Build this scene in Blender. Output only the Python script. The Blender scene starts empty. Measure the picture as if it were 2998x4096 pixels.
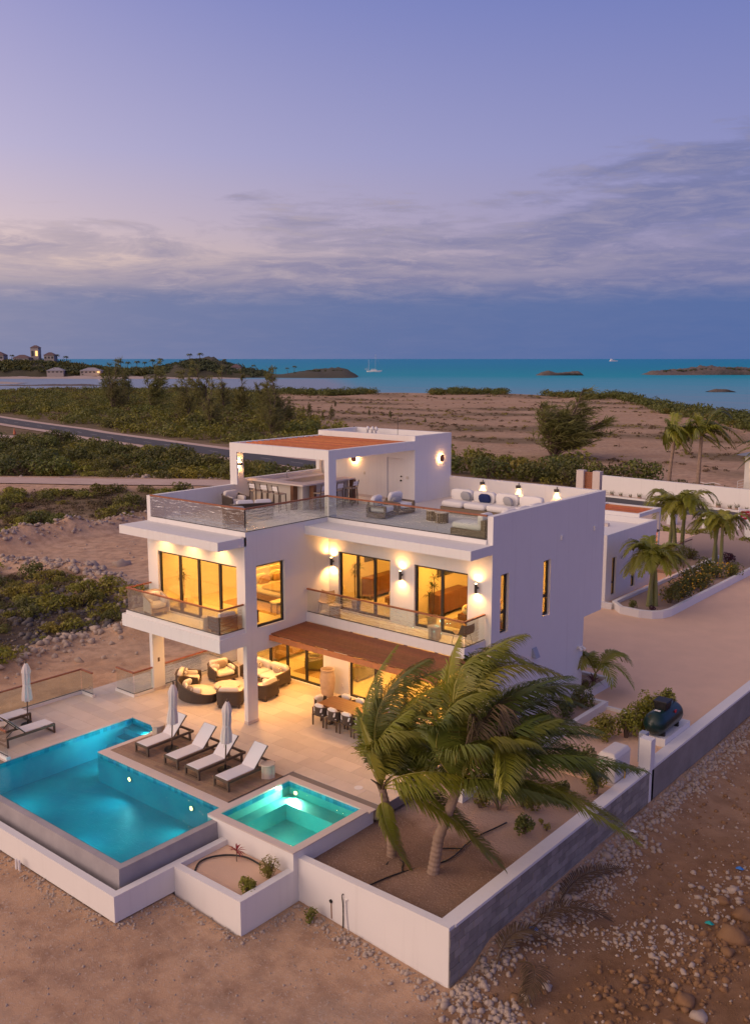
import bpy, bmesh, math, random
import numpy as np
from mathutils import Vector, Matrix, noise as mnoise

scn = bpy.context.scene
COL = scn.collection
R = math.radians

# ------------------------------------------------------------------ camera
cam_d = bpy.data.cameras.new('camera')
cam = bpy.data.objects.new('camera', cam_d)
COL.objects.link(cam)
cam.location = (23.947, -21.680, 13.0)
cam.rotation_euler = (R(90 - 9.305), 0, R(39.753))
cam_d.sensor_fit = 'VERTICAL'
cam_d.sensor_height = 36.0
cam_d.lens = 32.91
cam_d.clip_start = 0.2
cam_d.clip_end = 60000
scn.camera = cam

# ------------------------------------------------------------------ world: dusk sky with cloud bands
world = bpy.data.worlds.new('World')
scn.world = world
world.use_nodes = True
SUN_DIR = Vector((-0.42, -0.86, 0.28)).normalized()      # towards the afterglow, behind and left of the camera
def build_world():
    nt = world.node_tree
    nt.nodes.clear()
    N = nt.nodes.new
    L = nt.links.new
    def math_(op, a, b=None, c=None, clamp=False):
        n = N('ShaderNodeMath'); n.operation = op; n.use_clamp = clamp
        for i, v in enumerate((a, b, c)):
            if v is None: continue
            if isinstance(v, (int, float)): n.inputs[i].default_value = v
            else: L(v, n.inputs[i])
        return n.outputs[0]
    def ramp(fac, stops, interp='LINEAR'):
        n = N('ShaderNodeValToRGB'); n.color_ramp.interpolation = interp
        e = n.color_ramp.elements
        while len(e) < len(stops): e.new(0.5)
        for i, (p, col) in enumerate(stops):
            e[i].position = p; e[i].color = (*col, 1)
        L(fac, n.inputs[0]); return n.outputs[0]
    def mix(fac, a, b, mode='MIX'):
        n = N('ShaderNodeMix'); n.data_type = 'RGBA'; n.blend_type = mode
        for i, v in ((0, fac), (6, a), (7, b)):
            if isinstance(v, (int, float)): n.inputs[i].default_value = v
            elif isinstance(v, tuple): n.inputs[i].default_value = (*v, 1)
            else: L(v, n.inputs[i])
        return n.outputs[2]
    tc = N('ShaderNodeTexCoord')
    sep = N('ShaderNodeSeparateXYZ'); L(tc.outputs['Generated'], sep.inputs[0])
    x, y, z = sep.outputs
    el = math_('MAXIMUM', z, 0.0)
    # azimuth term: +1 towards the left end of the view, -1 towards +X (the dim side)
    def dot(v):
        n = N('ShaderNodeVectorMath'); n.operation = 'DOT_PRODUCT'
        L(tc.outputs['Generated'], n.inputs[0]); n.inputs[1].default_value = v
        return n.outputs['Value']
    side = dot((0.769, 0.640, 0.0))                         # picture right
    rgt = math_('MULTIPLY_ADD', side, 1.0, 0.42, clamp=True)   # 0 far left of the view, ~0.85 right edge
    # clear sky by elevation (sine)
    warm = ramp(el, [(0.0, (.145, .190, .345)), (0.064, (.150, .176, .330)), (0.072, (.36, .31, .38)), (0.098, (.70, .53, .48)),
                     (0.135, (.58, .475, .55)), (0.20, (.41, .395, .62)), (0.33, (.215, .25, .56)), (0.6, (.145, .155, .32)), (1.0, (.12, .12, .22))])
    cool = ramp(el, [(0.0, (.085, .165, .385)), (0.064, (.085, .140, .355)), (0.075, (.14, .18, .40)), (0.10, (.19, .21, .45)),
                     (0.135, (.22, .235, .50)), (0.20, (.23, .25, .53)), (0.33, (.16, .20, .50)), (0.6, (.115, .135, .32)), (1.0, (.11, .115, .22))])
    sky = mix(rgt, warm, cool)
    # clouds: flat streaky banks, thicker low down and rising towards the right
    sc_ = N('ShaderNodeVectorMath'); sc_.operation = 'MULTIPLY'; L(tc.outputs['Generated'], sc_.inputs[0]); sc_.inputs[1].default_value = (4.2, 4.2, 24.0)
    tilt = N('ShaderNodeMapping'); tilt.inputs['Rotation'].default_value = (R(3), R(-2), 0); tilt.inputs['Location'].default_value = (1.7, .6, 2.2); L(sc_.outputs[0], tilt.inputs['Vector'])
    def noise(scale, det, rough, dist):
        n = N('ShaderNodeTexNoise'); n.inputs['Scale'].default_value = scale; n.inputs['Detail'].default_value = det; n.inputs['Roughness'].default_value = rough; n.inputs['Distortion'].default_value = dist
        L(tilt.outputs[0], n.inputs['Vector']); return n.outputs['Fac']
    n1 = noise(1.15, 10, .60, .6); n2 = noise(4.6, 9, .66, .4)
    nn = math_('ADD', math_('MULTIPLY', n1, 0.66), math_('MULTIPLY', n2, 0.34))
    # top of the bank (sine of elevation) along the view: low at left, high at right
    top = ramp(rgt, [(0.0, (.108,) * 3), (0.16, (.122,) * 3), (0.42, (.122,) * 3), (0.60, (.150,) * 3), (0.82, (.235,) * 3), (1.0, (.26,) * 3)])
    bias = math_('MULTIPLY', math_('SUBTRACT', top, el), 3.0)
    bias = math_('MINIMUM', math_('MAXIMUM', bias, -0.30), math_('MULTIPLY_ADD', rgt, .10, .0))
    cv = math_('ADD', nn, bias)
    cf = ramp(cv, [(0.425, (0, 0, 0)), (0.575, (1, 1, 1))], 'EASE')
    cf = math_('MULTIPLY', cf, 0.86)
    thin = ramp(n2, [(0.42, (0, 0, 0)), (0.66, (1, 1, 1))])
    ccol = mix(math_('MULTIPLY', thin, 0.55), mix(rgt, (.255, .235, .365), (.145, .175, .385)), mix(rgt, (.68, .53, .50), (.27, .265, .44)))
    sky = mix(cf, sky, ccol)
    # low bank along the horizon (a real layer seen in the photograph)
    bank = ramp(math_('ADD', el, math_('MULTIPLY', math_('SUBTRACT', n2, 0.5), 0.010)), [(0.054, (1, 1, 1)), (0.080, (0, 0, 0))])
    sky = mix(math_('MULTIPLY', bank, 0.92), sky, mix(rgt, (.140, .185, .355), (.070, .145, .375)))
    # afterglow behind the camera
    g = dot(tuple(SUN_DIR))
    g = math_('MULTIPLY_ADD', g, 0.5, 0.5)
    g = math_('POWER', g, 4.0)
    glow = mix(g, (0, 0, 0), (1.80, 1.25, 0.84))
    sky = mix(1.0, sky, glow, 'ADD')
    # dim antisolar side
    anti = math_('MULTIPLY_ADD', dot((0.92, 0.30, 0.0)), 0.9, -0.25, clamp=True)
    sky = mix(math_('MULTIPLY', anti, 0.75), sky, mix(1.0, sky, (.52, .76, 1.85), 'MULTIPLY'))
    # Nishita at a very low sun adds the physical twilight tint
    st = N('ShaderNodeTexSky'); st.sky_type = 'NISHITA'; st.sun_disc = False
    st.sun_elevation = R(1.0); st.sun_rotation = math.atan2(SUN_DIR.x, SUN_DIR.y)
    bg = N('ShaderNodeBackground'); L(sky, bg.inputs[0]); bg.inputs[1].default_value = 0.96
    bg2 = N('ShaderNodeBackground'); L(st.outputs[0], bg2.inputs[0]); bg2.inputs[1].default_value = 0.008
    add = N('ShaderNodeAddShader'); L(bg.outputs[0], add.inputs[0]); L(bg2.outputs[0], add.inputs[1])
    out = N('ShaderNodeOutputWorld'); L(add.outputs[0], out.inputs[0])
build_world()

# ------------------------------------------------------------------ the last sunlight, very soft
sun_d = bpy.data.lights.new('sun', 'SUN')
sun_d.energy = 0.8
sun_d.angle = R(50)
sun_d.color = (1.0, 0.70, 0.52)
sun = bpy.data.objects.new('sun', sun_d)
COL.objects.link(sun)
sun.location = (-40, -60, 40)
sun.rotation_euler = (-SUN_DIR).to_track_quat('-Z', 'Y').to_euler()

scn.view_settings.view_transform = 'Standard'
scn.view_settings.look = 'None'
scn.view_settings.exposure = 0.0
scn.view_settings.gamma = 1.0
scn.view_settings.use_curve_mapping = False
scn.render.engine = 'CYCLES'
cy = scn.cycles
cy.use_denoising = True
cy.max_bounces = 7; cy.diffuse_bounces = 3; cy.glossy_bounces = 3; cy.transmission_bounces = 4; cy.transparent_max_bounces = 16
cy.caustics_reflective = False; cy.caustics_refractive = False
cy.sample_clamp_indirect = 6.0
cy.use_light_tree = True

# ------------------------------------------------------------------ materials
MATS = {}
def mat(name, col, rough=0.6, var=None, bump=None, metal=0.0, spec=0.5, col2=None, emit=None, coord='pos', objvar=0.0, trans=0.0, sheen=0.0):
    """Principled material. var=(scale, amount[, detail]) mixes towards col2 (or a darker col); bump=(scale, strength[, distance])."""
    m = bpy.data.materials.new(name)
    m.use_nodes = True
    nt = m.node_tree; N = nt.nodes.new; L = nt.links.new
    p = nt.nodes['Principled BSDF']
    p.inputs['Base Color'].default_value = (*col, 1)
    p.inputs['Roughness'].default_value = rough
    p.inputs['Metallic'].default_value = metal
    p.inputs['Specular IOR Level'].default_value = spec
    if coord == 'pos':
        vec = N('ShaderNodeNewGeometry').outputs['Position']
    else:
        vec = N('ShaderNodeTexCoord').outputs['Object']
    cur = None
    if var:
        n = N('ShaderNodeTexNoise'); n.inputs['Scale'].default_value = var[0]; n.inputs['Detail'].default_value = var[2] if len(var) > 2 else 6
        n.inputs['Roughness'].default_value = 0.62
        L(vec, n.inputs['Vector'])
        r = N('ShaderNodeValToRGB'); r.color_ramp.elements[0].position = 0.35; r.color_ramp.elements[1].position = 0.68
        L(n.outputs['Fac'], r.inputs[0])
        mx = N('ShaderNodeMix'); mx.data_type = 'RGBA'
        c2 = col2 if col2 else tuple(c * 0.6 for c in col)
        mx.inputs[6].default_value = (*col, 1); mx.inputs[7].default_value = (*c2, 1)
        mm = N('ShaderNodeMath'); mm.operation = 'MULTIPLY'; mm.inputs[1].default_value = var[1]
        L(r.outputs[0], mm.inputs[0]); L(mm.outputs[0], mx.inputs[0])
        cur = mx.outputs[2]
    if objvar:
        oi = N('ShaderNodeObjectInfo')
        hs = N('ShaderNodeHueSaturation')
        if cur: L(cur, hs.inputs['Color'])
        else: hs.inputs['Color'].default_value = (*col, 1)
        mr = N('ShaderNodeMapRange'); mr.inputs['To Min'].default_value = 1 - objvar; mr.inputs['To Max'].default_value = 1 + objvar
        L(oi.outputs['Random'], mr.inputs[0]); L(mr.outputs[0], hs.inputs['Value'])
        mr2 = N('ShaderNodeMapRange'); mr2.inputs['To Min'].default_value = 0.5 - objvar * 0.06; mr2.inputs['To Max'].default_value = 0.5 + objvar * 0.06
        m3 = N('ShaderNodeMath'); m3.operation = 'FRACT'; m4 = N('ShaderNodeMath'); m4.operation = 'MULTIPLY'; m4.inputs[1].default_value = 7.31
        L(oi.outputs['Random'], m4.inputs[0]); L(m4.outputs[0], m3.inputs[0]); L(m3.outputs[0], mr2.inputs[0]); L(mr2.outputs[0], hs.inputs['Hue'])
        cur = hs.outputs[0]
    if cur: L(cur, p.inputs['Base Color'])
    if bump:
        n = N('ShaderNodeTexNoise'); n.inputs['Scale'].default_value = bump[0]; n.inputs['Detail'].default_value = 8; n.inputs['Roughness'].default_value = 0.65
        L(vec, n.inputs['Vector'])
        b = N('ShaderNodeBump'); b.inputs['Strength'].default_value = bump[1]; b.inputs['Distance'].default_value = bump[2] if len(bump) > 2 else 0.02
        L(n.outputs['Fac'], b.inputs['Height']); L(b.outputs[0], p.inputs['Normal'])
    if emit:
        p.inputs['Emission Color'].default_value = (*emit[0], 1); p.inputs['Emission Strength'].default_value = emit[1]
    if trans:   # light passing through leaves
        t = N('ShaderNodeBsdfTranslucent')
        if cur: L(cur, t.inputs[0])
        else: t.inputs[0].default_value = (*col, 1)
        mxs = N('ShaderNodeMixShader'); mxs.inputs[0].default_value = trans
        L(p.outputs[0], mxs.inputs[1]); L(t.outputs[0], mxs.inputs[2])
        L(mxs.outputs[0], nt.nodes['Material Output'].inputs[0])
    MATS[name] = m
    return m

def glass_mat(name, tint, refl=1.0, wave=None, ior=1.5, rough=0.0):
    m = bpy.data.materials.new(name); m.use_nodes = True
    nt = m.node_tree; nt.nodes.clear(); N = nt.nodes.new; L = nt.links.new
    tr = N('ShaderNodeBsdfTransparent'); tr.inputs[0].default_value = (*tint, 1)
    gl = N('ShaderNodeBsdfGlossy'); gl.inputs['Roughness'].default_value = rough; gl.inputs[0].default_value = (1, 1, 1, 1)
    fr = N('ShaderNodeFresnel'); fr.inputs[0].default_value = ior
    mu = N('ShaderNodeMath'); mu.operation = 'MULTIPLY'; mu.inputs[1].default_value = refl; mu.use_clamp = True
    L(fr.outputs[0], mu.inputs[0])
    if wave:
        g = N('ShaderNodeNewGeometry')
        mp = N('ShaderNodeMapping'); mp.inputs['Scale'].default_value = wave[3] if len(wave) > 3 else (1, 1, 1); L(g.outputs['Position'], mp.inputs[0])
        n = N('ShaderNodeTexNoise'); n.inputs['Scale'].default_value = wave[0]; n.inputs['Detail'].default_value = 3
        L(mp.outputs[0], n.inputs['Vector'])
        b = N('ShaderNodeBump'); b.inputs['Strength'].default_value = wave[1]; b.inputs['Distance'].default_value = wave[2]
        L(n.outputs['Fac'], b.inputs['Height']); L(b.outputs[0], gl.inputs['Normal']); L(b.outputs[0], fr.inputs['Normal'])
    mx = N('ShaderNodeMixShader'); L(mu.outputs[0], mx.inputs[0]); L(tr.outputs[0], mx.inputs[1]); L(gl.outputs[0], mx.inputs[2])
    o = N('ShaderNodeOutputMaterial'); L(mx.outputs[0], o.inputs[0])
    MATS[name] = m
    return m

def emit_mat(name, col, s):
    m = bpy.data.materials.new(name); m.use_nodes = True
    nt = m.node_tree; nt.nodes.clear()
    e = nt.nodes.new('ShaderNodeEmission'); e.inputs[0].default_value = (*col, 1); e.inputs[1].default_value = s
    o = nt.nodes.new('ShaderNodeOutputMaterial'); nt.links.new(e.outputs[0], o.inputs[0])
    MATS[name] = m
    return m

def weather(name):
    """faint rain streaks running down plaster"""
    nt = MATS[name].node_tree; N = nt.nodes.new; L = nt.links.new
    p = nt.nodes['Principled BSDF']; src = p.inputs['Base Color'].links[0].from_socket
    g = N('ShaderNodeNewGeometry'); mp = N('ShaderNodeMapping'); mp.inputs['Scale'].default_value = (5.5, 5.5, .28); L(g.outputs['Position'], mp.inputs[0])
    n = N('ShaderNodeTexNoise'); n.inputs['Scale'].default_value = 1.0; n.inputs['Detail'].default_value = 5; L(mp.outputs[0], n.inputs['Vector'])
    r = N('ShaderNodeValToRGB'); r.color_ramp.elements[0].position = .56; r.color_ramp.elements[1].position = .80; r.color_ramp.elements[1].color = (.22,) * 3 + (1,); L(n.outputs['Fac'], r.inputs[0])
    mx = N('ShaderNodeMix'); mx.data_type = 'RGBA'; L(r.outputs[0], mx.inputs[0]); L(src, mx.inputs[6]); mx.inputs[7].default_value = (.50, .47, .44, 1)
    L(mx.outputs[2], p.inputs['Base Color'])
# ------------------------------------------------------------------ mesh helpers
class MB:
    def __init__(s): s.v = []; s.f = []
    def add(s, vs, fs):
        o = len(s.v); s.v += [tuple(v) for v in vs]; s.f += [tuple(i + o for i in f) for f in fs]; return s
    def box(s, x0, x1, y0, y1, z0, z1):
        return s.add([(x0,y0,z0),(x1,y0,z0),(x1,y1,z0),(x0,y1,z0),(x0,y0,z1),(x1,y0,z1),(x1,y1,z1),(x0,y1,z1)],
                     [(0,3,2,1),(4,5,6,7),(0,1,5,4),(1,2,6,5),(2,3,7,6),(3,0,4,7)])
    def hexa(s, p):                       # 8 points: bottom ring then top ring
        return s.add(p, [(0,3,2,1),(4,5,6,7),(0,1,5,4),(1,2,6,5),(2,3,7,6),(3,0,4,7)])
    def obox(s, c, half, axes):           # oriented box
        c = Vector(c); a, b, d = [Vector(q) for q in axes]; hx, hy, hz = half
        P = [c + a*sx*hx + b*sy*hy + d*sz*hz for sz in (-1, 1) for sx, sy in ((-1,-1),(1,-1),(1,1),(-1,1))]
        return s.hexa(P)
    def bar(s, p0, p1, w, h, up=(0,0,1)):  # rectangular bar between two points
        p0 = Vector(p0); p1 = Vector(p1); d = (p1 - p0); l = d.length; d.normalize()
        u = Vector(up)
        if abs(d.dot(u)) > 0.98: u = Vector((0, 1, 0))
        sd = d.cross(u).normalized(); u2 = sd.cross(d).normalized()
        return s.obox((p0 + p1) / 2, (l/2, w/2, h/2), (d, sd, u2))
    def prism(s, poly, z0, z1):
        n = len(poly); o = len(s.v)
        s.v += [(p[0], p[1], z0) for p in poly] + [(p[0], p[1], z1) for p in poly]
        s.f.append(tuple(o + i for i in reversed(range(n)))); s.f.append(tuple(o + n + i for i in range(n)))
        for i in range(n):
            j = (i + 1) % n
            s.f.append((o + i, o + j, o + n + j, o + n + i))
        return s
    def tube(s, pts, r, n=8, cap=True):
        pts = [Vector(p) for p in pts]; rr = r if isinstance(r, (list, tuple)) else [r] * len(pts)
        o = len(s.v); ref = None
        for i, p in enumerate(pts):
            d = (pts[min(i+1, len(pts)-1)] - pts[max(i-1, 0)]).normalized()
            if ref is None:
                ref = Vector((0,0,1)) if abs(d.z) < 0.9 else Vector((1,0,0))
            a = d.cross(ref)
            if a.length < 1e-5: a = d.cross(Vector((0,1,0)))
            a.normalize(); b = d.cross(a).normalized()
            for k in range(n):
                t = 2*math.pi*k/n
                s.v.append(tuple(p + (a*math.cos(t) + b*math.sin(t)) * rr[i]))
        for i in range(len(pts)-1):
            for k in range(n):
                k2 = (k+1) % n
                s.f.append((o+i*n+k, o+i*n+k2, o+(i+1)*n+k2, o+(i+1)*n+k))
        if cap:
            s.f.append(tuple(o + k for k in reversed(range(n)))); s.f.append(tuple(o + (len(pts)-1)*n + k for k in range(n)))
        return s
    def lathe(s, prof, n=20, c=(0,0,0), sx=1.0, sy=1.0, cap=True):
        o = len(s.v)
        for r, z in prof:
            for k in range(n):
                t = 2*math.pi*k/n
                s.v.append((c[0]+r*math.cos(t)*sx, c[1]+r*math.sin(t)*sy, c[2]+z))
        for i in range(len(prof)-1):
            for k in range(n):
                k2 = (k+1) % n
                s.f.append((o+i*n+k, o+i*n+k2, o+(i+1)*n+k2, o+(i+1)*n+k))
        if cap:
            s.f.append(tuple(o + k for k in reversed(range(n)))); s.f.append(tuple(o + (len(prof)-1)*n + k for k in range(n)))
        return s
    def cushion(s, c, size, axes=((1,0,0),(0,1,0),(0,0,1)), n=6, puff=0.5):
        """soft pillow block: superellipsoid of the given size"""
        c = Vector(c); A = [Vector(a) for a in axes]; o = len(s.v)
        def sp(t, e): return math.copysign(abs(t)**e, t)
        nu, nv = 4*n//2*2, n
        rows = []
        for j in range(nv+1):
            ph = -math.pi/2 + math.pi*j/nv
            for i in range(nu):
                th = 2*math.pi*i/nu
                e1 = puff; e2 = 0.28
                x = sp(math.cos(ph), e1)*sp(math.cos(th), e2); y = sp(math.cos(ph), e1)*sp(math.sin(th), e2); z = sp(math.sin(ph), e1)
                s.v.append(tuple(c + A[0]*x*size[0]/2 + A[1]*y*size[1]/2 + A[2]*z*size[2]/2))
        for j in range(nv):
            for i in range(nu):
                i2 = (i+1) % nu
                s.f.append((o+j*nu+i, o+j*nu+i2, o+(j+1)*nu+i2, o+(j+1)*nu+i))
        return s
    def quad(s, a, b, c, d): return s.add([a, b, c, d], [(0,1,2,3)])
    def build(s, name, m, parent=None, bevel=0.0, smooth=False, loc=None, seg=1):
        me = bpy.data.meshes.new(name)
        me.from_pydata(s.v, [], s.f)
        if bevel:
            bm = bmesh.new(); bm.from_mesh(me)
            ed = [e for e in bm.edges if len(e.link_faces) == 2 and e.calc_face_angle(0) > 0.6]
            bmesh.ops.bevel(bm, geom=ed, offset=bevel, segments=seg, affect='EDGES', profile=0.5, clamp_overlap=True)
            bm.to_mesh(me); bm.free()
        if smooth:
            me.polygons.foreach_set('use_smooth', [True] * len(me.polygons))
        me.materials.append(MATS[m] if isinstance(m, str) else m)
        o = bpy.data.objects.new(name, me); COL.objects.link(o)
        if parent: o.parent = parent
        if loc: o.location = loc
        return o

def np_mesh(name, V, F, m, parent=None, smooth=False):
    """big mesh from numpy arrays; F is (n,3) or (n,4)"""
    V = np.ascontiguousarray(V, dtype=np.float32); F = np.ascontiguousarray(F, dtype=np.int32)
    me = bpy.data.meshes.new(name)
    k = F.shape[1]
    me.vertices.add(len(V)); me.vertices.foreach_set('co', V.ravel())
    me.loops.add(F.size); me.loops.foreach_set('vertex_index', F.ravel())
    me.polygons.add(len(F)); me.polygons.foreach_set('loop_start', np.arange(0, F.size, k, dtype=np.int32))
    me.update(calc_edges=True)
    if smooth: me.polygons.foreach_set('use_smooth', np.ones(len(F), dtype=bool))
    for mm in (m if isinstance(m, (list, tuple)) else [m]):
        me.materials.append(MATS[mm] if isinstance(mm, str) else mm)
    o = bpy.data.objects.new(name, me); COL.objects.link(o)
    if parent: o.parent = parent
    return o

def tag(o, label=None, cat=None, group=None, kind=None):
    if label: o['label'] = label
    if cat: o['category'] = cat
    if group: o['group'] = group
    if kind: o['kind'] = kind
    return o
def thing(name, label, cat, loc=(0,0,0), rz=0.0, group=None):
    o = bpy.data.objects.new(name, None); COL.objects.link(o)
    o.empty_display_size = 0.1
    o.location = loc; o.rotation_euler = (0, 0, rz)
    return tag(o, label, cat, group)
KIDS = {}
def dup(root, loc, rz=0.0, label=None, group=None, scale=None):
    def cp(o, par):
        c = o.copy(); COL.objects.link(c); c.parent = par
        for ch in o.children: cp(ch, c)
        return c
    r = cp(root, None)
    r.location = loc; r.rotation_euler = (0, 0, rz)
    if scale: r.scale = (scale, scale, scale) if isinstance(scale, (int, float)) else scale
    if label: r['label'] = label
    if group: r['group'] = group
    return r

def panel(name, m, axis, at, th, u0, u1, z0, z1, holes=(), parent=None, solid=None, us=(), zs=()):
    """wall sheet with rectangular openings. axis 'x': wall in plane x=at (u=y), thickness towards th sign; axis 'y': plane y=at (u=x)."""
    U = sorted(set([u0, u1] + [h[0] for h in holes] + [h[1] for h in holes] + list(us)))
    Z = sorted(set([z0, z1] + [h[2] for h in holes] + [h[3] for h in holes] + list(zs)))
    U = [u for u in U if u0 <= u <= u1]; Z = [z for z in Z if z0 <= z <= z1]
    def full(i, j):
        if i < 0 or j < 0 or i >= len(U)-1 or j >= len(Z)-1: return False
        uc = (U[i]+U[i+1])/2; zc = (Z[j]+Z[j+1])/2
        if any(h[0] < uc < h[1] and h[2] < zc < h[3] for h in holes): return False
        return solid(uc, zc) if solid else True
    a, b = at, at + th
    mb = MB()
    P = (lambda d, u, z: (d, u, z)) if axis == 'x' else (lambda d, u, z: (u, d, z))
    for i in range(len(U)-1):
        for j in range(len(Z)-1):
            if not full(i, j): continue
            ua, ub, za, zb = U[i], U[i+1], Z[j], Z[j+1]
            mb.quad(P(a,ua,za), P(a,ub,za), P(a,ub,zb), P(a,ua,zb)); mb.quad(P(b,ua,za), P(b,ua,zb), P(b,ub,zb), P(b,ub,za))
            if not full(i-1, j): mb.quad(P(a,ua,za), P(a,ua,zb), P(b,ua,zb), P(b,ua,za))
            if not full(i+1, j): mb.quad(P(a,ub,za), P(b,ub,za), P(b,ub,zb), P(a,ub,zb))
            if not full(i, j-1): mb.quad(P(a,ua,za), P(b,ua,za), P(b,ub,za), P(a,ub,za))
            if not full(i, j+1): mb.quad(P(a,ua,zb), P(a,ub,zb), P(b,ub,zb), P(b,ua,zb))
    o = mb.build(name, m, parent)
    bm = bmesh.new(); bm.from_mesh(o.data); bmesh.ops.remove_doubles(bm, verts=bm.verts, dist=1e-4); bmesh.ops.recalc_face_normals(bm, faces=bm.faces); bm.to_mesh(o.data); bm.free()
    return o

def point_light(name, loc, power, col, rad=0.05, parent=None):
    d = bpy.data.lights.new(name, 'POINT'); d.energy = power; d.color = col; d.shadow_soft_size = rad
    o = bpy.data.objects.new(name, d); COL.objects.link(o); o.location = loc
    if parent: o.parent = parent
    return o
def spot_light(name, loc, direc, power, col, ang=100, blend=0.4, rad=0.03, parent=None):
    d = bpy.data.lights.new(name, 'SPOT'); d.energy = power; d.color = col; d.spot_size = R(ang); d.spot_blend = blend; d.shadow_soft_size = rad
    o = bpy.data.objects.new(name, d); COL.objects.link(o); o.location = loc
    o.rotation_euler = Vector(direc).to_track_quat('-Z', 'Y').to_euler()
    if parent: o.parent = parent
    return o
def area_light(name, loc, direc, power, col, size=0.3, parent=None, shape='DISK', size_y=None):
    d = bpy.data.lights.new(name, 'AREA'); d.energy = power; d.color = col; d.shape = shape; d.size = size
    if size_y: d.size_y = size_y
    o = bpy.data.objects.new(name, d); COL.objects.link(o); o.location = loc
    o.rotation_euler = Vector(direc).to_track_quat('-Z', 'Y').to_euler()
    if parent: o.parent = parent
    return o

# ------------------------------------------------------------------ palette
mat('render_white', (.74, .72, .69), .75, var=(1.1, .16), bump=(60, .06, .004), col2=(.63, .61, .59))
weather('render_white')
mat('render_inside', (.60, .55, .47), .8)
mat('roof_floor', (.58, .55, .52), .7, var=(.7, .25), col2=(.48, .46, .44))
mat('floor_tile_in', (.62, .56, .48), .45, var=(1.5, .2))
mat('terrace_tile', (.60, .515, .44), .5, var=(1.8, .5), col2=(.50, .43, .37), bump=(30, .05, .004), objvar=.09)
mat('grout', (.22, .185, .16), .9)
mat('coping', (.60, .52, .47), .6, var=(2.5, .35), col2=(.52, .45, .41))
mat('concrete_smooth', (.36, .335, .34), .55, var=(1.6, .8), col2=(.27, .25, .265), bump=(8, .12, .02))
mat('bronze_frame', (.022, .020, .018), .4)
mat('bronze_lamp', (.045, .035, .028), .45)
mat('brown_wood', (.30, .105, .045), .5, var=(6, .6), col2=(.20, .07, .03))
mat('pergola_wood', (.52, .155, .055), .6, var=(5, .6), col2=(.34, .10, .04), objvar=.15)
mat('pergola_dark', (.24, .092, .04), .6, var=(5, .6), col2=(.16, .06, .028), objvar=.15)
mat('deck_wood', (.30, .20, .135), .65, var=(7, .6), col2=(.20, .135, .09), objvar=.16)
mat('teak_dark', (.105, .07, .046), .6, var=(9, .5), col2=(.07, .045, .03))
mat('sling', (.66, .65, .66), .75, bump=(150, .1, .003))
mat('umbrella_cloth', (.68, .60, .55), .85, bump=(20, .15, .01))
mat('wicker', (.085, .062, .046), .8, bump=(90, .9, .02), var=(60, .7), col2=(.035, .026, .02), coord='obj')
mat('wicker_pale', (.27, .20, .13), .8, bump=(90, .9, .02), var=(60, .7), col2=(.13, .095, .06), coord='obj')
mat('cushion', (.66, .60, .53), .9, bump=(14, .12, .02))
mat('cushion_white', (.74, .71, .68), .9, bump=(14, .12, .02))
mat('cushion_tan', (.36, .28, .21), .9, bump=(120, .3, .01))
mat('cushion_blue', (.012, .025, .11), .9, bump=(40, .2, .01))
mat('cushion_grey', (.36, .36, .37), .9, bump=(60, .3, .01))
mat('stone_table', (.60, .50, .40), .6, var=(5, .3))
mat('terracotta', (.50, .38, .27), .75, var=(6, .4), bump=(18, .15, .01))
mat('walnut', (.16, .065, .026), .45, var=(5, .5), col2=(.10, .04, .016))
mat('oak', (.34, .21, .11), .5, var=(5, .4))
mat('rope_tan', (.42, .28, .13), .7)
mat('black_metal', (.012, .012, .012), .4)
mat('chrome', (.6, .6, .6), .2, metal=1.0)
mat('bed_linen', (.72, .66, .58), .9, bump=(10, .2, .03))
mat('bed_pillow', (.46, .29, .15), .9)
mat('rug', (.34, .23, .13), .95)
mat('green_chair', (.17, .16, .05), .9)
mat('screen', (.05, .05, .055), .2)
mat('lamp_grey', (.30, .33, .40), .5)
glass_mat('pane', (.97, .95, .78), refl=0.30)
glass_mat('rail_glass', (.90, .94, .91), refl=.42, wave=(2.2, .25, .05, (1, 1, 6)))
emit_mat('lamp_glow', (1.0, .62, .25), 30)
emit_mat('lamp_ring', (1.0, .60, .24), 22)
emit_mat('down_glow', (1.0, .66, .30), 18)
emit_mat('pool_glow', (1.0, .50, .14), 9)
WARM = (1.0, .475, .14)
AMBER = (1.0, .445, .08)
# =================================================================== the villa
villa = thing('villa', 'large white flat-roofed two-storey villa with lit rooms and a roof terrace', 'house')
XL, XR, YF, YB = -5.50, 7.41, 4.33, 12.54          # outer faces: left, right, main front, back
ZS, ZR, ZP = 3.42, 6.85, 7.83                      # first floor slab top, roof slab top, parapet top
FR = 6.92                                          # roof terrace finish

# side wall facing the garden, with its two slot windows; the ground floor stops short of the upper floor
SW = [(4.88, 5.40, 3.66, 5.75), (7.76, 8.28, 3.66, 5.75)]
panel('wall', 'render_white', 'x', XR, -0.22, YF, YB, -0.6, ZP, holes=SW, parent=villa, us=(11.05,), zs=(2.95,),
      solid=lambda u, z: not (u > 11.05 and z < 2.95))
# main front wall, first floor
DA = (0.50, 3.03, 3.47, 5.75); DB = (4.14, 6.43, 3.47, 5.75)
panel('wall', 'render_white', 'y', YF, 0.20, 0.0, XR - 0.221, ZS, 6.53, holes=[DA, DB], parent=villa)
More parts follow.
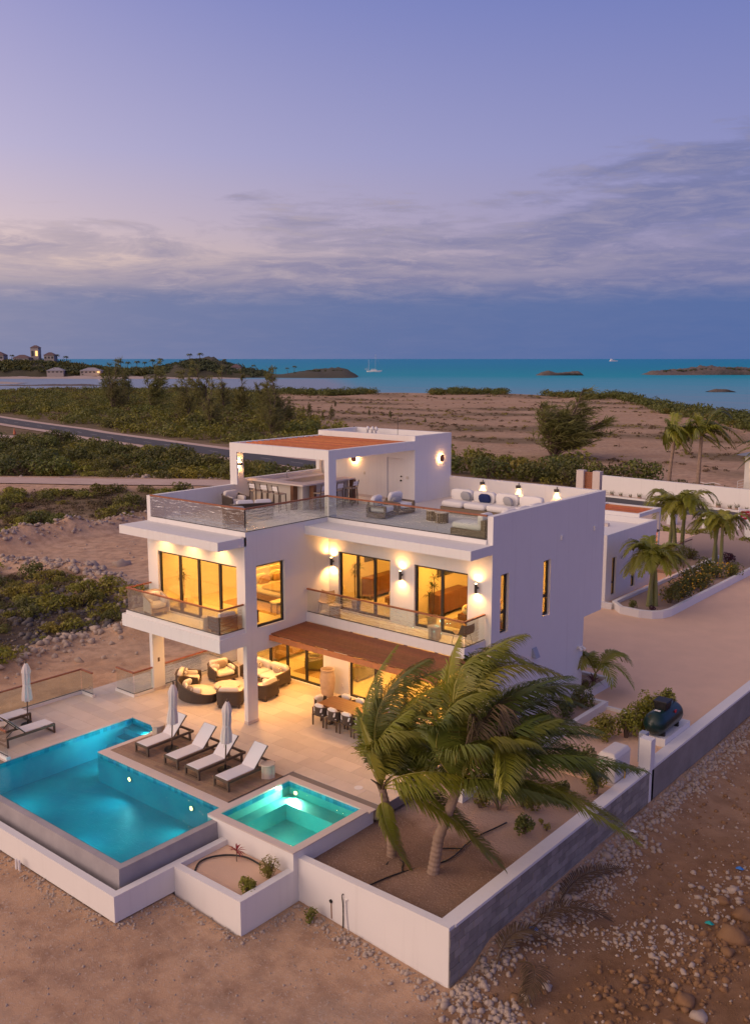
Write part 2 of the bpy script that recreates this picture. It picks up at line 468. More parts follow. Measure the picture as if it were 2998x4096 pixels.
# wing: front and right walls
DW = (-4.90, -0.44, 3.47, 5.76)
panel('wall', 'render_white', 'y', 0.0, 0.20, XL, -0.20, ZS, 6.53, holes=[DW], parent=villa)
WW = (0.54, 1.95, 3.47, 5.76)
panel('wall', 'render_white', 'x', 0.0, -0.20, 0.0, YF + 0.2, 2.95, 6.85, holes=[WW], parent=villa)
panel('wall', 'render_white', 'x', XL, 0.20, 0.20, YB, 2.95, 6.85, parent=villa)
panel('wall', 'render_white', 'y', YB, -0.2, XL, XR - 0.221, -0.6, ZP - 0.004, parent=villa, solid=lambda u, z: z > 2.95, zs=(2.95,))
panel('wall', 'render_white', 'y', 11.05, -0.2, XL, XR - 0.221, -0.6, 2.95, parent=villa)
# ground floor: front wall set under the slab, big sliding doors
GA = (-4.62, -0.42, 0.02, 2.72); GB = (0.92, 6.30, 0.02, 2.72)
panel('wall', 'render_white', 'y', 4.42, 0.18, XL, XR - 0.221, -0.3, 2.95, holes=[GA, GB], parent=villa)
panel('wall', 'render_white', 'x', XL, 0.2, 4.601, 10.84, -0.3, 2.95, parent=villa)
# roof-level walls
panel('parapet', 'render_white', 'x', XL - 0.08, 0.21, 0.10, 4.36, ZR, 7.82, parent=villa)
LW = (4.93, 9.58, 8.00, 9.09)
panel('wall', 'render_white', 'x', XL - 0.08, 0.21, 4.36, 12.40, ZR, 9.56, holes=[LW], parent=villa)
MB().box(XR - 0.221, XR - 0.24, 4.33, 4.33, 0, 0)
# slabs
MB().box(-5.60, 0.0, -1.23, 0.0, 2.95, ZS).build('balcony_slab', 'render_white', villa)
MB().box(XL + .2, -0.2, 0.0, YF, 2.95, ZS - .003).box(XL + .2, XR - .222, YF, YB - .2, 2.95, ZS - .003).build('floor_slab', 'render_white', villa)
MB().box(0.0, 7.20, 3.05, YF, 3.20, ZS).build('balcony_slab', 'render_white', villa)
MB().box(-5.58, 0.0, -1.20, 0.10, 6.53, ZR).build('roof_overhang', 'render_white', villa)
MB().box(0.0, XR, 3.03, YF, 6.54, ZR + .012).build('roof_overhang', 'render_white', villa)
MB().box(XL + .2, -0.2, 0.10, YF, 6.53, ZR - .002).box(XL + .2, XR - .222, YF, YB - .2, 6.535, ZR - .002).build('roof_slab', 'render_white', villa)
MB().box(-5.37, -0.10, 0.16, 4.40, ZR, FR).box(-5.37, XR - .222, 4.40, YB - .2, ZR + .001, FR + .003).build('roof_floor', 'roof_floor', villa)
# kerbs under the glass railings
MB().box(-5.36, 0.0, 0.06, 0.16, ZR, 7.02).box(-0.10, 0.0, 0.16, 4.36, ZR, 7.019).build('kerb', 'render_white', villa)
MB().box(0.02, XR - .223, 4.26, 4.36, ZR + .013, 7.02).build('kerb', 'render_white', villa)
MB().box(-5.40, -0.05, -1.18, -1.08, ZS, 3.565).box(-0.15, -0.05, -1.08, -0.002, ZS, 3.564).box(-5.40, -5.30, -1.08, -0.002, ZS, 3.564).build('kerb', 'render_white', villa)
MB().box(0.002, 7.20, 3.052, 3.16, ZS, 3.555).box(7.10, 7.20, 3.16, YF - .002, ZS, 3.554).build('kerb', 'render_white', villa)
# columns carrying the wing
for x0, x1, y1 in ((-0.19, 0.0, 0.50), (-5.62, -5.44, 0.55)):
    c = MB().box(x0, x1, 0.0, y1, 0.0, 2.95).build('column', 'render_white', villa)
    MB().box(x0 - .012, x1 + .012, -0.012, y1 + .012, 0.004, 0.11).build('skirting', 'coping', c)
MB().box(-0.192, -0.002, 0.5, YF + .08, 2.60, 2.952).build('beam', 'render_white', villa)
# stair tower
TY = 9.75
TD = (-1.52, -0.64, 6.93, 8.77)
panel('wall', 'render_white', 'x', 0.0, -0.2, TY, 12.40, ZR, 9.77, parent=villa)
panel('wall', 'render_white', 'y', TY, 0.18, -5.37, -0.201, ZR, 9.768, holes=[TD], parent=villa)
panel('wall', 'render_white', 'y', 12.40, -0.2, -5.37, -0.201, ZR, 9.768, parent=villa)
panel('parapet', 'render_white', 'x', XL - 0.078, 0.206, TY, 12.40, 9.562, 9.77, parent=villa)
MB().box(-5.37, -0.2, TY + .18, 12.2, 9.38, 9.45).build('tower_roof', 'roof_floor', villa)
d = MB().box(TD[0] + .01, TD[1] - .01, TY + .05, TY + .10, 6.94, 8.76).build('roof_door', 'render_white', villa)
MB().lathe([(0, -.01), (.035, -.01), (.035, .05), (.02, .07), (0, .07)], 10, (0, 0, 0)).build('knob', 'bronze_lamp', d, loc=(TD[1] - .12, TY + .03, 7.82)).rotation_euler = (R(90), 0, 0)
MB().lathe([(0, -.01), (.03, -.01), (.03, .04), (0, .04)], 10).build('lock', 'bronze_lamp', d, loc=(TD[1] - .12, TY + .04, 8.0)).rotation_euler = (R(90), 0, 0)
MB().box(-5.36, -0.21, TY - .015, TY - .001, FR + .003, FR + .12).build('skirting', 'coping', villa)
MB().box(-2.84, -2.76, TY - .02, TY, 7.93, 8.06).build('switch_plate', 'render_inside', villa)
MB().box(-0.46, -0.33, TY - .02, TY, 7.91, 8.03).build('switch_plate', 'render_inside', villa)
# vents and pipes on the tower roof
for i, dx in enumerate((0, .28, .5)):
    MB().tube([(-4.2 + dx, 11.6, 9.45), (-4.2 + dx, 11.6, 9.78), (-4.1 + dx, 11.52, 9.86), (-4.0 + dx, 11.45, 9.78)], .06, 8).build('vent_pipe', 'cushion_white', villa, smooth=True)
MB().tube([(-2.4, 11.6, 9.45), (-2.4, 11.6, 10.4)], .012, 6).build('antenna', 'black_metal', villa)
# roof pergola: posts, beams and slats
PY = 4.36
MB().box(-0.22, 0.0, PY, PY + .425, FR - .05, 9.186).build('post', 'render_white', villa)
MB().box(-5.37, 0.0, PY + .001, PY + .22, 9.186, 9.56).box(-0.218, -0.001, PY + .22, TY, 9.187, 9.559).build('beam', 'render_white', villa)
MB().box(-5.37, -5.16, PY + .001, PY + .06, 7.82, 9.186).build('post', 'render_white', villa)
ny = 15
for i in range(ny):
    y = PY + .42 + i * (TY - PY - .62) / (ny - 1)
    MB().box(-5.36, -0.225, y - .022, y + .022, 9.40, 9.545).build('slat', 'pergola_wood', villa)
for x in (-3.75, -1.95):
    MB().box(x - .03, x + .03, PY + .23, TY - .002, 9.30, 9.40).build('cross_beam', 'pergola_wood', villa)

# ---- windows and sliding doors
def sliding(axis, at, o, mull, name='sliding_door', dep=0.09, fw=0.075, pane='pane', sill=None):
    u0, u1, z0, z1 = o
    f = MB()
    def bx(ua, ub, za, zb, d0=0.0, d1=0.07):
        if axis == 'y': f.box(ua, ub, at + dep + d0, at + dep + d1, za, zb)
        else: f.box(at - dep - d1, at - dep - d0, ua, ub, za, zb)
    bx(u0, u0 + fw, z0, z1); bx(u1 - fw, u1, z0, z1)
    bx(u0 + fw, u1 - fw, z1 - fw, z1); bx(u0 + fw, u1 - fw, z0, z0 + fw * 1.15)
    for mu in mull: bx(mu - fw * .72, mu + fw * .72, z0 + fw * 1.15, z1 - fw, -.008, .062)
    if sill:
        for za in sill: bx(u0 + fw, u1 - fw, za - .05, za + .05, -.006, .064)
    fr = f.build(name, 'bronze_frame', villa)
    ed = [u0 + fw] + list(mull) + [u1 - fw]
    for a, b in zip(ed[:-1], ed[1:]):
        g = MB()
        if axis == 'y': g.box(a, b, at + dep + .025, at + dep + .037, z0 + .05, z1 - .05)
        else: g.box(at - dep - .037, at - dep - .025, a, b, z0 + .05, z1 - .05)
        g.build('pane', pane, fr)
    if name == 'sliding_door':
        MB().box(u1 - .055, u1 - .025, at + dep - .035, at + dep - .002, z0 + .85, z0 + 1.15).build('handle', 'black_metal', fr)
    return fr
sliding('y', 0.0, DW, (-3.68, -2.60, -1.43))
sliding('y', YF, DA, (1.40, 2.24))
sliding('y', YF, DB, (5.31,))
sliding('y', 4.42, GA, (-3.52, -2.52, -1.44))
sliding('y', 4.42, GB, (2.2, 3.6, 5.0))
sliding('x', 0.0, WW, (), name='picture_window', dep=.10)
for o in SW: sliding('x', XR, o, (), name='slot_window', dep=.10, sill=(4.39,))
# interior: floors, partitions, ceilings
inn = MB().box(-5.29, -.21, .21, 6.9, ZS + .001, 3.44).box(-0.0, 3.55, YF + .21, 9.4, ZS + .0012, 3.4405).box(3.67, 7.18, YF + .21, 9.4, ZS + .0012, 3.4405)
inn.build('room_floor', 'floor_tile_in', villa)
MB().box(-5.29, XR - .23, 4.61, 9.6, -.05, 0.01).build('room_floor', 'floor_tile_in', villa)
inw = MB().box(-5.29, -.21, 6.9, 7.0, 3.44, 6.52).box(-.2, -.02, YF + .21, 9.5, 3.441, 6.52).box(3.55, 3.67, YF + .21, 9.4, 3.441, 6.52).box(-.02, XR - .23, 9.4, 9.5, 3.442, 6.52)
inw.build('partition', 'render_inside', villa)
MB().box(-5.29, XR - .23, 9.6, 9.7, .01, 2.94).build('partition', 'render_inside', villa)
MB().box(-5.29, -.21, .21, 6.9, 6.05, 6.10).box(-.02, 3.55, YF + .21, 9.4, 6.05, 6.10).box(3.67, 7.18, YF + .21, 9.4, 6.051, 6.10).build('ceiling', 'render_inside', villa)
# recessed downlights: a glowing disc each, and its light
def downlight(x, y, z, power, col=WARM, ang=130, size=.07, spot=True):
    MB().lathe([(.055, 0), (.055, -.006), (0, -.006)], 12, cap=False).build('downlight', 'down_glow', villa, loc=(x, y, z - .001))
    if spot: spot_light('downlight_beam', (x, y, z - .02), (0, 0, -1), power, col, ang, .8, size, villa)
    else: area_light('downlight_beam', (x, y, z - .03), (0, 0, -1), power, col, size, villa)
for x in (-4.35, -2.75, -1.15): downlight(x, -0.38, 6.53, 150, WARM, 140, .05)
for x, y in ((-4.3, 1.2), (-4.3, 3.3), (-2.6, 1.2), (-2.6, 3.3), (-1.0, 1.3), (-1.0, 3.3)): downlight(x, y, 2.95, 260, WARM, 150, .06)
for x in (1.6, 3.4, 5.2): downlight(x, 3.75, 3.20, 340, WARM, 150, .06)
for x, y in ((-3.9, 1.6), (-1.6, 1.6), (-3.9, 4.8), (-1.6, 4.8)): downlight(x, y, 6.05, 115, AMBER, spot=False, size=.35)
for x, y in ((1.1, 5.6), (2.6, 7.8)): downlight(x, y, 6.05, 115, AMBER, spot=False, size=.35)
for x, y in ((4.9, 5.6), (6.0, 7.8)): downlight(x, y, 6.05, 115, AMBER, spot=False, size=.35)
for x, y in ((-4.0, 6.0), (-1.8, 7.6), (0.4, 6.0), (2.6, 7.6), (4.9, 6.0)): downlight(x, y, 2.94, 140, AMBER, spot=False, size=.35)

# ---- small fixtures on the garden wall
def wall_vent(y, z):
    v = MB().box(XR, XR + .05, y - .06, y + .06, z - .09, z + .09).build('wall_vent', 'cushion_white', villa)
    for k in range(3): MB().box(XR + .05, XR + .075, y - .055, y + .055, z - .07 + k * .055, z - .045 + k * .055).build('louvre', 'cushion_white', v)
wall_vent(9.03, 6.44); wall_vent(11.67, 6.44)
hd = MB().add([(XR, 7.08, 2.3), (XR, 7.36, 2.3), (XR, 7.36, 2.62), (XR, 7.08, 2.62), (XR + .2, 7.08, 2.28), (XR + .2, 7.36, 2.28), (XR + .03, 7.36, 2.64), (XR + .03, 7.08, 2.64)],
         [(0,3,2,1), (4,5,6,7), (0,1,5,4), (1,2,6,5), (2,3,7,6), (3,0,4,7)])
hd.build('vent_hood', 'lamp_grey', villa)
fl = MB().box(XR, XR + .06, 10.6, 10.72, 1.76, 1.88).build('flood_light', 'cushion_white', villa)
for dy in (-.09, .09):
    MB().tube([(XR + .06, 10.66 + dy * .4, 1.82), (XR + .12, 10.66 + dy, 1.84), (XR + .24, 10.66 + dy * 1.5, 1.74)], [.03, .05, .06], 8).build('lamp_head', 'cushion_white', fl)
# outlets
MB().box(-5.46, -5.438, .22, .32, 1.15, 1.32).build('switch_plate', 'teak_dark', villa)
MB().box(.55, .63, 4.40, 4.42, .35, .48).build('switch_plate', 'cushion_white', villa)

# =================================================================== wall lamps
def sconce(x, y, z, label, nx=0, ny=-1, p=9.0, group='up and down wall lamps on the villa front'):
    t = thing('wall_lamp', label, 'wall lamp', (x, y, z), 0, group)
    ox, oy = nx * .13, ny * .13
    MB().lathe([(.0, -.16), (.05, -.16), (.052, -.15), (.052, .15), (.05, .16), (.0, .16)], 14, (ox, oy, 0)).build('lamp_body', 'bronze_lamp', t, smooth=False)
    MB().bar((0, 0, 0), (ox, oy, 0), .05, .06).build('bracket', 'bronze_lamp', t)
    for s in (1, -1):
        MB().lathe([(.040, 0), (.0, 0.002 * s)], 12, (ox, oy, .163 * s), cap=False).build('lens', 'lamp_glow', t)
        spot_light('lamp_beam', (ox, oy, .175 * s), (-nx * .10, -ny * .10, s), p, WARM, 158, .9, .04, t)
    return t
sconce(.25, YF, 5.33, 'wall lamp in the corner beside the plant-side sliding door', p=120)
sconce(3.60, YF, 5.30, 'wall lamp between the two first-floor sliding doors', p=80)
sconce(6.85, YF, 5.33, 'wall lamp at the garden end of the first-floor balcony', p=80)
sconce(6.85, 4.42, 2.05, 'wall lamp glowing behind the coconut palm fronds', p=80)
# square up-down lamp on the pergola wall
t = thing('box_wall_lamp', 'square up and down lamp on the inner face of the roof pergola post', 'wall lamp', (-5.37, 4.66, 8.66))
MB().box(0, .12, -.11, .11, -.05, .05).build('lamp_body', 'bronze_lamp', t)
for s in (1, -1):
    MB().box(.02, .10, -.09, .09, .0505 * s, .053 * s).build('lens', 'lamp_glow', t)
    spot_light('lamp_beam', (.06, 0, .07 * s), (-.15, 0, s), 28, WARM, 120, .3, .03, t)
# half-moon lamp under the pergola and disc lamp on the tower
def disc_lamp(loc, label, face, r, p):
    t = thing('disc_wall_lamp', label, 'wall lamp', loc)
    rot = (0, R(90), 0) if face == 'x' else (R(90), 0, 0)
    b = MB().lathe([(0, .075), (r, .075), (r, .1), (0, .1)], 24).build('disc', 'brown_wood', t); b.rotation_euler = rot
    g = MB().lathe([(r * .82, .002), (r * .82, .07), (0, .07)], 24, cap=False).build('glow_ring', 'lamp_ring', t); g.rotation_euler = rot
    n = (1, 0, 0) if face == 'x' else (0, -1, 0)
    for k in range(6):
        a = k * math.pi / 3
        o = (.05, math.cos(a) * r * 1.08, math.sin(a) * r * 1.08) if face == 'x' else (math.cos(a) * r * 1.08, -.05, math.sin(a) * r * 1.08)
        point_light('glow', o, p / 6, WARM, .04, t)
disc_lamp((0.0, 11.58, 8.70), 'round wooden disc lamp with glowing rim on the tower side wall', 'x', .16, 14)
disc_lamp((-3.35, TY, 8.60), 'round glowing lamp under the roof pergola beam', 'y', .15, 40)
for x, nm in ((1.75, 'nearest the stair tower'), (3.55, 'in the middle of the three above the sofa'), (5.36, 'nearest the outer roof corner')):
    t = thing('parapet_lamp', 'dark downlight on the roof terrace parapet, ' + nm, 'wall lamp', (x, YB - .20, 7.66), 0, 'downlights on the roof parapet')
    MB().box(-.08, .08, -.13, 0, -.06, .06).build('lamp_body', 'bronze_lamp', t)
    MB().box(-.01, .01, -.03, -.005, .06, .15).build('conduit', 'bronze_lamp', t)
    MB().box(-.06, .06, -.11, -.02, -.063, -.0605).build('lens', 'lamp_glow', t)
    spot_light('lamp_beam', (0, -.065, -.08), (0, .22, -1), 55, WARM, 78, .12, .015, t)

# =================================================================== glass railings
def railing(label, pts, zb, zt, n, group='glass railings with timber handrails', fascia=True, ends=(0, 0)):
    """pts: polyline (x,y); n: panels per leg"""
    t = thing('glass_railing', label, 'railing', (pts[0][0], pts[0][1], zb), 0, group)
    ox, oy = pts[0]
    for k in range(len(pts) - 1):
        a = Vector((pts[k][0] - ox, pts[k][1] - oy, 0)); b = Vector((pts[k+1][0] - ox, pts[k+1][1] - oy, 0))
        d = (b - a).normalized(); L_ = (b - a).length
        s0 = .0 if k == 0 else .03; s1 = .0 if k == len(pts) - 2 else .03
        ex0 = -.0 if k == 0 else .036; ex1 = 0 if k == len(pts) - 2 else .036
        MB().bar(a - d * ex0 + Vector((0, 0, zt - zb - .03)), b + d * (ex1 - .0) + Vector((0, 0, zt - zb - .03 - .002 * (k % 2))), .07, .055).build('handrail', 'brown_wood', t)
        for i in range(n[k]):
            p0 = a + d * (L_ * i / n[k] + .006 + (s0 if i == 0 else 0)); p1 = a + d * (L_ * (i + 1) / n[k] - .006 - (s1 if i == n[k] - 1 else 0))
            h = zt - zb - .058
            MB().bar(p0 + Vector((0, 0, h / 2)), p1 + Vector((0, 0, h / 2)), .014, h).build('glass_panel', 'rail_glass', t)
        MB().bar(a + Vector((0, 0, .012)), b + Vector((0, 0, .012)), .03, .022).build('base_channel', 'bronze_frame', t)
    return t
railing('glass railing on the wing edge of the roof terrace', [(-5.36, .11), (-.05, .11), (-.05, 4.35)], 7.02, 7.87, (6, 4))
railing('long glass railing along the roof terrace over the balcony', [(.03, 4.31), (7.18, 4.31)], 7.02, 7.87, (7,))
railing('glass railing round the wing bedroom balcony', [(-5.35, -.02), (-5.35, -1.13), (-.10, -1.13), (-.10, -.02)], 3.565, 4.47, (1, 5, 1))
railing('glass railing along the first-floor balcony over the timber awning', [(.01, 3.11), (7.15, 3.11), (7.15, 4.31)], 3.556, 4.47, (6, 1))

# =================================================================== timber awning over the dining terrace
aw = thing('timber_awning', 'brown slatted timber awning below the first-floor balcony', 'awning', (0, 0, 0))
AX0, AX1 = -.02, 7.5
ns = 22
for i in range(ns):
    f = i / (ns - 1)
    y = 3.0 - f * 1.78; z = 3.19 - f * .05
    MB().box(AX0, AX1, y - .019, y + .019, z - .06, z).build('slat', 'pergola_dark', aw)
for i in range(9):
    x = .12 + i * .9
    MB().bar((x, 3.04, 3.06), (x, 1.12, 3.01), .045, .13).build('rafter', 'pergola_dark', aw)
MB().box(AX0, AX1, 1.10, 1.16, 2.90, 3.085).build('front_beam', 'pergola_wood', aw)
MB().box(AX0, AX1, 3.0, 3.048, 2.95, 3.12).build('wall_plate', 'pergola_dark', aw)
# =================================================================== ground
mat('dirt', (.33, .195, .135), .95, var=(.35, .9), col2=(.42, .30, .235), bump=(9, .9, .05))
def ground_mat():
    m = bpy.data.materials.new('ground'); m.use_nodes = True
    nt = m.node_tree; N = nt.nodes.new; L = nt.links.new
    p = nt.nodes['Principled BSDF']; p.inputs['Roughness'].default_value = .95; p.inputs['Specular IOR Level'].default_value = .2
    g = N('ShaderNodeNewGeometry')
    def noise(sc, det, vec=None, rough=.6):
        n = N('ShaderNodeTexNoise'); n.inputs['Scale'].default_value = sc; n.inputs['Detail'].default_value = det; n.inputs['Roughness'].default_value = rough
        L(vec or g.outputs['Position'], n.inputs['Vector']); return n.outputs['Fac']
    def ramp(f, a, b, ca=(0,0,0), cb=(1,1,1)):
        r = N('ShaderNodeValToRGB'); r.color_ramp.elements[0].position = a; r.color_ramp.elements[1].position = b
        r.color_ramp.elements[0].color = (*ca, 1); r.color_ramp.elements[1].color = (*cb, 1); L(f, r.inputs[0]); return r.outputs[0]
    def mix(f, a, b):
        x = N('ShaderNodeMix'); x.data_type = 'RGBA'
        for i, v in ((0, f), (6, a), (7, b)):
            if isinstance(v, tuple): x.inputs[i].default_value = (*v, 1)
            elif isinstance(v, float): x.inputs[i].default_value = v
            else: L(v, x.inputs[i])
        return x.outputs[2]
    c = ramp(noise(.16, 7), .33, .66, (.56, .34, .20), (.67, .46, .305))
    c = mix(ramp(noise(1.3, 8), .42, .72), c, (.34, .205, .13))
    c = mix(ramp(noise(.45, 9, rough=.7), .52, .70), c, (.42, .29, .20))
    c = mix(ramp(noise(14, 6), .55, .75), c, (.60, .49, .40))
    at = N('ShaderNodeAttribute'); at.attribute_name = 'zone'        # r: brown rubble, g: scrub soil, b: dark rock
    sp = N('ShaderNodeSeparateColor'); L(at.outputs['Color'], sp.inputs[0])
    c = mix(sp.outputs[0], c, ramp(noise(1.7, 9), .36, .70, (.17, .085, .036), (.29, .16, .08)))
    c = mix(sp.outputs[1], c, ramp(noise(.5, 8), .35, .7, (.095, .075, .034), (.20, .145, .078)))
    c = mix(sp.outputs[2], c, ramp(noise(1.1, 9), .35, .7, (.045, .034, .028), (.13, .092, .068)))
    L(c, p.inputs['Base Color'])
    b = N('ShaderNodeBump'); b.inputs['Strength'].default_value = .8; b.inputs['Distance'].default_value = .05
    ad = N('ShaderNodeMath'); ad.operation = 'ADD'; L(noise(7, 10, rough=.7), ad.inputs[0]); L(noise(45, 6), ad.inputs[1])
    L(ad.outputs[0], b.inputs['Height']); L(b.outputs[0], p.inputs['Normal'])
    MATS['ground'] = m
ground_mat()

def sm(a, b, x):
    t = np.clip((x - a) / (b - a), 0, 1); return t * t * (3 - 2 * t)
_pr = np.random.RandomState(5)
_W = [(_pr.uniform(0, 6.28), _pr.uniform(0, 6.28), a, s) for a, s in ((.25, .035), (.18, .09), (.1, .25), (.06, .6), (.035, 1.4), (.02, 3.1)) for _ in range(3)]
def rough_h(x, y):
    h = 0
    for i, (p, q, a, s) in enumerate(_W):
        th = i * 1.37
        h = h + a * .55 * np.sin((x * math.cos(th) + y * math.sin(th)) * s * 1.7 + p) * np.cos((-x * math.sin(th) + y * math.cos(th)) * s * 1.3 + q)
    return h
def seg_dist(x, y, pl):
    d = np.full(np.shape(x), 1e9)
    for (ax, ay), (bx, by) in zip(pl[:-1], pl[1:]):
        t = np.clip(((x - ax) * (bx - ax) + (y - ay) * (by - ay)) / ((bx - ax) ** 2 + (by - ay) ** 2), 0, 1)
        d = np.minimum(d, np.hypot(x - ax - t * (bx - ax), y - ay - t * (by - ay)))
    return d
def inside(x, y, pl):
    c = np.zeros(np.shape(x), bool)
    for (ax, ay), (bx, by) in zip(pl, list(pl[1:]) + [pl[0]]):
        if ay == by: continue
        c ^= ((ay > y) != (by > y)) & (x < (bx - ax) * (y - ay) / (by - ay) + ax)
    return c
def soft(x, y, pl, w):
    d = seg_dist(x, y, list(pl) + [pl[0]])
    return np.clip(np.where(inside(x, y, pl), .5 + d / w, .5 - d / w), 0, 1)
ZONE_A = [(-37, 9.5), (-31.6, 11.2), (-24.2, 10.3), (-19.7, 9.6), (-14.6, 6.0), (-15.4, 4.2), (-16, 2.0), (-14.2, -.6), (-13.4, -2.6), (-20, -8), (-60, -20), (-60, 4)]
ZONE_B = [(-110, 10), (-71.6, 29.6), (-66.2, 37.4), (-58.5, 43.8), (-48, 49), (-47.5, 33.3), (-46.5, 26.6), (-46, 19.8), (-46, 15.5), (-47, 8), (-80, -10)]
ZONE_C = [(-180, 62), (-140, 66), (-123.5, 66.4), (-107.8, 68.4), (-77, 66), (-40, 62), (-30, 58.5), (-40, 54), (-59.7, 51.9), (-66.2, 49), (-80.2, 42.5), (-92, 33), (-130, 10)]
ZONE_D = [(-330, 152), (-202, 100), (-106, 82), (-77, 77), (-40, 72), (-20, 70), (-22, 84), (-45, 88), (-76, 100), (-107, 121), (-162, 160), (-200, 195), (-270, 240), (-330, 230), (-400, 235), (-470, 225)]
def shore(x, y):
    """signed metres inland (+) along the far coast; image-right u, depth w from camera"""
    u = (x - 23.9) * .769 + (y + 21.7) * .640
    w = -(x - 23.9) * .6395 + (y + 21.7) * .769
    edge = np.interp(u / np.maximum(w, 1), [-.45, -.2, -.05, .10, .20, .26, .31, .36, .42, .5], [455, 470, 455, 445, 430, 420, 330, 300, 255, 240])
    edge = edge + 10 * np.sin(u * .05) + 5 * np.sin(u * .13 + 1)
    return edge - w, u, w
def height(x, y):
    rg = rough_h(x, y)
    s, u, w = shore(x, y)
    base = -1.5 + 0.35 * rg * np.clip(w / 60, .35, 1.0)
    # left of the house the plot is filled up nearly to terrace level
    up = sm(-40, -12, x) * sm(-9.5, -3, y) * (1 - sm(14, 34, y)) * (1 - sm(10, 13, x))
    base = base + up * 1.15
    # front plot drops from the basin to the corner of the block wall
    fr = (1 - sm(-4.4, -3.2, y)) * sm(-12, -4, x)
    base = base * (1 - fr) + fr * (-1.25 - .066 * np.clip(x - 4.6, 0, 20) + .05 * rg)
    rt = sm(12.46, 12.9, x)
    base = base * (1 - rt) + rt * (-1.72 + .10 * np.sin(y * .2) * .5 + .16 * rg + .35 * sm(15, 24, x) * sm(-14, 2, y))
    # rubble bank against the block wall
    base = base + np.exp(-((x - 13.0) / .55) ** 2) * sm(-6, -4, y) * .16 * (x > 12.45)
    # spoil bank and rubble ridges left of the house
    n3 = rough_h(x * 3.1, y * 3.1)
    for pl, r_, hh in ((((-45, 11), (-44.3, 15), (-44.8, 19), (-44, 22.5), (-45.2, 27.6), (-46.8, 31.5), (-47, 40)), 1.7, 1.15), (((-38, 11.5), (-33, 12.6), (-28, 12.4), (-24, 11.2), (-19, 10.4), (-15.5, 7.6), (-14, 5)), 1.3, .55), (((-14.5, 6), (-15, 3.5), (-14.6, .5), (-13, -3)), .9, .35)):
        base = base + hh * np.exp(-(seg_dist(x, y, pl) / r_) ** 2) * np.clip(1 + 2.6 * n3, .25, 1.8)
    base = base + .5 * np.exp(-(((x + 28.6) ** 2 + (y - 19.8) ** 2) / 2.2 ** 2)) * np.clip(1 + 2 * n3, 0, 2)
    # spoil line along the far clearing
    base = base + 1.3 * np.exp(-((s - 95) / 8) ** 2) * sm(-150, 0, u) * (1 - sm(90, 150, u)) * (.5 + .5 * np.sin(u * .35 + np.sin(u * .11) * 3))
    # under the compound
    inn = ((x > -7.4) & (x < 12.3) & (y > -7.0) & (y < 50)) | ((x > -4) & (x < 4.6) & (y > -8.9) & (y < 0)) | ((x > 4.9) & (x < 7.45) & (y > -7.15) & (y < 0))
    inn = inn & ~((x > 7.45) & (y < -5.0))& ~((x < -7.35) & (y > -7.15))
    base = np.where(inn & (y < 20) & (x > -5.0), np.minimum(base, -1.75), base)
    base = np.where(inn & (y < -1.9) & (x <= -5.0), np.minimum(base, -.7), base)
    base = np.where((x > -7.4) & (x <= -5.0) & (y > -2.1) & (y < 4.7), np.minimum(base, -.35), base)
    base = np.where((x > -5.8) & (x < 12.4) & (y > 3) & (y < 52), np.minimum(base, -1.55), base)
    beach = sm(0, 55, s)
    base = np.where(s < 55, -4.6 + (base + 4.6) * beach, base)
    return np.where(s < -20, -5.0, base)

def axis_lines(spec):
    out = []
    for a, b, st in spec:
        out.append(np.arange(a, b, st))
    return np.unique(np.concatenate(out))
gx = axis_lines([(-900, -300, 30), (-300, -120, 8), (-120, -60, 3), (-60, -16, .8), (-16, 4, .3), (4, 24, .16), (24, 40, .8), (40, 120, 8), (120, 400, 40)])
gy = axis_lines([(-120, -24, 8), (-24, -14, .5), (-14, 2, .16), (2, 24, .28), (24, 60, .8), (60, 130, 2.5), (130, 320, 8), (320, 900, 25)])
GX, GY = np.meshgrid(gx, gy, indexing='xy')
GZ = height(GX, GY)
V = np.stack([GX, GY, GZ], -1).reshape(-1, 3)
nx_, ny_ = len(gx), len(gy)
idx = np.arange(nx_ * ny_).reshape(ny_, nx_)
F = np.stack([idx[:-1, :-1], idx[:-1, 1:], idx[1:, 1:], idx[1:, :-1]], -1).reshape(-1, 4)
# drop sea-bed cells far out
S_, U_, Wd_ = shore(V[:, 0], V[:, 1])
keep = (S_[F] > -25).any(1)
F = F[keep]
ground = np_mesh('ground', V, F, 'ground', smooth=True)
tag(ground, kind='structure')
# zones of soil colour (real soil differences): brown rubble plot, scrub soil, dark rock
x, y = V[:, 0], V[:, 1]
nz = rough_h(x * 1.7 + 30, y * 1.7)
wob = np.sin(x * .9 + y * .5) * .8 + np.sin(x * .35 - y * .8) * 1.1
z_r = sm(13.6, 15.4, x + wob * .7) * (1 - sm(30, 60, y)) + .85 * sm(12.5, 12.9, x) * (1 - sm(13.6, 15.4, x + wob * .7))
z_r = np.clip(z_r, 0, 1) * np.clip(.92 + nz * .6, 0, 1)
road_y = lambda xx: np.interp(xx, [-200, -128, -95, -76, -18, -5, 40], [93.5, 79.5, 74, 70.5, 63.6, 62.2, 57.5])
wx, wy = x + wob * .9, y + np.roll(wob, 7) * .9
z_g = np.clip(soft(wx, wy, ZONE_B, 3) + soft(wx, wy, ZONE_C, 4) + soft(wx, wy, ZONE_D, 9), 0, 1) * np.clip(.9 + nz, .4, 1)
far_n = np.sin(U_ * .045 + np.sin(Wd_ * .05) * 2.3 + 1) * np.sin(Wd_ * .13 + U_ * .02 + np.sin(U_ * .09)) + .5 * np.sin(U_ * .17 + Wd_ * .21)
z_g = np.maximum(z_g, sm(105, 125, Wd_) * (.30 + .55 * sm(.15, .7, far_n)))
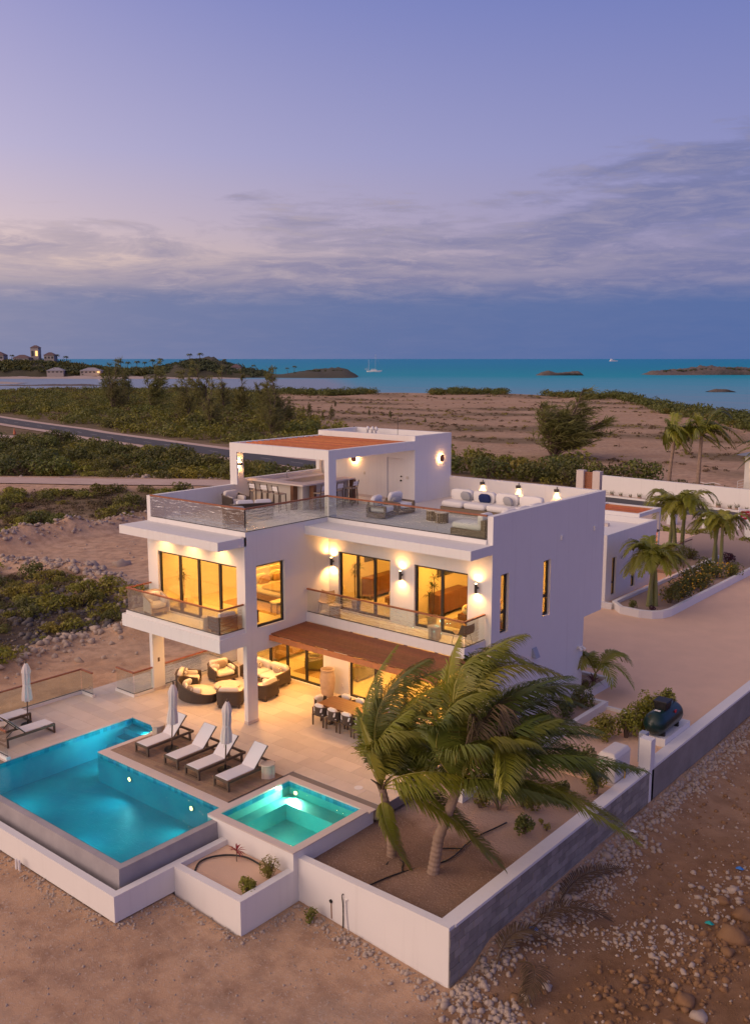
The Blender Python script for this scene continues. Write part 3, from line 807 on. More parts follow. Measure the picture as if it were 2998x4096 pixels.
z_g = np.maximum(z_g, sm(150, 175, Wd_) * (1 - sm(-.13, -.09, U_ / np.maximum(Wd_, 1))) * .9)
z_b = soft(wx, wy, ZONE_A, 2.2) * np.clip(.75 + nz * 2, .3, 1)
col = np.zeros((len(V), 4), np.float32); col[:, 0] = z_r; col[:, 1] = z_g * (1 - z_b); col[:, 2] = z_b; col[:, 3] = 1
ca = ground.data.color_attributes.new('zone', 'FLOAT_COLOR', 'POINT'); ca.data.foreach_set('color', col.ravel())
def gz(x, y): return float(height(np.array([float(x)]), np.array([float(y)]))[0])

# =================================================================== sea
def sea_mat():
    m = bpy.data.materials.new('sea'); m.use_nodes = True
    nt = m.node_tree; N = nt.nodes.new; L = nt.links.new
    p = nt.nodes['Principled BSDF']; p.inputs['Roughness'].default_value = .45; p.inputs['IOR'].default_value = 1.33; p.inputs['Specular IOR Level'].default_value = .06
    g = N('ShaderNodeNewGeometry')
    at = N('ShaderNodeAttribute'); at.attribute_name = 'depth'  # water depth, lowered on the lagoon where sky reflection is painted
    sp = N('ShaderNodeSeparateColor'); L(at.outputs['Color'], sp.inputs[0])
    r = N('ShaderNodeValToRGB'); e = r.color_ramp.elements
    e[0].position = 0; e[0].color = (.24, .31, .42, 1); e[1].position = 1; e[1].color = (.001, .24, .45, 1)  # ramp foot: pale lilac paints the sky mirrored in calm lagoon water
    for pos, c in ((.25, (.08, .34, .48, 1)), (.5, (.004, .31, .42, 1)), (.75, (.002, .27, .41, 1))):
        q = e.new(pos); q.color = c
    n = N('ShaderNodeTexNoise'); n.inputs['Scale'].default_value = .012; n.inputs['Detail'].default_value = 5
    mp = N('ShaderNodeMapping'); mp.inputs['Rotation'].default_value = (0, 0, R(50)); mp.inputs['Scale'].default_value = (1, 5, 1); L(g.outputs['Position'], mp.inputs[0]); L(mp.outputs[0], n.inputs['Vector'])
    ma = N('ShaderNodeMath'); ma.operation = 'MULTIPLY_ADD'; ma.inputs[1].default_value = .22; ma.inputs[2].default_value = -.11; L(n.outputs['Fac'], ma.inputs[0])
    ad = N('ShaderNodeMath'); ad.operation = 'ADD'; L(ma.outputs[0], ad.inputs[0]); L(sp.outputs[0], ad.inputs[1]); L(ad.outputs[0], r.inputs[0])
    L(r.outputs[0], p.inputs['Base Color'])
    n2 = N('ShaderNodeTexNoise'); n2.inputs['Scale'].default_value = .35; n2.inputs['Detail'].default_value = 4; L(mp.outputs[0], n2.inputs['Vector'])
    b = N('ShaderNodeBump'); b.inputs['Strength'].default_value = .5; b.inputs['Distance'].default_value = .35; L(n2.outputs['Fac'], b.inputs['Height']); L(b.outputs[0], p.inputs['Normal'])
    MATS['sea'] = m
sea_mat()
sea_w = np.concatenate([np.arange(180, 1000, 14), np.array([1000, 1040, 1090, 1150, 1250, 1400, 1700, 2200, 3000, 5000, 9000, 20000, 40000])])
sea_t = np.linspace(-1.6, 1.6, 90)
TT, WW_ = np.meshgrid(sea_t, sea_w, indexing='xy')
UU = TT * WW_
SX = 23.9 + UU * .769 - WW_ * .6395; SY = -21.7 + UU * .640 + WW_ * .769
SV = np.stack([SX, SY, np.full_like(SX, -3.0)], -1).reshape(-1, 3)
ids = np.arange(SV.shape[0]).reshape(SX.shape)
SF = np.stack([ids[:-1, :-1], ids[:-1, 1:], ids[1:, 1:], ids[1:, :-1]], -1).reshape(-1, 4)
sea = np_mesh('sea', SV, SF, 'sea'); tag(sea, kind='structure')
lagoon_sheen = np.clip((-.015 - TT) / .03, 0, 1) * np.clip((810 - WW_) / 60, 0, 1) * .30  # pushes the left lagoon towards the painted sky reflection
dep = (np.interp(WW_ + TT * 160, [240, 420, 560, 760, 900, 1100, 1700, 4000], [0, .12, .22, .34, .5, .62, .82, 1.0]) - lagoon_sheen).ravel()
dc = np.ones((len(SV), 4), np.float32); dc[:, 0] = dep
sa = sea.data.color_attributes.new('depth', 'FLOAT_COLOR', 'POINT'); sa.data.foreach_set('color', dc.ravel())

# =================================================================== road
mat('asphalt', (.062, .060, .066), .9, var=(.8, .4), col2=(.085, .08, .08), bump=(30, .2, .01))
mat('road_paint', (.55, .52, .48), .8, var=(3, .6), col2=(.3, .28, .26))
mat('track_sand', (.56, .42, .34), .95, var=(.6, .6), col2=(.44, .31, .24), bump=(6, .6, .05))
RC = [(-330, 127), (-200, 93.5), (-128, 79.3), (-95, 74.0), (-76, 70.8), (-45, 66.6), (-18, 63.6), (-5, 62.3), (20, 60), (60, 57)]
rx = np.concatenate([np.arange(-330, -140, 6), np.arange(-140, 60, 2.5)])
ry = np.interp(rx, [p[0] for p in RC], [p[1] for p in RC])
ryk = np.convolve(np.pad(ry, 4, mode='edge'), np.ones(9) / 9, 'valid')
def strip(xs, ys, half, dz, name, m, parent=None, z=None):
    v = []; f = []
    for i in range(len(xs)):
        a = max(i - 1, 0); b = min(i + 1, len(xs) - 1)
        t = Vector((xs[b] - xs[a], ys[b] - ys[a], 0)).normalized(); nn = Vector((-t.y, t.x, 0))
        for s in (1, -1):
            q = Vector((xs[i], ys[i], 0)) + nn * half * s
            v.append((q.x, q.y, (z if z is not None else 0) + dz))
        if i: f.append((2*i-2, 2*i-1, 2*i+1, 2*i))
    mb = MB(); mb.add(v, f); return mb.build(name, m, parent)
ZRD = -1.02
road = strip(rx, ryk, 3.0, 0, 'road', 'asphalt', z=ZRD); tag(road, kind='structure')
shl = strip(rx, ryk, 5.2, 0, 'road_shoulder', 'track_sand', z=ZRD - .05); tag(shl, kind='structure')
k = 0
for x0 in np.arange(-200, 40, 7.0):
    xs = np.array([x0, x0 + 2.6]); ys = np.interp(xs, rx, ryk)
    strip(xs, ys, .06, .006, 'lane_dash', 'road_paint', road, z=ZRD)
# embankment so that the ground meets the road
me = ground.data
co = np.empty(len(me.vertices) * 3, np.float32); me.vertices.foreach_get('co', co); co = co.reshape(-1, 3)
rd = np.abs(co[:, 1] - np.interp(co[:, 0], rx, ryk))
f = 1 - sm(5.5, 12, rd); f[(co[:, 0] > 70) | (co[:, 0] < -330)] = 0
co[:, 2] = co[:, 2] * (1 - f) + (ZRD - .16) * f
me.vertices.foreach_set('co', co.ravel()); me.update()
# sandy tracks through the scrub on the left
tk = strip(np.array([-120, -100, -86, -78, -70, -62, -54, -47, -40]), np.array([8, 20, 30, 36, 41, 47, 52, 55, 57]), 2.6, 0, 'sand_track', 'track_sand', z=-1.14); tag(tk, kind='structure')
tk = strip(np.array([-190, -160, -140, -128, -118]), np.array([66, 65, 66, 68, 72]), 3.2, 0, 'sand_track', 'track_sand', z=-1.14); tag(tk, kind='structure')
co2 = co.copy()
for xs, ys in (((-120, -100, -86, -78, -70, -62, -54, -47, -40), (8, 20, 30, 36, 41, 47, 52, 55, 57)), ((-190, -160, -140, -128, -118), (66, 65, 66, 68, 72))):
    dd = np.full(len(co2), 99.0)
    for a, b, c_, d_ in zip(xs[:-1], ys[:-1], xs[1:], ys[1:]):
        A = np.array([a, b]); B = np.array([c_, d_]); P = co2[:, :2] - A; t_ = np.clip((P @ (B - A)) / ((B - A) @ (B - A)), 0, 1)
        dd = np.minimum(dd, np.linalg.norm(P - t_[:, None] * (B - A), axis=1))
    f = 1 - sm(3.6, 8, dd)
    co2[:, 2] = co2[:, 2] * (1 - f) + (-1.24) * f
me.vertices.foreach_set('co', co2.ravel()); me.update()
# =================================================================== terrace, pool, spa, garden walls
mat('pool_plaster', (.002, .37, .47), .5, var=(.9, .8), col2=(.001, .25, .38))
mat('spa_plaster', (.14, .50, .46), .5, var=(1.2, .7), col2=(.04, .33, .38))
mat('pool_tile', (.04, .30, .44), .25, objvar=.28)
mat('gravel', (.78, .53, .365), .95, var=(.9, .5), col2=(.66, .45, .31), bump=(38, 1.0, .03))
mat('soil', (.28, .17, .11), .95, var=(.8, .9), col2=(.16, .095, .06), bump=(14, 1.0, .05))
mat('block_grey', (.30, .27, .235), .9, var=(3, .6), col2=(.20, .178, .155), bump=(60, .4, .008), objvar=.22)
mat('mortar', (.085, .078, .078), .95)
mat('plaster_grey', (.29, .26, .23), .9, var=(.9, .8), col2=(.195, .172, .15), bump=(18, .4, .01))
def water_mat(name, tint, scale, st, refl):
    m = bpy.data.materials.new(name); m.use_nodes = True
    nt = m.node_tree; nt.nodes.clear(); N = nt.nodes.new; L = nt.links.new
    g = N('ShaderNodeNewGeometry')
    n = N('ShaderNodeTexNoise'); n.inputs['Scale'].default_value = scale; n.inputs['Detail'].default_value = 3; n.inputs['Distortion'].default_value = .6
    mp = N('ShaderNodeMapping'); mp.inputs['Rotation'].default_value = (0, 0, R(38)); mp.inputs['Scale'].default_value = (1, 2.4, 1); L(g.outputs['Position'], mp.inputs[0]); L(mp.outputs[0], n.inputs['Vector'])
    b = N('ShaderNodeBump'); b.inputs['Strength'].default_value = st; b.inputs['Distance'].default_value = .03; L(n.outputs['Fac'], b.inputs['Height'])
    rf = N('ShaderNodeBsdfTransparent'); rf.inputs[0].default_value = (*tint, 1)
    gl = N('ShaderNodeBsdfGlossy'); gl.inputs['Roughness'].default_value = .02; L(b.outputs[0], gl.inputs['Normal'])
    fr = N('ShaderNodeFresnel'); fr.inputs[0].default_value = 1.33; L(b.outputs[0], fr.inputs['Normal'])
    mu = N('ShaderNodeMath'); mu.operation = 'MULTIPLY'; mu.inputs[1].default_value = refl; L(fr.outputs[0], mu.inputs[0])
    mx = N('ShaderNodeMixShader'); L(mu.outputs[0], mx.inputs[0]); L(rf.outputs[0], mx.inputs[1]); L(gl.outputs[0], mx.inputs[2])
    o = N('ShaderNodeOutputMaterial'); L(mx.outputs[0], o.inputs[0]); MATS[name] = m
water_mat('pool_water', (.45, .95, 1.0), 4.5, .85, .6)
water_mat('spa_water', (.60, 1.0, .97), 5, .5, .6)

# terrace: bedding slab with tiles laid on it
terr = MB()
for x0, x1, y0, y1 in ((-7.55, -3.81, -7.20, 4.6), (-3.81, -2.14, -2.21, 4.6), (-2.14, 4.025, -4.81, 4.6), (4.025, 7.60, -1.975, 4.6)):
    terr.box(x0, x1, y0, y1, -.34, -.022)
terrace = terr.build('terrace', 'grout'); tag(terrace, kind='structure')
MB().box(-7.55, -3.82, -7.20, -7.0, -1.6, -.341).box(-7.55, -7.35, -7.0, -1.0, -1.6, -.341).build('retaining_edge', 'render_white', terrace)
rnd = random.Random(3)
TW, TH = 1.2, 0.6
rects = [(-7.55, -3.98, -7.20, 4.42), (-3.98, -1.95, -2.04, 4.42), (-1.95, 3.93, -2.14, 4.42), (3.93, 7.60, -1.70, 4.42)]
for x0, x1, y0, y1 in rects:
    j = 0; y = y0
    yy = [y0] + list(np.arange(math.ceil(y0 / TH) * TH, y1, TH)) + [y1]
    yy = [v for i, v in enumerate(yy) if i == 0 or v - yy[i-1] > .05]
    for ya, yb in zip(yy[:-1], yy[1:]):
        off = TW * (.5 if int(round(ya / TH)) % 2 else 0)
        xx = [x0] + list(np.arange(math.ceil((x0 - off) / TW) * TW + off, x1, TW)) + [x1]
        xx = [v for i, v in enumerate(xx) if i == 0 or v - xx[i-1] > .05]
        for xa, xb in zip(xx[:-1], xx[1:]):
            if xb - xa < .08: continue
            MB().box(xa + .004, xb - .004, ya + .004, yb - .004, -.022, rnd.uniform(-.0012, .0)).build('tile', 'terrace_tile', terrace)
# pool
pool = thing('swimming_pool', 'long infinity-edge swimming pool with turquoise lit water', 'swimming pool', (0, 0, 0))
PX0, PX1, PYF = -3.80, 4.22, -8.40
wz = -.10
pd = -1.05
sh = MB()
def inner(mb, x0, x1, y0, y1, zb, zt, skip=''):   # inside faces of a basin
    mb.quad((x0,y0,zb),(x1,y0,zb),(x1,y1,zb),(x0,y1,zb))
    if 'w' not in skip: mb.quad((x0,y0,zb),(x0,y1,zb),(x0,y1,zt),(x0,y0,zt))
    if 'e' not in skip: mb.quad((x1,y0,zb),(x1,y0,zt),(x1,y1,zt),(x1,y1,zb))
    if 's' not in skip: mb.quad((x0,y0,zb),(x0,y0,zt),(x1,y0,zt),(x1,y0,zb))
    if 'n' not in skip: mb.quad((x0,y1,zb),(x1,y1,zb),(x1,y1,zt),(x0,y1,zt))
# floor and walls of the L-shaped basin
zt = -.02
sh.quad((PX0,PYF,pd),(PX1,PYF,pd),(PX1,-4.82,pd),(PX0,-4.82,pd)); sh.quad((PX0,-4.82,pd),(-2.15,-4.82,pd),(-2.15,-2.22,pd),(PX0,-2.22,pd))
sh.quad((PX0,PYF,pd),(PX0,-2.22,pd),(PX0,-2.22,zt),(PX0,PYF,zt)); sh.quad((PX0,-2.22,pd),(-2.15,-2.22,pd),(-2.15,-2.22,zt),(PX0,-2.22,zt))
sh.quad((-2.15,-2.22,pd),(-2.15,-4.82,pd),(-2.15,-4.82,zt),(-2.15,-2.22,zt)); sh.quad((-2.15,-4.82,pd),(PX1,-4.82,pd),(PX1,-4.82,zt),(-2.15,-4.82,zt))
sh.quad((PX1,-4.82,pd),(PX1,PYF,pd),(PX1,PYF,wz-.01),(PX1,-4.82,wz-.01)); sh.quad((PX1,PYF,pd),(PX0,PYF,pd),(PX0,PYF,wz-.01),(PX1,PYF,wz-.01))
sh.build('shell', 'pool_plaster', pool)
# entry steps in the narrow end and a sun ledge
for i in range(4):
    MB().box(PX0 + .002, -2.152, -2.222 - .38 * (i + 1), -2.222 - .38 * i, pd, -.28 - .22 * i).build('step', 'pool_plaster', pool)
# weir wall (smooth concrete) and catch basin
w_ = MB()
w_.hexa([(PX0 - .6, PYF - .30, -1.15), (PX1 + .30, PYF - .30, -1.15), (PX1 + .001, PYF, -1.15), (PX0 - .6, PYF, -1.15), (PX0 - .6, PYF - .22, wz - .012), (PX1 + .22, PYF - .22, wz - .012), (PX1 + .001, PYF, wz - .002), (PX0 - .6, PYF, wz - .002)])
w_.hexa([(PX1 + .001, PYF, -1.15), (PX1 + .30, PYF - .30, -1.15), (PX1 + .30, -5.30, -1.15), (PX1 + .001, -5.30, -1.15), (PX1 + .001, PYF, wz - .002), (PX1 + .22, PYF - .22, wz - .012), (PX1 + .22, -5.30, wz - .012), (PX1 + .001, -5.30, wz - .002)])
w_.build('weir_wall', 'concrete_smooth', pool)
# coping stones
cs = []
def coping_run(x0, x1, y0, y1, L_=.9):
    if x1 - x0 > y1 - y0:
        n = max(1, round((x1 - x0) / L_))
        for i in range(n): MB().box(x0 + (x1-x0)*i/n + .002, x0 + (x1-x0)*(i+1)/n - .002, y0, y1, -.03, .004).build('coping_stone', 'coping', pool)
    else:
        n = max(1, round((y1 - y0) / L_))
        for i in range(n): MB().box(x0, x1, y0 + (y1-y0)*i/n + .002, y0 + (y1-y0)*(i+1)/n - .002, -.03, .004).build('coping_stone', 'coping', pool)
coping_run(-2.15, 4.02, -4.82, -4.47); coping_run(-2.15, -1.95, -4.466, -2.22); coping_run(-3.98, -1.95, -2.22, -2.04); coping_run(-3.98, -3.80, -7.2, -2.224)
# waterline tiles, one row, along the visible edges
def tile_row(x0, y0, x1, y1, nrm, par, zt, h=.15, s=.15, th=.008):
    L_ = math.hypot(x1 - x0, y1 - y0); n = int(L_ / s); dx, dy = (x1 - x0) / L_, (y1 - y0) / L_
    st = L_ / n
    for i in range(n):
        a = i * st + .003; b = (i + 1) * st - .003
        p = [(x0 + dx * a, y0 + dy * a), (x0 + dx * b, y0 + dy * b)]
        q = [(p[1][0] + nrm[0] * th, p[1][1] + nrm[1] * th), (p[0][0] + nrm[0] * th, p[0][1] + nrm[1] * th)]
        MB().prism([p[0], p[1], q[0], q[1]] if (dx * nrm[1] - dy * nrm[0]) > 0 else [q[1], q[0], p[1], p[0]], zt - h, zt).build('waterline_tile', 'pool_tile', par)
tile_row(-2.15, -4.82, 4.02, -4.82, (0, -1), pool, -.032)
tile_row(-2.15, -2.24, -2.15, -4.80, (-1, 0), pool, -.032)
tile_row(-3.78, -2.22, -2.17, -2.22, (0, -1), pool, -.032)
tile_row(-3.80, -7.18, -3.80, -2.24, (1, 0), pool, -.032)
pw = MB(); pw.quad((PX0, PYF - .02, wz), (PX1 + .02, PYF - .02, wz), (PX1 + .02, -4.83, wz), (PX0, -4.83, wz)); pw.quad((PX0, -4.83, wz), (-2.15, -4.83, wz), (-2.15, -2.22, wz), (PX0, -2.22, wz))
pwo = pw.build('pool_water', 'pool_water'); tag(pwo, kind='structure')
# underwater lamps
def pool_lamp(loc, d, power, label, col=(.55, .95, .9), glow='pool_glow', r=.09):
    t = thing('pool_lamp', label, 'pool light', loc, 0, 'underwater lamps')
    b = MB().lathe([(0, 0), (r, 0), (r, .03), (r*.8, .04), (0, .04)], 14).build('lamp_housing', 'chrome', t); b.rotation_euler = Vector(d).to_track_quat('Z', 'Y').to_euler()
    b2 = MB().lathe([(r*.75, .042), (0, .046)], 14, cap=False).build('lens', glow, t); b2.rotation_euler = b.rotation_euler
    spot_light('lamp_beam', tuple(Vector(d) * .06), d, power, col, 165, 1.0, .06, t)
pool_lamp((-0.35, -4.835, -.42), (0, -1, -.02), 75, 'underwater lamp in the pool wall below the first two loungers', (.35, .95, .95))
pool_lamp((2.75, -4.835, -.42), (0, -1, -.02), 75, 'underwater lamp in the pool wall nearest the spa', (.45, .95, .85))
pool_lamp((-2.62, -2.235, -.26), (-.3, -1, -.02), 170, 'small underwater lamp shining over the pool entry steps', (.75, 1.0, .95), r=.06)

for loc_, d_, l_ in (((-2.16, -3.9, -.5), (-1, 0, 0), 'added fill lamp hidden in the side of the entry bay'), ((-2.4, PYF + .015, -.5), (0, 1, 0), 'added unseen fill lamp inside the far half of the weir wall'), ((1.2, PYF + .015, -.5), (0, 1, 0), 'added unseen fill lamp inside the near half of the weir wall')):
    pool_lamp(loc_, d_, 95, l_, (.35, .95, .95))  # lamps added out of view to light the pool evenly
# spa
spa = thing('spa_pool', 'square raised spa with glowing green water beside the deck', 'spa', (0, 0, 0))
SX0, SX1, SY0, SY1 = 4.30, 7.24, -5.05, -2.25
s_ = MB()
s_.box(4.03, 7.50, -5.30, SY0, -1.75, -.03); s_.box(4.03, 7.50, SY1, -1.98, -1.75, -.03); s_.box(4.03, SX0, SY0, SY1, -1.75, -.03); s_.box(SX1, 7.50, SY0, SY1, -1.75, -.03)
s_.build('outer_wall', 'render_white', spa)
sp_ = MB(); inner(sp_, SX0 + .001, SX1 - .001, SY0 + .001, SY1 - .001, -.95, -.03); sp_.build('shell', 'spa_plaster', spa)
b_ = MB()
b_.box(SX0 + .002, SX1 - .002, SY1 - .55, SY1 - .002, -.95, -.44).box(SX1 - .48, SX1 - .002, SY0 + .002, SY1 - .55, -.95, -.442).box(SX0 + .002, SX0 + .40, SY0 + .002, SY1 - .55, -.95, -.443)
b_.build('bench', 'spa_plaster', spa)
for x0, x1, y0, y1, n in ((4.03, 7.50, -5.30, -5.05, 4), (4.03, 7.60, -2.25, -1.98, 4)):
    for i in range(n): MB().box(x0 + (x1-x0)*i/n + .002, x0 + (x1-x0)*(i+1)/n - .002, y0 - (.0 if y0 > -3 else .008), y1, -.03, .006).build('coping_stone', 'coping', spa)
for x0, x1, n in ((4.022, 4.30, 3), (7.24, 7.508, 3)):
    for i in range(n): MB().box(x0, x1, -5.046 + 2.79*i/n + .002, -5.046 + 2.79*(i+1)/n - .002, -.03, .006).build('coping_stone', 'coping', spa)
tile_row(SX0, SY1, SX1, SY1, (0, -1), spa, -.032); tile_row(SX0, SY0, SX0, SY1, (1, 0), spa, -.032)
sw_ = MB(); sw_.quad((SX0, SY0, wz), (SX1, SY0, wz), (SX1, SY1, wz), (SX0, SY1, wz)); swo = sw_.build('spa_water', 'spa_water'); tag(swo, kind='structure')
for dx, dy in ((5.35, -4.0), (6.25, -4.55)):
    MB().lathe([(0, 0), (.11, 0), (.10, .03), (.05, .05), (0, .05)], 16, (dx, dy, -.95)).build('drain_cover', 'cushion_white', spa)
pool_lamp((4.62, SY1 - .02, -.30), (.35, -1, -.02), 420, 'bright underwater lamp in the corner of the spa', (.85, 1.0, .70), r=.08)

pool_lamp((5.9, SY0 + .02, -.45), (0, 1, -.1), 120, 'added unseen fill lamp inside the front wall of the spa', (.5, 1.0, .85), r=.06)  # extra lamp added out of view to brighten the spa floor
# catch basin (white walls) with planter beside it
bas = thing('catch_basin', 'white-walled overflow basin along the infinity edge of the pool', 'basin', (0, 0, 0))
BX1, BY0 = 4.87, -9.10
MB().box(-7.0, BX1, BY0, BY0 + .22, -1.22, -.50).box(BX1 - .22, BX1, BY0 + .22, -5.302, -1.22, -.501).build('outer_wall', 'render_white', bas)
MB().box(-7.0, BX1 - .22, BY0 + .22, -5.31, -1.221, -1.12).build('basin_floor', 'concrete_smooth', bas)
pl = thing('corner_planter', 'white square planter box below the spa with a gravel bed', 'planter', (0, 0, 0))
MB().box(BX1 + .002, 7.50, -7.20, -6.98, -1.75, -.499).box(7.28, 7.50, -6.98, -5.302, -1.75, -.50).build('outer_wall', 'render_white', pl)
MB().box(BX1 + .002, 7.28, -6.98, -5.31, -1.2, -.66).build('gravel_bed', 'gravel', pl)

# garden: front white wall and the block wall
gw = thing('front_garden_wall', 'smooth white garden wall running from the spa to the block wall', 'wall', (0, 0, 0))
MB().box(7.502, 12.43, -5.12, -4.89, -2.2, -.20).build('wall', 'render_white', gw)
bw = thing('block_wall', 'long grey concrete block boundary wall with a white plastered top', 'wall', (0, 0, 0))
MB().box(12.232, 12.434, -4.888, 30.0, -2.3, -.28).build('core', 'mortar', bw)
MB().box(12.22, 12.46, -4.888, 30.0, -.28, -.20).build('cap', 'render_white', bw)
MB().box(12.05, 12.231, -4.885, 30, -1.2, -.21).build('inner_plaster', 'render_white', bw)
rb = random.Random(8)
me_b = None
rows = 9
for r_ in range(rows):
    z1 = -.285 - r_ * .20; z0 = z1 - .19
    yy = -5.118 + (0 if r_ % 2 == 0 else -.2)
    while yy < 6.2:
        a, b = max(yy + .005, -5.112), min(yy + .395, 6.28)
        if b - a > .06:
            dd = rb.uniform(.002, .018)
            MB().box(12.435, 12.447 + dd, a, b, z0, z1).build('block', 'block_grey', bw)
        yy += .40
MB().box(12.436, 12.462, 6.285, 30.0, -2.3, -.285).build('plastered_stretch', 'plaster_grey', bw)
# end face of the wall
tag(MB().box(12.06, 12.462, 6.10, 6.44, -1.5, .78).build('white_wall_pillar', 'render_white'), 'square white pillar standing on the block wall beside the generator', 'pillar')
tag(MB().box(11.80, 12.04, 6.62, 6.90, -.4, .74).build('grey_utility_post', 'lamp_grey'), 'flat grey utility cabinet post behind the white wall pillar', 'post')

# garden bed and gravel yard
gb = []
xs = np.linspace(7.45, 12.15, 40); ys = np.linspace(-4.9, 4.4, 70)
GX2, GY2 = np.meshgrid(xs, ys)
GZ2 = -.47 + .10 * sm(-3, 3, GY2) + .05 * rough_h(GX2 * 2.2, GY2 * 2.2) + .10 * np.exp(-((GX2 - 12) / .6) ** 2) * (GY2 < -2) + .12 * np.exp(-((GX2 - 9.1) ** 2 + (GY2 + 3.2) ** 2) / .3) + .12 * np.exp(-((GX2 - 10.5) ** 2 + (GY2 + 3.2) ** 2) / .3)
ii = np.arange(GX2.size).reshape(GX2.shape)
gbo = np_mesh('garden_bed', np.stack([GX2, GY2, GZ2], -1).reshape(-1, 3), np.stack([ii[:-1,:-1], ii[:-1,1:], ii[1:,1:], ii[1:,:-1]], -1).reshape(-1, 4), 'soil', smooth=True); tag(gbo, kind='structure')
def bed_mat():
    m = MATS['soil']; nt = m.node_tree; N = nt.nodes.new; L = nt.links.new
    p = nt.nodes['Principled BSDF']; src = p.inputs['Base Color'].links[0].from_socket
    g = N('ShaderNodeNewGeometry'); s = N('ShaderNodeSeparateXYZ'); L(g.outputs['Position'], s.inputs[0])
    n = N('ShaderNodeTexNoise'); n.inputs['Scale'].default_value = .9; n.inputs['Detail'].default_value = 6; L(g.outputs['Position'], n.inputs['Vector'])
    a = N('ShaderNodeMath'); a.operation = 'MULTIPLY_ADD'; a.inputs[1].default_value = 3.2; L(n.outputs['Fac'], a.inputs[0]); L(s.outputs[1], a.inputs[2])
    r = N('ShaderNodeMapRange'); r.inputs['From Min'].default_value = .1; r.inputs['From Max'].default_value = 1.3; L(a.outputs[0], r.inputs[0])
    mx = N('ShaderNodeMix'); mx.data_type = 'RGBA'; L(r.outputs[0], mx.inputs[0]); L(src, mx.inputs[6]); mx.inputs[7].default_value = (.43, .30, .225, 1)
    n2 = N('ShaderNodeTexNoise'); n2.inputs['Scale'].default_value = 26; n2.inputs['Detail'].default_value = 4; L(g.outputs['Position'], n2.inputs['Vector'])
    r2 = N('ShaderNodeValToRGB'); r2.color_ramp.elements[0].position = .58; r2.color_ramp.elements[1].position = .70; L(n2.outputs['Fac'], r2.inputs[0])
    mx2 = N('ShaderNodeMix'); mx2.data_type = 'RGBA'; L(r2.outputs[0], mx2.inputs[0]); L(mx.outputs[2], mx2.inputs[6]); mx2.inputs[7].default_value = (.42, .31, .23, 1)
    L(mx2.outputs[2], p.inputs['Base Color'])
bed_mat()
yard = MB(); yard.box(7.41, 12.06, 4.4, 11.05, -.6, -.30).box(-6.0, 12.06, 11.05, 48.0, -.6, -.302)
yo = yard.build('gravel_yard', 'gravel'); tag(yo, kind='structure')
# =================================================================== pool deck and terrace furniture
deck = thing('timber_deck', 'weathered timber sun deck under the four loungers', 'deck', (0, 0, 0))
MB().box(-1.95, 3.93, -4.466, -2.142, -.03, -.012).build('joist_bed', 'mortar', deck)
npl = 17
for i in range(npl):
    y0 = -4.464 + 2.32 * i / npl
    cuts = [-1.948] + sorted(random.Random(i).sample([-.6, .2, .9, 1.7, 2.4, 3.0], 2)) + [3.928]
    for a, b in zip(cuts[:-1], cuts[1:]):
        MB().box(a + .002, b - .002, y0 + .004, y0 + 2.32 / npl - .004, -.012, .006 + random.Random(i * 7 + int(a * 10)).uniform(-.002, .002)).build('plank', 'deck_wood', deck)

def make_lounger():
    t = thing('sun_lounger', 'x', 'sun lounger', (0, 0, 0), 0, 'white sling sun loungers with dark timber frames')
    # local: foot at y=0, head at y=+1.98, width .64 centred
    w = .32
    for s in (-1, 1):
        MB().box(s * w - .03, s * w + .03, 0, 1.95, .26, .34).build('side_rail', 'teak_dark', t, bevel=.006)
    for ya in (0.0, 1.89): MB().box(-w + .03, w - .03, ya, ya + .06, .26, .338).build('end_rail', 'teak_dark', t, bevel=.006)
    for y in (0.0, 1.75):
        for s in (-1, 1):
            MB().box(s * w - .032, s * w + .032, y + .002, y + .068, 0, .262).build('leg', 'teak_dark', t, bevel=.005)
        MB().box(-w + .032, w - .032, y + .01, y + .055, .012, .06).build('stretcher', 'teak_dark', t)
    MB().box(-.285, .285, .03, 1.12, .342, .362).build('seat_sling', 'sling', t, bevel=.008)
    a = R(46); hy, hz = 1.12, .345; L_ = .82
    b = MB().hexa([(-.285, hy, hz), (.285, hy, hz), (.285, hy - .016, hz + .016), (-.285, hy - .016, hz + .016),
                   (-.285, hy + L_ * math.cos(a), hz + L_ * math.sin(a)), (.285, hy + L_ * math.cos(a), hz + L_ * math.sin(a)), (.285, hy + L_ * math.cos(a) - .016, hz + L_ * math.sin(a) + .016), (-.285, hy + L_ * math.cos(a) - .016, hz + L_ * math.sin(a) + .016)])
    b = b.build('back_sling', 'sling', t)
    for s in (-1, 1):
        MB().bar((s * .29, hy, hz - .01), (s * .29, hy + (L_ + .01) * math.cos(a), hz - .01 + (L_ + .01) * math.sin(a)), .03, .035, up=(0, -1, 1)).build('back_frame', 'teak_dark', t)
        MB().bar((s * .25, hy + .42 * math.cos(a), hz + .42 * math.sin(a) - .02), (s * .25, 1.80, .33), .025, .03).build('prop', 'teak_dark', t)
    MB().bar((-.29, hy + L_ * math.cos(a), hz - .01 + L_ * math.sin(a)), (.29, hy + L_ * math.cos(a), hz - .01 + L_ * math.sin(a)), .03, .03).build('back_rail', 'teak_dark', t)
    return t
lo = make_lounger()
lo.location = (-.82, -4.03, .006); lo['label'] = 'sun lounger at the entry-step end of the deck row'
dup(lo, (.72, -4.03, .006), 0, 'sun lounger second from the pool steps in the deck row')
dup(lo, (1.84, -4.09, .006), R(-1), 'sun lounger behind the deck parasol, third from the pool steps')
dup(lo, (3.14, -4.03, .006), R(-1), 'sun lounger nearest the spa beside the drum side table')
dup(lo, (-5.05, -4.80, 0), R(180), 'sun lounger on the far terrace closest to the pool edge')
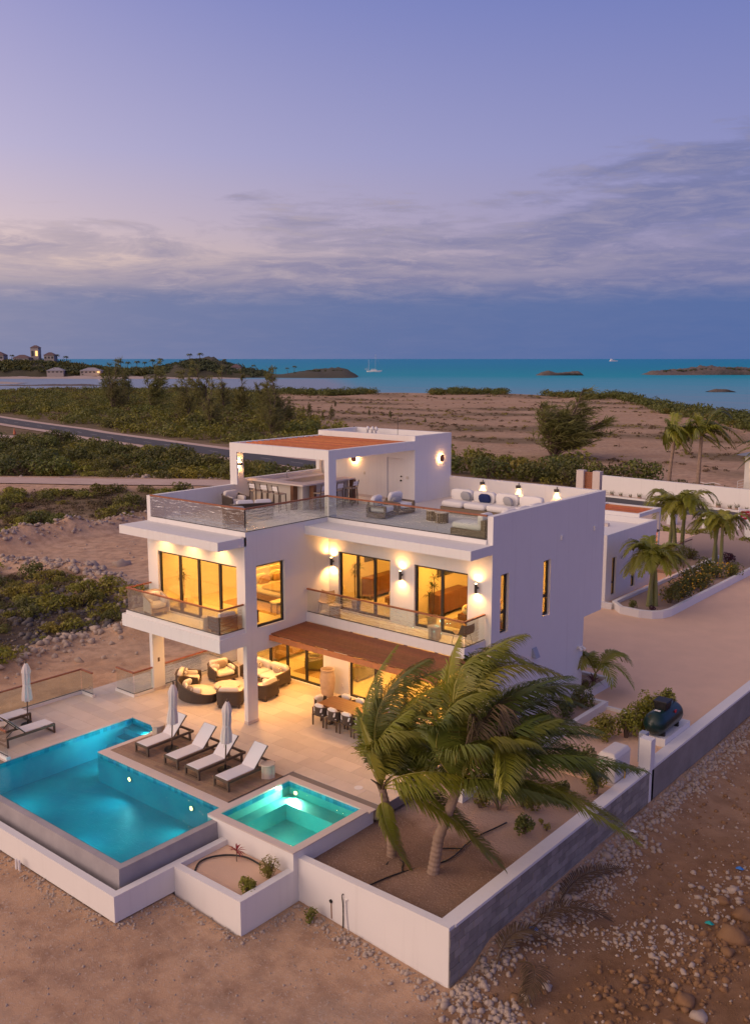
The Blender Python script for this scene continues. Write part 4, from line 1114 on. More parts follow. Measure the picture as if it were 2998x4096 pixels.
dup(lo, (-6.62, -4.80, 0), R(180), 'sun lounger against the glass railing, partly out of frame')

def make_parasol():
    t = thing('closed_parasol', 'x', 'parasol', (0, 0, 0), 0, 'closed cream parasols')
    MB().lathe([(0, 0), (.25, 0), (.25, .05), (.22, .07), (.04, .08), (.035, .22), (0, .22)], 20).build('base', 'black_metal', t)
    MB().tube([(0, 0, .2), (0, 0, 2.36)], .022, 10).build('pole', 'teak_dark', t)
    MB().lathe([(0, 2.36), (.03, 2.36), (.035, 2.42), (.02, 2.46), (0, 2.47)], 10).build('finial', 'teak_dark', t)
    rr = random.Random(4)
    def folds(prof, n, amp, name):
        mb = MB(); N_ = n * 4
        for r_, z in prof:
            for k in range(N_):
                th = 2 * math.pi * k / N_
                rad = r_ * (1 + amp * math.cos(n * th + z * 1.1) + .05 * math.sin(3 * th + z * 4))
                mb.v.append((rad * math.cos(th), rad * math.sin(th), z))
        for i in range(len(prof) - 1):
            for k in range(N_):
                k2 = (k + 1) % N_
                mb.f.append((i * N_ + k, i * N_ + k2, (i + 1) * N_ + k2, (i + 1) * N_ + k))
        return mb.build(name, 'umbrella_cloth', t, smooth=True)
    folds([(.165, .98), (.17, 1.05), (.15, 1.3), (.115, 1.55), (.125, 1.75), (.13, 1.95), (.10, 2.12), (.05, 2.24)], 8, .20, 'canopy')
    folds([(.155, 2.02), (.145, 2.10), (.11, 2.22), (.045, 2.37)], 8, .16, 'vent_cap')
    mb = MB()
    mb.lathe([(.128, 1.52), (.135, 1.54), (.135, 1.575), (.128, 1.595)], 20, cap=False); mb.build('strap', 'umbrella_cloth', t)
    MB().tube([(.05, -.12, 1.3), (.06, -.13, 1.0), (.055, -.125, .86)], .006, 5).build('cord', 'cushion_tan', t)
    return t
pa = make_parasol()
pa.location = (-.36, -3.14, .004); pa.rotation_euler = (R(0), R(5), 0); pa['label'] = 'closed cream parasol between the first two deck loungers'
q = dup(pa, (2.24, -3.06, .004), R(40), 'closed cream parasol in front of the third deck lounger'); q.rotation_euler = (0, R(4.5), R(0))
q = dup(pa, (-6.02, -5.10, 0), R(80), 'closed cream parasol between the two far terrace loungers'); q.rotation_euler = (0, R(3), 0)

def make_drum():
    t = thing('drum_side_table', 'x', 'side table', (0, 0, 0), 0, 'pale drum side tables')
    MB().lathe([(0, 0), (.20, 0), (.20, .38), (0, .38)], 24).build('base', 'stone_table', t, smooth=False)
    for k in range(3):
        a = R(20 + 120 * k)
        MB().lathe([(0, 0), (.05, 0), (.05, .37), (.02, .40), (0, .40)], 12, (.19 * math.cos(a), .19 * math.sin(a), 0)).build('foot', 'stone_table', t, smooth=False)
    MB().lathe([(0, .40), (.225, .40), (.235, .415), (.235, .44), (.225, .455), (0, .455)], 28).build('top', 'stone_table', t)
    return t
dr = make_drum(); dr.location = (3.62, -2.50, .006); dr['label'] = 'drum side table at the spa end of the deck'
dup(dr, (-1.62, -2.72, .0), R(50), 'drum side table beside the pool entry steps')
dup(dr, (-5.83, -6.15, 0), R(10), 'drum side table between the far terrace loungers')
dup(dr, (1.03, 3.56, 3.44), R(200), 'drum side table by the first balcony chair', scale=1.02)
dup(dr, (5.55, 3.62, 3.44), R(255), 'drum side table outside the second sliding door', scale=1.02)
tb = thing('pedestal_side_table', 'slim pedestal side table on the wing bedroom balcony', 'side table', (-1.28, -.74, 3.44))
MB().lathe([(0, 0), (.17, 0), (.15, .04), (.11, .07), (.11, .44), (.14, .47), (.17, .48), (.17, .52), (0, .52)], 20).build('pedestal', 'stone_table', tb)

# ---- woven lounge seats: curved back shell, seat cushion, pillows
def make_armchair(name, label, w, d, loc, rz, wick='wicker', cush='cushion', pillows=(), rim='teak_dark', group=None, hb=.20, seats=1, hs=.37, legs=True, cat='armchair'):
    """w wide, d deep; front towards +y; origin at the floor centre"""
    t = thing(name, label, cat, loc, rz, group)
    # back shell follows three sides with rounded corners
    r = min(.24, d * .35); pts = []
    hw = w / 2
    pts.append((-hw, d / 2))
    for k in range(7):
        a = R(180 + 90 * k / 6); pts.append((-hw + r + r * math.cos(a), -d / 2 + r + r * math.sin(a)))
    for k in range(7):
        a = R(270 + 90 * k / 6); pts.append((hw - r + r * math.cos(a), -d / 2 + r + r * math.sin(a)))
    pts.append((hw, d / 2))
    sh = MB(); th = .045
    n = len(pts)
    for i, (px_, py_) in enumerate(pts):
        cx, cy = 0, 0
        v = Vector((px_, py_)); inn = Vector((px_ * (1 - th / hw), py_ + (th if py_ < d / 2 - .01 else 0) * (1 if py_ < 0 else 0)))
        fr = (py_ + d / 2) / d
        top = .54 + hb * .55 * (1 - fr) ** 1.3
        for q in (v, inn):
            sh.v.append((q.x, q.y, .12)); sh.v.append((q.x, q.y, top))
    for i in range(n - 1):
        a, b = i * 4, (i + 1) * 4
        sh.f += [(a, b, b + 1, a + 1), (a + 2, a + 3, b + 3, b + 2), (a + 1, b + 1, b + 3, a + 3), (a, a + 2, b + 2, b)]
    sh.f += [(0, 1, 3, 2), (4 * n - 4, 4 * n - 2, 4 * n - 1, 4 * n - 3)]
    sh.build('woven_shell', wick, t)
    mb = MB(); mb.tube([(sh.v[4 * i + 1][0] * .98, sh.v[4 * i + 1][1], sh.v[4 * i + 1][2] + .008) for i in range(n)], .028, 6); mb.build('rim', rim, t)
    MB().box(-hw + .05, hw - .05, -d / 2 + .06, d / 2 - .005, .12, .24).build('base', rim, t)
    if legs:
        for sx in (-1, 1):
            for sy in (-1, 1):
                MB().box(sx * (hw - .12) - .04, sx * (hw - .12) + .04, sy * (d / 2 - .12) - .04, sy * (d / 2 - .12) + .04, 0, .13).build('leg', rim, t)
    sw = (w - .16) / seats
    for k in range(seats):
        xc = -hw + .08 + sw * (k + .5)
        MB().cushion((xc, .04, hs - .02), (sw - .02, d - .14, .19), puff=.35).build('seat_cushion', cush, t, smooth=True)
        MB().cushion((xc, -d / 2 + .17, hs + .24), (sw - .03, .19, .38), axes=((1, 0, 0), (0, .97, -.22), (0, .22, .97)), puff=.4).build('back_cushion', cush, t, smooth=True)
    for sx in (-1, 1):
        MB().cushion((sx * (hw - .11), .08, hs + .12), (.14, d * .55, .22), puff=.5).build('arm_cushion', cush, t, smooth=True)
    for (xx, yy, zz, tilt, m, sz) in pillows:
        MB().cushion((xx, yy, hs + zz), (sz, .14, sz * .82), axes=((math.cos(tilt), math.sin(tilt), 0), (-math.sin(tilt) * .93, math.cos(tilt) * .93, -.35), (0, .35, .93)), puff=.75).build('pillow', m, t, smooth=True)
    return t
def stripe_mat():
    m = mat('stripe_cloth', (.60, .53, .45), .9)
    nt = m.node_tree; N = nt.nodes.new; L = nt.links.new
    tc = N('ShaderNodeTexCoord'); w = N('ShaderNodeTexWave'); w.inputs['Scale'].default_value = 5.2; w.wave_profile = 'SIN'
    L(tc.outputs['Object'], w.inputs['Vector'])
    r = N('ShaderNodeValToRGB'); r.color_ramp.interpolation = 'CONSTANT'; r.color_ramp.elements[0].color = (.17, .13, .10, 1); r.color_ramp.elements[1].position = .42; r.color_ramp.elements[1].color = (.60, .53, .45, 1)
    L(w.outputs['Fac'], r.inputs[0]); L(r.outputs[0], nt.nodes['Principled BSDF'].inputs['Base Color'])
stripe_mat()
P_ = lambda *a: a
make_armchair('lounge_armchair', 'woven lounge armchair nearest the left column with a striped pillow', .95, .92, (-4.72, 1.12, 0), R(-48), pillows=[(-.1, -.12, .24, .15, 'stripe_cloth', .42)], group='woven lounge seats round the coffee table')
make_armchair('lounge_armchair', 'woven lounge armchair against the glass railing with a grey-brown pillow', 1.0, .95, (-4.42, 2.62, 0), R(-105), pillows=[(0, -.12, .24, 0, 'cushion_tan', .5), (.3, -.02, .2, -.4, 'cushion', .38)], group='woven lounge seats round the coffee table')
make_armchair('lounge_sofa', 'long woven lounge sofa in front of the sliding doors with striped pillows', 2.1, .98, (-2.85, 3.62, 0), R(180), pillows=[(-.55, -.1, .2, .1, 'stripe_cloth', .42), (.6, -.1, .2, 0, 'stripe_cloth', .42)], group='woven lounge seats round the coffee table', seats=2, cat='sofa')
make_armchair('lounge_armchair', 'woven lounge armchair seen from behind just right of the column', .95, .95, (-1.62, 2.32, 0), R(98), group='woven lounge seats round the coffee table')
make_armchair('lounge_armchair', 'woven lounge armchair with its back to the deck loungers', .98, .92, (-2.0, .95, 0), R(38), pillows=[(.05, -.1, .2, 0, 'cushion_tan', .36)], group='woven lounge seats round the coffee table')
# curved daybed: low sweeping shell
t = thing('curved_daybed', 'curved woven daybed piled with cushions beside the column shadow', 'daybed', (-3.48, .62, 0), R(12)); t.scale = (.84, .9, .92)
N_ = 28; shl_ = MB()
for i in range(N_ + 1):
    a = R(150 + 240 * i / N_)
    top = .34 + .50 * (.5 + .5 * math.cos(R(240 * (i / N_ - .22)))) ** 1.8
    for rr_ in (1.0, .955):
        shl_.v.append((1.0 * rr_ * math.cos(a), .74 * rr_ * math.sin(a), .05)); shl_.v.append((1.0 * rr_ * math.cos(a), .74 * rr_ * math.sin(a), top))
for i in range(N_):
    a, b = i * 4, (i + 1) * 4
    shl_.f += [(a, b, b + 1, a + 1), (a + 2, a + 3, b + 3, b + 2), (a + 1, b + 1, b + 3, a + 3)]
shl_.build('woven_shell', 'wicker', t, smooth=False)
MB().tube([(shl_.v[4 * i + 1][0], shl_.v[4 * i + 1][1], shl_.v[4 * i + 1][2] + .006) for i in range(N_ + 1)], .028, 6).build('rim', 'teak_dark', t)
MB().lathe([(0, .02), (.98, .02), (.98, .14), (0, .14)], 30, sx=1.0, sy=.72).build('base', 'teak_dark', t)
MB().lathe([(0, .14), (.93, .14), (.94, .30), (.90, .36), (0, .375)], 30, sx=1.0, sy=.72).build('mattress', 'cushion', t, smooth=True)
for k, (a, m_) in enumerate(((175, 'cushion_white'), (205, 'cushion'), (235, 'cushion_white'), (265, 'cushion_tan'), (290, 'cushion'))):
    c_, s_ = math.cos(R(a)), math.sin(R(a))
    MB().cushion((.70 * c_, .50 * s_, .56 - .02 * k), (.50, .17, .36), axes=((-s_, c_, 0), (c_ * .9, s_ * .9, .42), (-c_ * .42, -s_ * .42, .9)), puff=.7).build('pillow', m_, t, smooth=True)
t = thing('round_coffee_table', 'round pale coffee table in the middle of the lounge seats', 'coffee table', (-2.87, 1.55, 0))
MB().lathe([(0, 0), (.40, 0), (.44, .02), (.44, .34), (.50, .345), (.51, .36), (.51, .43), (.50, .45), (0, .45)], 36).build('drum', 'stone_table', t)
# urn
t = thing('tall_urn', 'tall terracotta urn against the white wall between the sliding doors', 'urn', (.22, 3.96, 0))
MB().lathe([(0, .0), (.20, 0), (.22, .02), (.27, .3), (.30, .6), (.30, .8), (.26, .98), (.24, 1.04), (.27, 1.06), (.27, 1.12), (.22, 1.12), (.21, 1.0), (.22, .8), (0, .75)], 28, cap=False).build('urn_body', 'terracotta', t, smooth=True)
# dining
t = thing('dining_table', 'long dark timber dining table under the awning', 'table', (3.25, 2.2, 0))
for i in range(6):
    MB().box(-1.50, 1.50, -.48 + .16 * i + .002, -.48 + .16 * (i + 1) - .002, .70, .75).build('table_board', 'walnut', t)
for sx in (-1, 1):
    MB().box(sx * 1.05 - .06, sx * 1.05 + .06, -.36, .36, 0, .06).build('foot', 'teak_dark', t)
    MB().box(sx * 1.05 - .05, sx * 1.05 + .05, -.10, .10, .06, .62).build('leg', 'teak_dark', t)
MB().box(-1.3, 1.3, -.06, .06, .62, .70).build('apron', 'teak_dark', t)
def make_dchair():
    t = thing('dining_chair', 'x', 'dining chair', (0, 0, 0), 0, 'woven dining chairs with pale cushions')
    # front to +y
    sh = MB(); n = 14
    for i in range(n + 1):
        a = R(180 + 180 * i / n)
        for rr_ in (.28, .25):
            sh.v.append((rr_ * math.cos(a), rr_ * .95 * math.sin(a), .40)); sh.v.append((rr_ * math.cos(a), rr_ * .95 * math.sin(a), .70))
    for i in range(n):
        a, b = i * 4, (i + 1) * 4
        sh.f += [(a, b, b + 1, a + 1), (a + 2, a + 3, b + 3, b + 2), (a + 1, b + 1, b + 3, a + 3), (a, a + 2, b + 2, b)]
    sh.build('woven_back', 'wicker', t)
    MB().tube([(sh.v[4 * i + 1][0] * .96, sh.v[4 * i + 1][1] * .96, .708) for i in range(n + 1)], .022, 6).build('rim', 'teak_dark', t)
    for sx in (-1, 1):
        for y in (-.20, .22):
            MB().box(sx * .25 - .022, sx * .25 + .022, y - .022, y + .022, 0, .70 if y > 0 else .42).build('leg', 'teak_dark', t)
    MB().box(-.24, .24, -.22, .24, .38, .42).build('seat_frame', 'teak_dark', t)
    MB().cushion((0, .02, .46), (.46, .46, .10), puff=.4).build('seat_cushion', 'cushion_white', t, smooth=True)
    MB().cushion((0, -.15, .66), (.40, .15, .34), axes=((1, 0, 0), (0, .97, -.2), (0, .2, .97)), puff=.6).build('back_cushion', 'cushion_white', t, smooth=True)
    return t
dc_ = make_dchair(); dc_.location = (2.00, 1.72, 0); dc_['label'] = 'dining chair on the pool side of the table, nearest the lounge'
for k, lab in enumerate(('second dining chair from the lounge on the pool side of the table', 'third dining chair from the lounge on the pool side of the table', 'dining chair on the pool side of the table, touching the palm fronds')):
    dup(dc_, (2.65 + .65 * k, 1.72, 0), R((-3, 2, 4)[k]), lab)
dup(dc_, (1.50, 2.25, 0), R(-90), 'dining chair at the lounge end of the table')
for k in range(4): dup(dc_, (2.10 + .68 * k, 2.80, 0), R(180), ('dining chair in front of the wall by the urn', 'dining chair on the house side of the table, second from the urn', 'dining chair on the house side of the table, third from the urn', 'dining chair on the house side of the table, hidden behind the fronds')[k])
dn = thing('floor_drain', 'small dark round floor drain in the terrace tiles', 'drain', (4.32, .91, .001)); MB().lathe([(0, 0), (.07, 0), (.07, .006), (0, .006)], 16).build('cover', 'teak_dark', dn)
dn = thing('skimmer_lid', 'round white skimmer lid in the tiles beside the spa', 'lid', (6.3, -1.25, .001)); MB().lathe([(0, 0), (.14, 0), (.14, .006), (.12, .01), (0, .01)], 20).build('cover', 'cushion_white', dn)
# ---- balcony seats
make_armchair('balcony_armchair', 'pale cushioned armchair at the far end of the wing balcony', .80, .80, (-4.55, -.45, 3.44), R(-100), 'cushion', 'cushion_white', group='armchairs on the wing balcony', rim='cushion_tan', hb=.5)
make_armchair('balcony_armchair', 'dark woven armchair at the corner of the wing balcony', .85, .82, (-.62, -.48, 3.44), R(75), 'wicker', 'cushion_white', pillows=[(0, -.12, .25, 0, 'cushion_grey', .42)], group='armchairs on the wing balcony')
def make_wire_chair():
    t = thing('wire_leg_chair', 'x', 'chair', (0, 0, 0), 0, 'tan shell chairs with wire legs on the long balcony')
    mb = MB(); prof = [(.28, .46), (.15, .41), (-.05, .39), (-.18, .42), (-.26, .55), (-.32, .78)]   # y,z
    for i, (yy, zz) in enumerate(prof):
        hw = (.24, .29, .31, .31, .30, .25)[i]
        for xx, dz in ((-hw, .05), (-hw * .5, .0), (0, -.015), (hw * .5, 0), (hw, .05)):
            mb.v.append((xx, yy, zz + dz)); 
    o = len(mb.v)
    mb.v += [(a, b, c - .012) for a, b, c in mb.v[:o]]
    for i in range(5):
        for j in range(4):
            a = i * 5 + j
            mb.f.append((a, a + 1, a + 6, a + 5)); mb.f.append((o + a, o + a + 5, o + a + 6, o + a + 1))
    mb.build('shell', 'rope_tan', t, smooth=True)
    for s in (-1, 1):
        MB().tube([(s * .22, .2, .41), (s * .27, .28, .01), (s * .27, -.24, .01), (s * .2, -.12, .40)], .009, 6).build('leg', 'black_metal', t)
    MB().tube([(-.22, .2, .405), (.22, .2, .405)], .009, 6).build('crossbar', 'black_metal', t)
    return t
wc_ = make_wire_chair(); wc_.location = (.42, 3.72, 3.44); wc_.rotation_euler = (0, 0, R(-150)); wc_['label'] = 'tan wire-leg chair in the inner corner of the long balcony'
dup(wc_, (6.72, 3.66, 3.44), R(65), 'tan wire-leg chair at the garden end of the long balcony')

# =================================================================== roof terrace furniture
def make_club(loc, rz, label, pm):
    t = thing('club_chair', label, 'armchair', loc, rz, 'square teak club chairs on the roof terrace')
    for s in (-1, 1):
        MB().box(s * .42 - .05, s * .42 + .05, -.42, .42, .44, .50).build('armrest', 'wicker_pale', t, bevel=.01)
        MB().box(s * .42 - .05, s * .42 + .05, .34, .42, .05, .44).build('post', 'wicker_pale', t)
        MB().box(s * .42 - .05, s * .42 + .05, -.42, -.34, .05, .44).build('post', 'wicker_pale', t)
    MB().box(-.47, .47, -.42, .42, .04, .22).build('base', 'wicker_pale', t, bevel=.01)
    MB().box(-.37, .37, -.42, -.34, .22, .60).build('back_panel', 'wicker_pale', t)
    MB().cushion((0, .03, .33), (.74, .74, .22), puff=.35).build('seat_cushion', 'cushion_white', t, smooth=True)
    MB().cushion((0, -.24, .62), (.70, .20, .46), axes=((1, 0, 0), (0, .95, -.3), (0, .3, .95)), puff=.45).build('back_cushion', 'cushion_white', t, smooth=True)
    MB().cushion((.05, -.10, .52), (.52, .14, .30), axes=((1, 0, 0), (0, .9, -.42), (0, .42, .9)), puff=.7).build('pillow', pm, t, smooth=True)
make_club((1.18, 6.08, FR), R(-78), 'square club chair in the middle of the roof terrace, nearest the railing', 'cushion_grey')
make_club((1.10, 7.30, FR), R(-95), 'square club chair on the roof terrace behind its twin', 'cushion_grey')
# sectional sofa
t = thing('sectional_sofa', 'long white sectional sofa along the roof parapet', 'sofa', (0, 0, FR))
MB().box(2.2, 6.9, 8.55, 9.45, .02, .24).box(6.0, 6.9, 5.9, 8.548, .02, .239).build('base', 'wicker_pale', t)
for k in range(4):
    MB().cushion((2.75 + 1.06 * k, 8.93, .36), (1.04, .86, .24), puff=.3).build('seat_cushion', 'cushion_white', t, smooth=True)
    MB().cushion((2.75 + 1.06 * k, 9.33, .66), (1.02, .24, .46), puff=.4).build('back_cushion', 'cushion_white', t, smooth=True)
for k in range(3):
    MB().cushion((6.38, 6.35 + .9 * k, .36), (.86, .88, .24), puff=.3).build('seat_cushion', 'cushion_white', t, smooth=True)
    MB().cushion((6.78, 6.35 + .9 * k, .62), (.24, .87, .44), puff=.4).build('back_cushion', 'cushion_white', t, smooth=True)
def loose_pillow(x, y, z, m, label, rz=0, s=.46):
    c_, s_ = math.cos(rz), math.sin(rz)
    o = MB().cushion((0, 0, 0), (s, .15, s * .85), axes=((c_, s_, 0), (-s_ * .9, c_ * .9, .38), (s_ * .38, -c_ * .38, .92)), puff=.75).build('scatter_pillow', m, None, smooth=True, loc=(x, y, z))
    return tag(o, label, 'pillow', 'scatter pillows on the roof sofa')
loose_pillow(3.05, 9.12, FR + .66, 'cushion_grey', 'patterned grey pillow on the roof sofa, left of the blue one')
loose_pillow(3.95, 9.10, FR + .64, 'cushion_blue', 'dark blue pillow on the white roof sofa', R(8), .5)
loose_pillow(5.05, 9.05, FR + .64, 'cushion_grey', 'plain grey pillow on the roof sofa, right of the blue one', R(-15))
# chaise at the railing
t = thing('chaise_longue', 'white cushioned chaise with woven base behind the roof railing', 'chaise', (5.95, 5.25, FR), R(0))
MB().box(-.62, .75, -.42, .42, .02, .24).build('base', 'wicker_pale', t)
MB().box(.65, .82, -.44, .44, .02, .62).build('arm_panel', 'wicker_pale', t)
MB().cushion((0, 0, .34), (1.3, .8, .22), puff=.3).build('seat_cushion', 'cushion_white', t, smooth=True)
MB().cushion((.55, 0, .60), (.24, .72, .46), puff=.5).build('back_cushion', 'cushion_white', t, smooth=True)
# drum tables
def slat_drum(loc, label, r):
    t = thing('slatted_drum_table', label, 'side table', loc, 0, 'slatted drum tables on the roof terrace')
    for k in range(14):
        a = 2 * math.pi * k / 14
        MB().obox((r * .86 * math.cos(a), r * .86 * math.sin(a), .19), (.012, r * .15, .19), ((math.cos(a), math.sin(a), 0), (-math.sin(a), math.cos(a), 0), (0, 0, 1))).build('slat', 'wicker_pale', t)
    MB().lathe([(0, .38), (r, .38), (r, .41), (0, .41)], 24).build('top', 'stone_table', t)
slat_drum((3.15, 6.80, FR), 'taller slatted drum table in front of the roof sofa', .30); slat_drum((3.72, 6.55, FR), 'lower slatted drum table beside its taller partner on the roof', .27)
# loveseat group by the wing railing
make_armchair('roof_armchair', 'cream round-backed armchair against the roof side wall near the bar', .85, .85, (-4.45, 3.55, FR), R(-95), 'wicker', 'cushion', group='dark woven seats on the wing roof')
make_armchair('roof_loveseat', 'dark woven loveseat with pale cushions facing the bar', 1.55, .85, (-2.3, 2.55, FR), R(60), 'wicker', 'cushion_white', seats=2, group='dark woven seats on the wing roof', cat='sofa')
make_armchair('roof_armchair', 'dark woven armchair close to the corner of the roof railing', .9, .85, (-1.62, 1.05, FR), R(48), 'wicker', 'cushion_grey', group='dark woven seats on the wing roof')
# bar: stone L-counter with timber panels, stools
bar = thing('roof_bar', 'L-shaped stone bar counter with timber panels under the roof pergola', 'bar', (0, 0, FR))
MB().prism([(-5.2, 5.00), (-2.00, 5.00), (-2.00, 8.2), (-2.62, 8.2), (-2.62, 5.62), (-5.2, 5.62)], 1.02, 1.08).build('counter_top', 'coping', bar)
MB().prism([(-5.2, 5.28), (-2.28, 5.28), (-2.28, 8.1), (-2.58, 8.1), (-2.58, 5.58), (-5.2, 5.58)], .0, 1.02).build('counter_base', 'render_inside', bar)
MB().box(-5.34, -4.72, 5.63, 9.6, .86, .91).build('back_counter', 'coping', bar); MB().box(-5.34, -4.80, 5.63, 9.6, 0, .86).build('back_cabinet', 'render_inside', bar)
for x, y, w_, d_ in ((-2.62, 5.02, .16, .24), (-2.02, 5.55, .24, .16), (-2.02, 8.0, .24, .16)): MB().box(x - w_ / 2 - .02, x + w_ / 2 - .02, y, y + d_, 0, 1.018).build('timber_panel', 'walnut', bar)
fc = thing('bar_tap', 'curved chrome tap over the roof bar sink', 'tap', (-5.08, 7.2, FR + .91)); MB().tube([(0, 0, 0), (0, 0, .26), (.03, 0, .34), (.09, 0, .37), (.15, 0, .33), (.16, 0, .26)], .016, 8).build('spout', 'chrome', fc, smooth=True)
MB().box(-.02, .02, .06, .09, 0, .06).build('lever', 'chrome', fc)
def make_stool():
    t = thing('bar_stool', 'x', 'bar stool', (0, 0, 0), 0, 'timber bar stools round the roof bar')
    for sx in (-1, 1):
        MB().bar((sx * .20, .18, 0), (sx * .18, .16, .70), .035, .035).build('leg', 'teak_dark', t)
        MB().bar((sx * .20, -.20, 0), (sx * .18, -.17, .70), .035, .035).build('leg', 'teak_dark', t)
        MB().bar((sx * .18, -.17, .70), (sx * .19, -.26, 1.06), .03, .035).build('back_post', 'teak_dark', t)
    MB().bar((-.19, .17, .28), (.19, .17, .28), .025, .03).build('footrest', 'teak_dark', t)
    MB().box(-.21, .21, -.19, .19, .70, .735).build('seat', 'cushion_tan', t, bevel=.01)
    for k in range(2): MB().bar((-.18, -.215 - .02 * k, .88 + .09 * k), (.18, -.215 - .02 * k, .88 + .09 * k), .02, .075).build('back_strap', 'cushion_white', t)
    return t
st = make_stool(); st.location = (-4.30, 4.62, FR); st['label'] = 'bar stool nearest the side wall at the front of the bar'
dup(st, (-3.60, 4.60, FR), R(4), 'middle bar stool at the front of the bar'); dup(st, (-2.85, 4.55, FR), R(-8), 'bar stool at the front corner of the bar')
dup(st, (-1.75, 5.75, FR), R(92), 'bar stool on the open side of the bar nearest the railing'); dup(st, (-1.72, 6.70, FR), R(85), 'middle bar stool on the open side of the bar'); dup(st, (-1.75, 7.65, FR), R(95), 'bar stool beside the post on the open side of the bar')

# =================================================================== rooms seen through the glass
ZF = 3.44
def dresser(label, loc, rz, w, h=.88, d=.48, m='walnut', n=3):
    t = thing('dresser', label, 'dresser', loc, rz)
    MB().box(-w / 2, w / 2, -d / 2, d / 2, .14, h).build('carcass', m, t, bevel=.012)
    for k in range(n):
        MB().box(-w / 2 + .02 + (w - .04) * k / n + .006, -w / 2 + .02 + (w - .04) * (k + 1) / n - .006, -d / 2 - .012, -d / 2, .18, h - .04).build('door_panel', m, t)
    for sx in (-1, 1):
        for sy in (-1, 1): MB().box(sx * (w / 2 - .08) - .02, sx * (w / 2 - .08) + .02, sy * (d / 2 - .08) - .02, sy * (d / 2 - .08) + .02, 0, .14).build('leg', m, t)
    return t
dresser('walnut dresser against the wall behind the first balcony door', (.30, 7.05, ZF), R(90), 1.7)
dresser('walnut dresser with rounded ends behind the second balcony door', (3.95, 6.75, ZF), R(90), 1.9)
dresser('timber sideboard behind the ground-floor sliding doors', (-4.4, 6.6, .01), R(90), 2.0, m='oak', n=4)
dresser('narrow chest beside the bedroom picture window', (-.55, 2.9, ZF), R(-90), .6, .75, .4, n=1)
def picture(label, x, y, z, w, h, ax):
    t = thing('wall_screen', label, 'screen', (x, y, z))
    if ax == 'x': MB().box(0, .04, -w / 2, w / 2, -h / 2, h / 2).build('panel', 'screen', t)
    else: MB().box(-w / 2, w / 2, -.04, 0, -h / 2, h / 2).build('panel', 'screen', t)
picture('dark wall screen above the dresser in the first balcony room', -.018, 7.1, 5.25, 1.3, .72, 'x')
picture('dark wall screen above the dresser in the second balcony room', 3.675, 7.0, 5.2, 1.3, .72, 'x')
picture('dark wall screen in the wing bedroom', -2.9, 6.89, 5.2, 1.4, .8, 'y')
def bed(label, loc, rz, w=1.8, l=2.05, pm='bed_pillow'):
    t = thing('bed', label, 'bed', loc, rz)
    MB().box(-w / 2, w / 2, -l / 2, l / 2, .12, .34).build('bed_frame', 'walnut', t)
    for sx in (-1, 1):
        for sy in (-1, 1): MB().box(sx * (w / 2 - .1) - .03, sx * (w / 2 - .1) + .03, sy * (l / 2 - .1) - .03, sy * (l / 2 - .1) + .03, 0, .12).build('leg', 'walnut', t)
    MB().cushion((0, 0, .48), (w * .98, l * .98, .32), puff=.25).build('mattress', 'bed_linen', t, smooth=True)
    MB().cushion((0, -.25, .60), (w * 1.02, l * .6, .12), puff=.3).build('throw', 'cushion_tan', t, smooth=True)
    MB().box(-w / 2 - .05, w / 2 + .05, l / 2, l / 2 + .1, .1, 1.15).build('headboard', 'bed_linen', t)
    for k in range(2):
        MB().cushion((-.42 + .84 * k, l / 2 - .22, .80), (.62, .2, .46), axes=((1, 0, 0), (0, .95, .3), (0, -.3, .95)), puff=.6).build('pillow', 'bed_linen', t, smooth=True)
        MB().cushion((-.38 + .76 * k, l / 2 - .42, .78), (.52, .18, .42), axes=((1, 0, 0), (0, .95, .3), (0, -.3, .95)), puff=.6).build('pillow', pm, t, smooth=True)
bed('bed with rust-brown pillows inside the wing bedroom window', (-2.35, 4.1, ZF), R(90))
bed('bed in the first balcony room', (2.45, 6.9, ZF), R(-90)); bed('bed in the second balcony room', (6.05, 6.7, ZF), R(-90))
t = thing('bench_seat', 'upholstered bench at the foot of the wing bedroom bed', 'bench', (-1.05, 3.0, ZF), R(90))
MB().box(-.65, .65, -.2, .2, .38, .46).build('seat', 'bed_linen', t, bevel=.02)
for sx in (-1, 1):
    for sy in (-1, 1): MB().box(sx * .6 - .02, sx * .6 + .02, sy * .16 - .02, sy * .16 + .02, 0, .38).build('leg', 'walnut', t)
def rug(label, x0, x1, y0, y1, z):
    t = tag(MB().box(x0, x1, y0, y1, z, z + .012).build('rug', 'rug'), label, 'rug')
rug('woven rug on the wing bedroom floor', -3.9, -.8, 2.2, 5.2, ZF); rug('tan rug behind the ground-floor doors', -2.9, -.6, 5.2, 7.6, .012); rug('tan rug in the second balcony room', 4.6, 6.9, 5.2, 7.9, ZF)
make_armchair('green_armchair', 'olive green armchair behind the ground-floor sliding doors', .75, .75, (-2.35, 6.0, .01), R(120), 'green_chair', 'green_chair', rim='walnut')
make_armchair('green_sofa', 'olive green sofa end beside the white ground-floor wall', 1.6, .85, (-.25, 6.6, .01), R(90), 'green_chair', 'green_chair', rim='walnut', seats=2, cat='sofa')
make_armchair('reading_chair', 'small green chair just inside the picture window', .6, .6, (-.62, .62, ZF), R(0), 'green_chair', 'green_chair', rim='walnut')
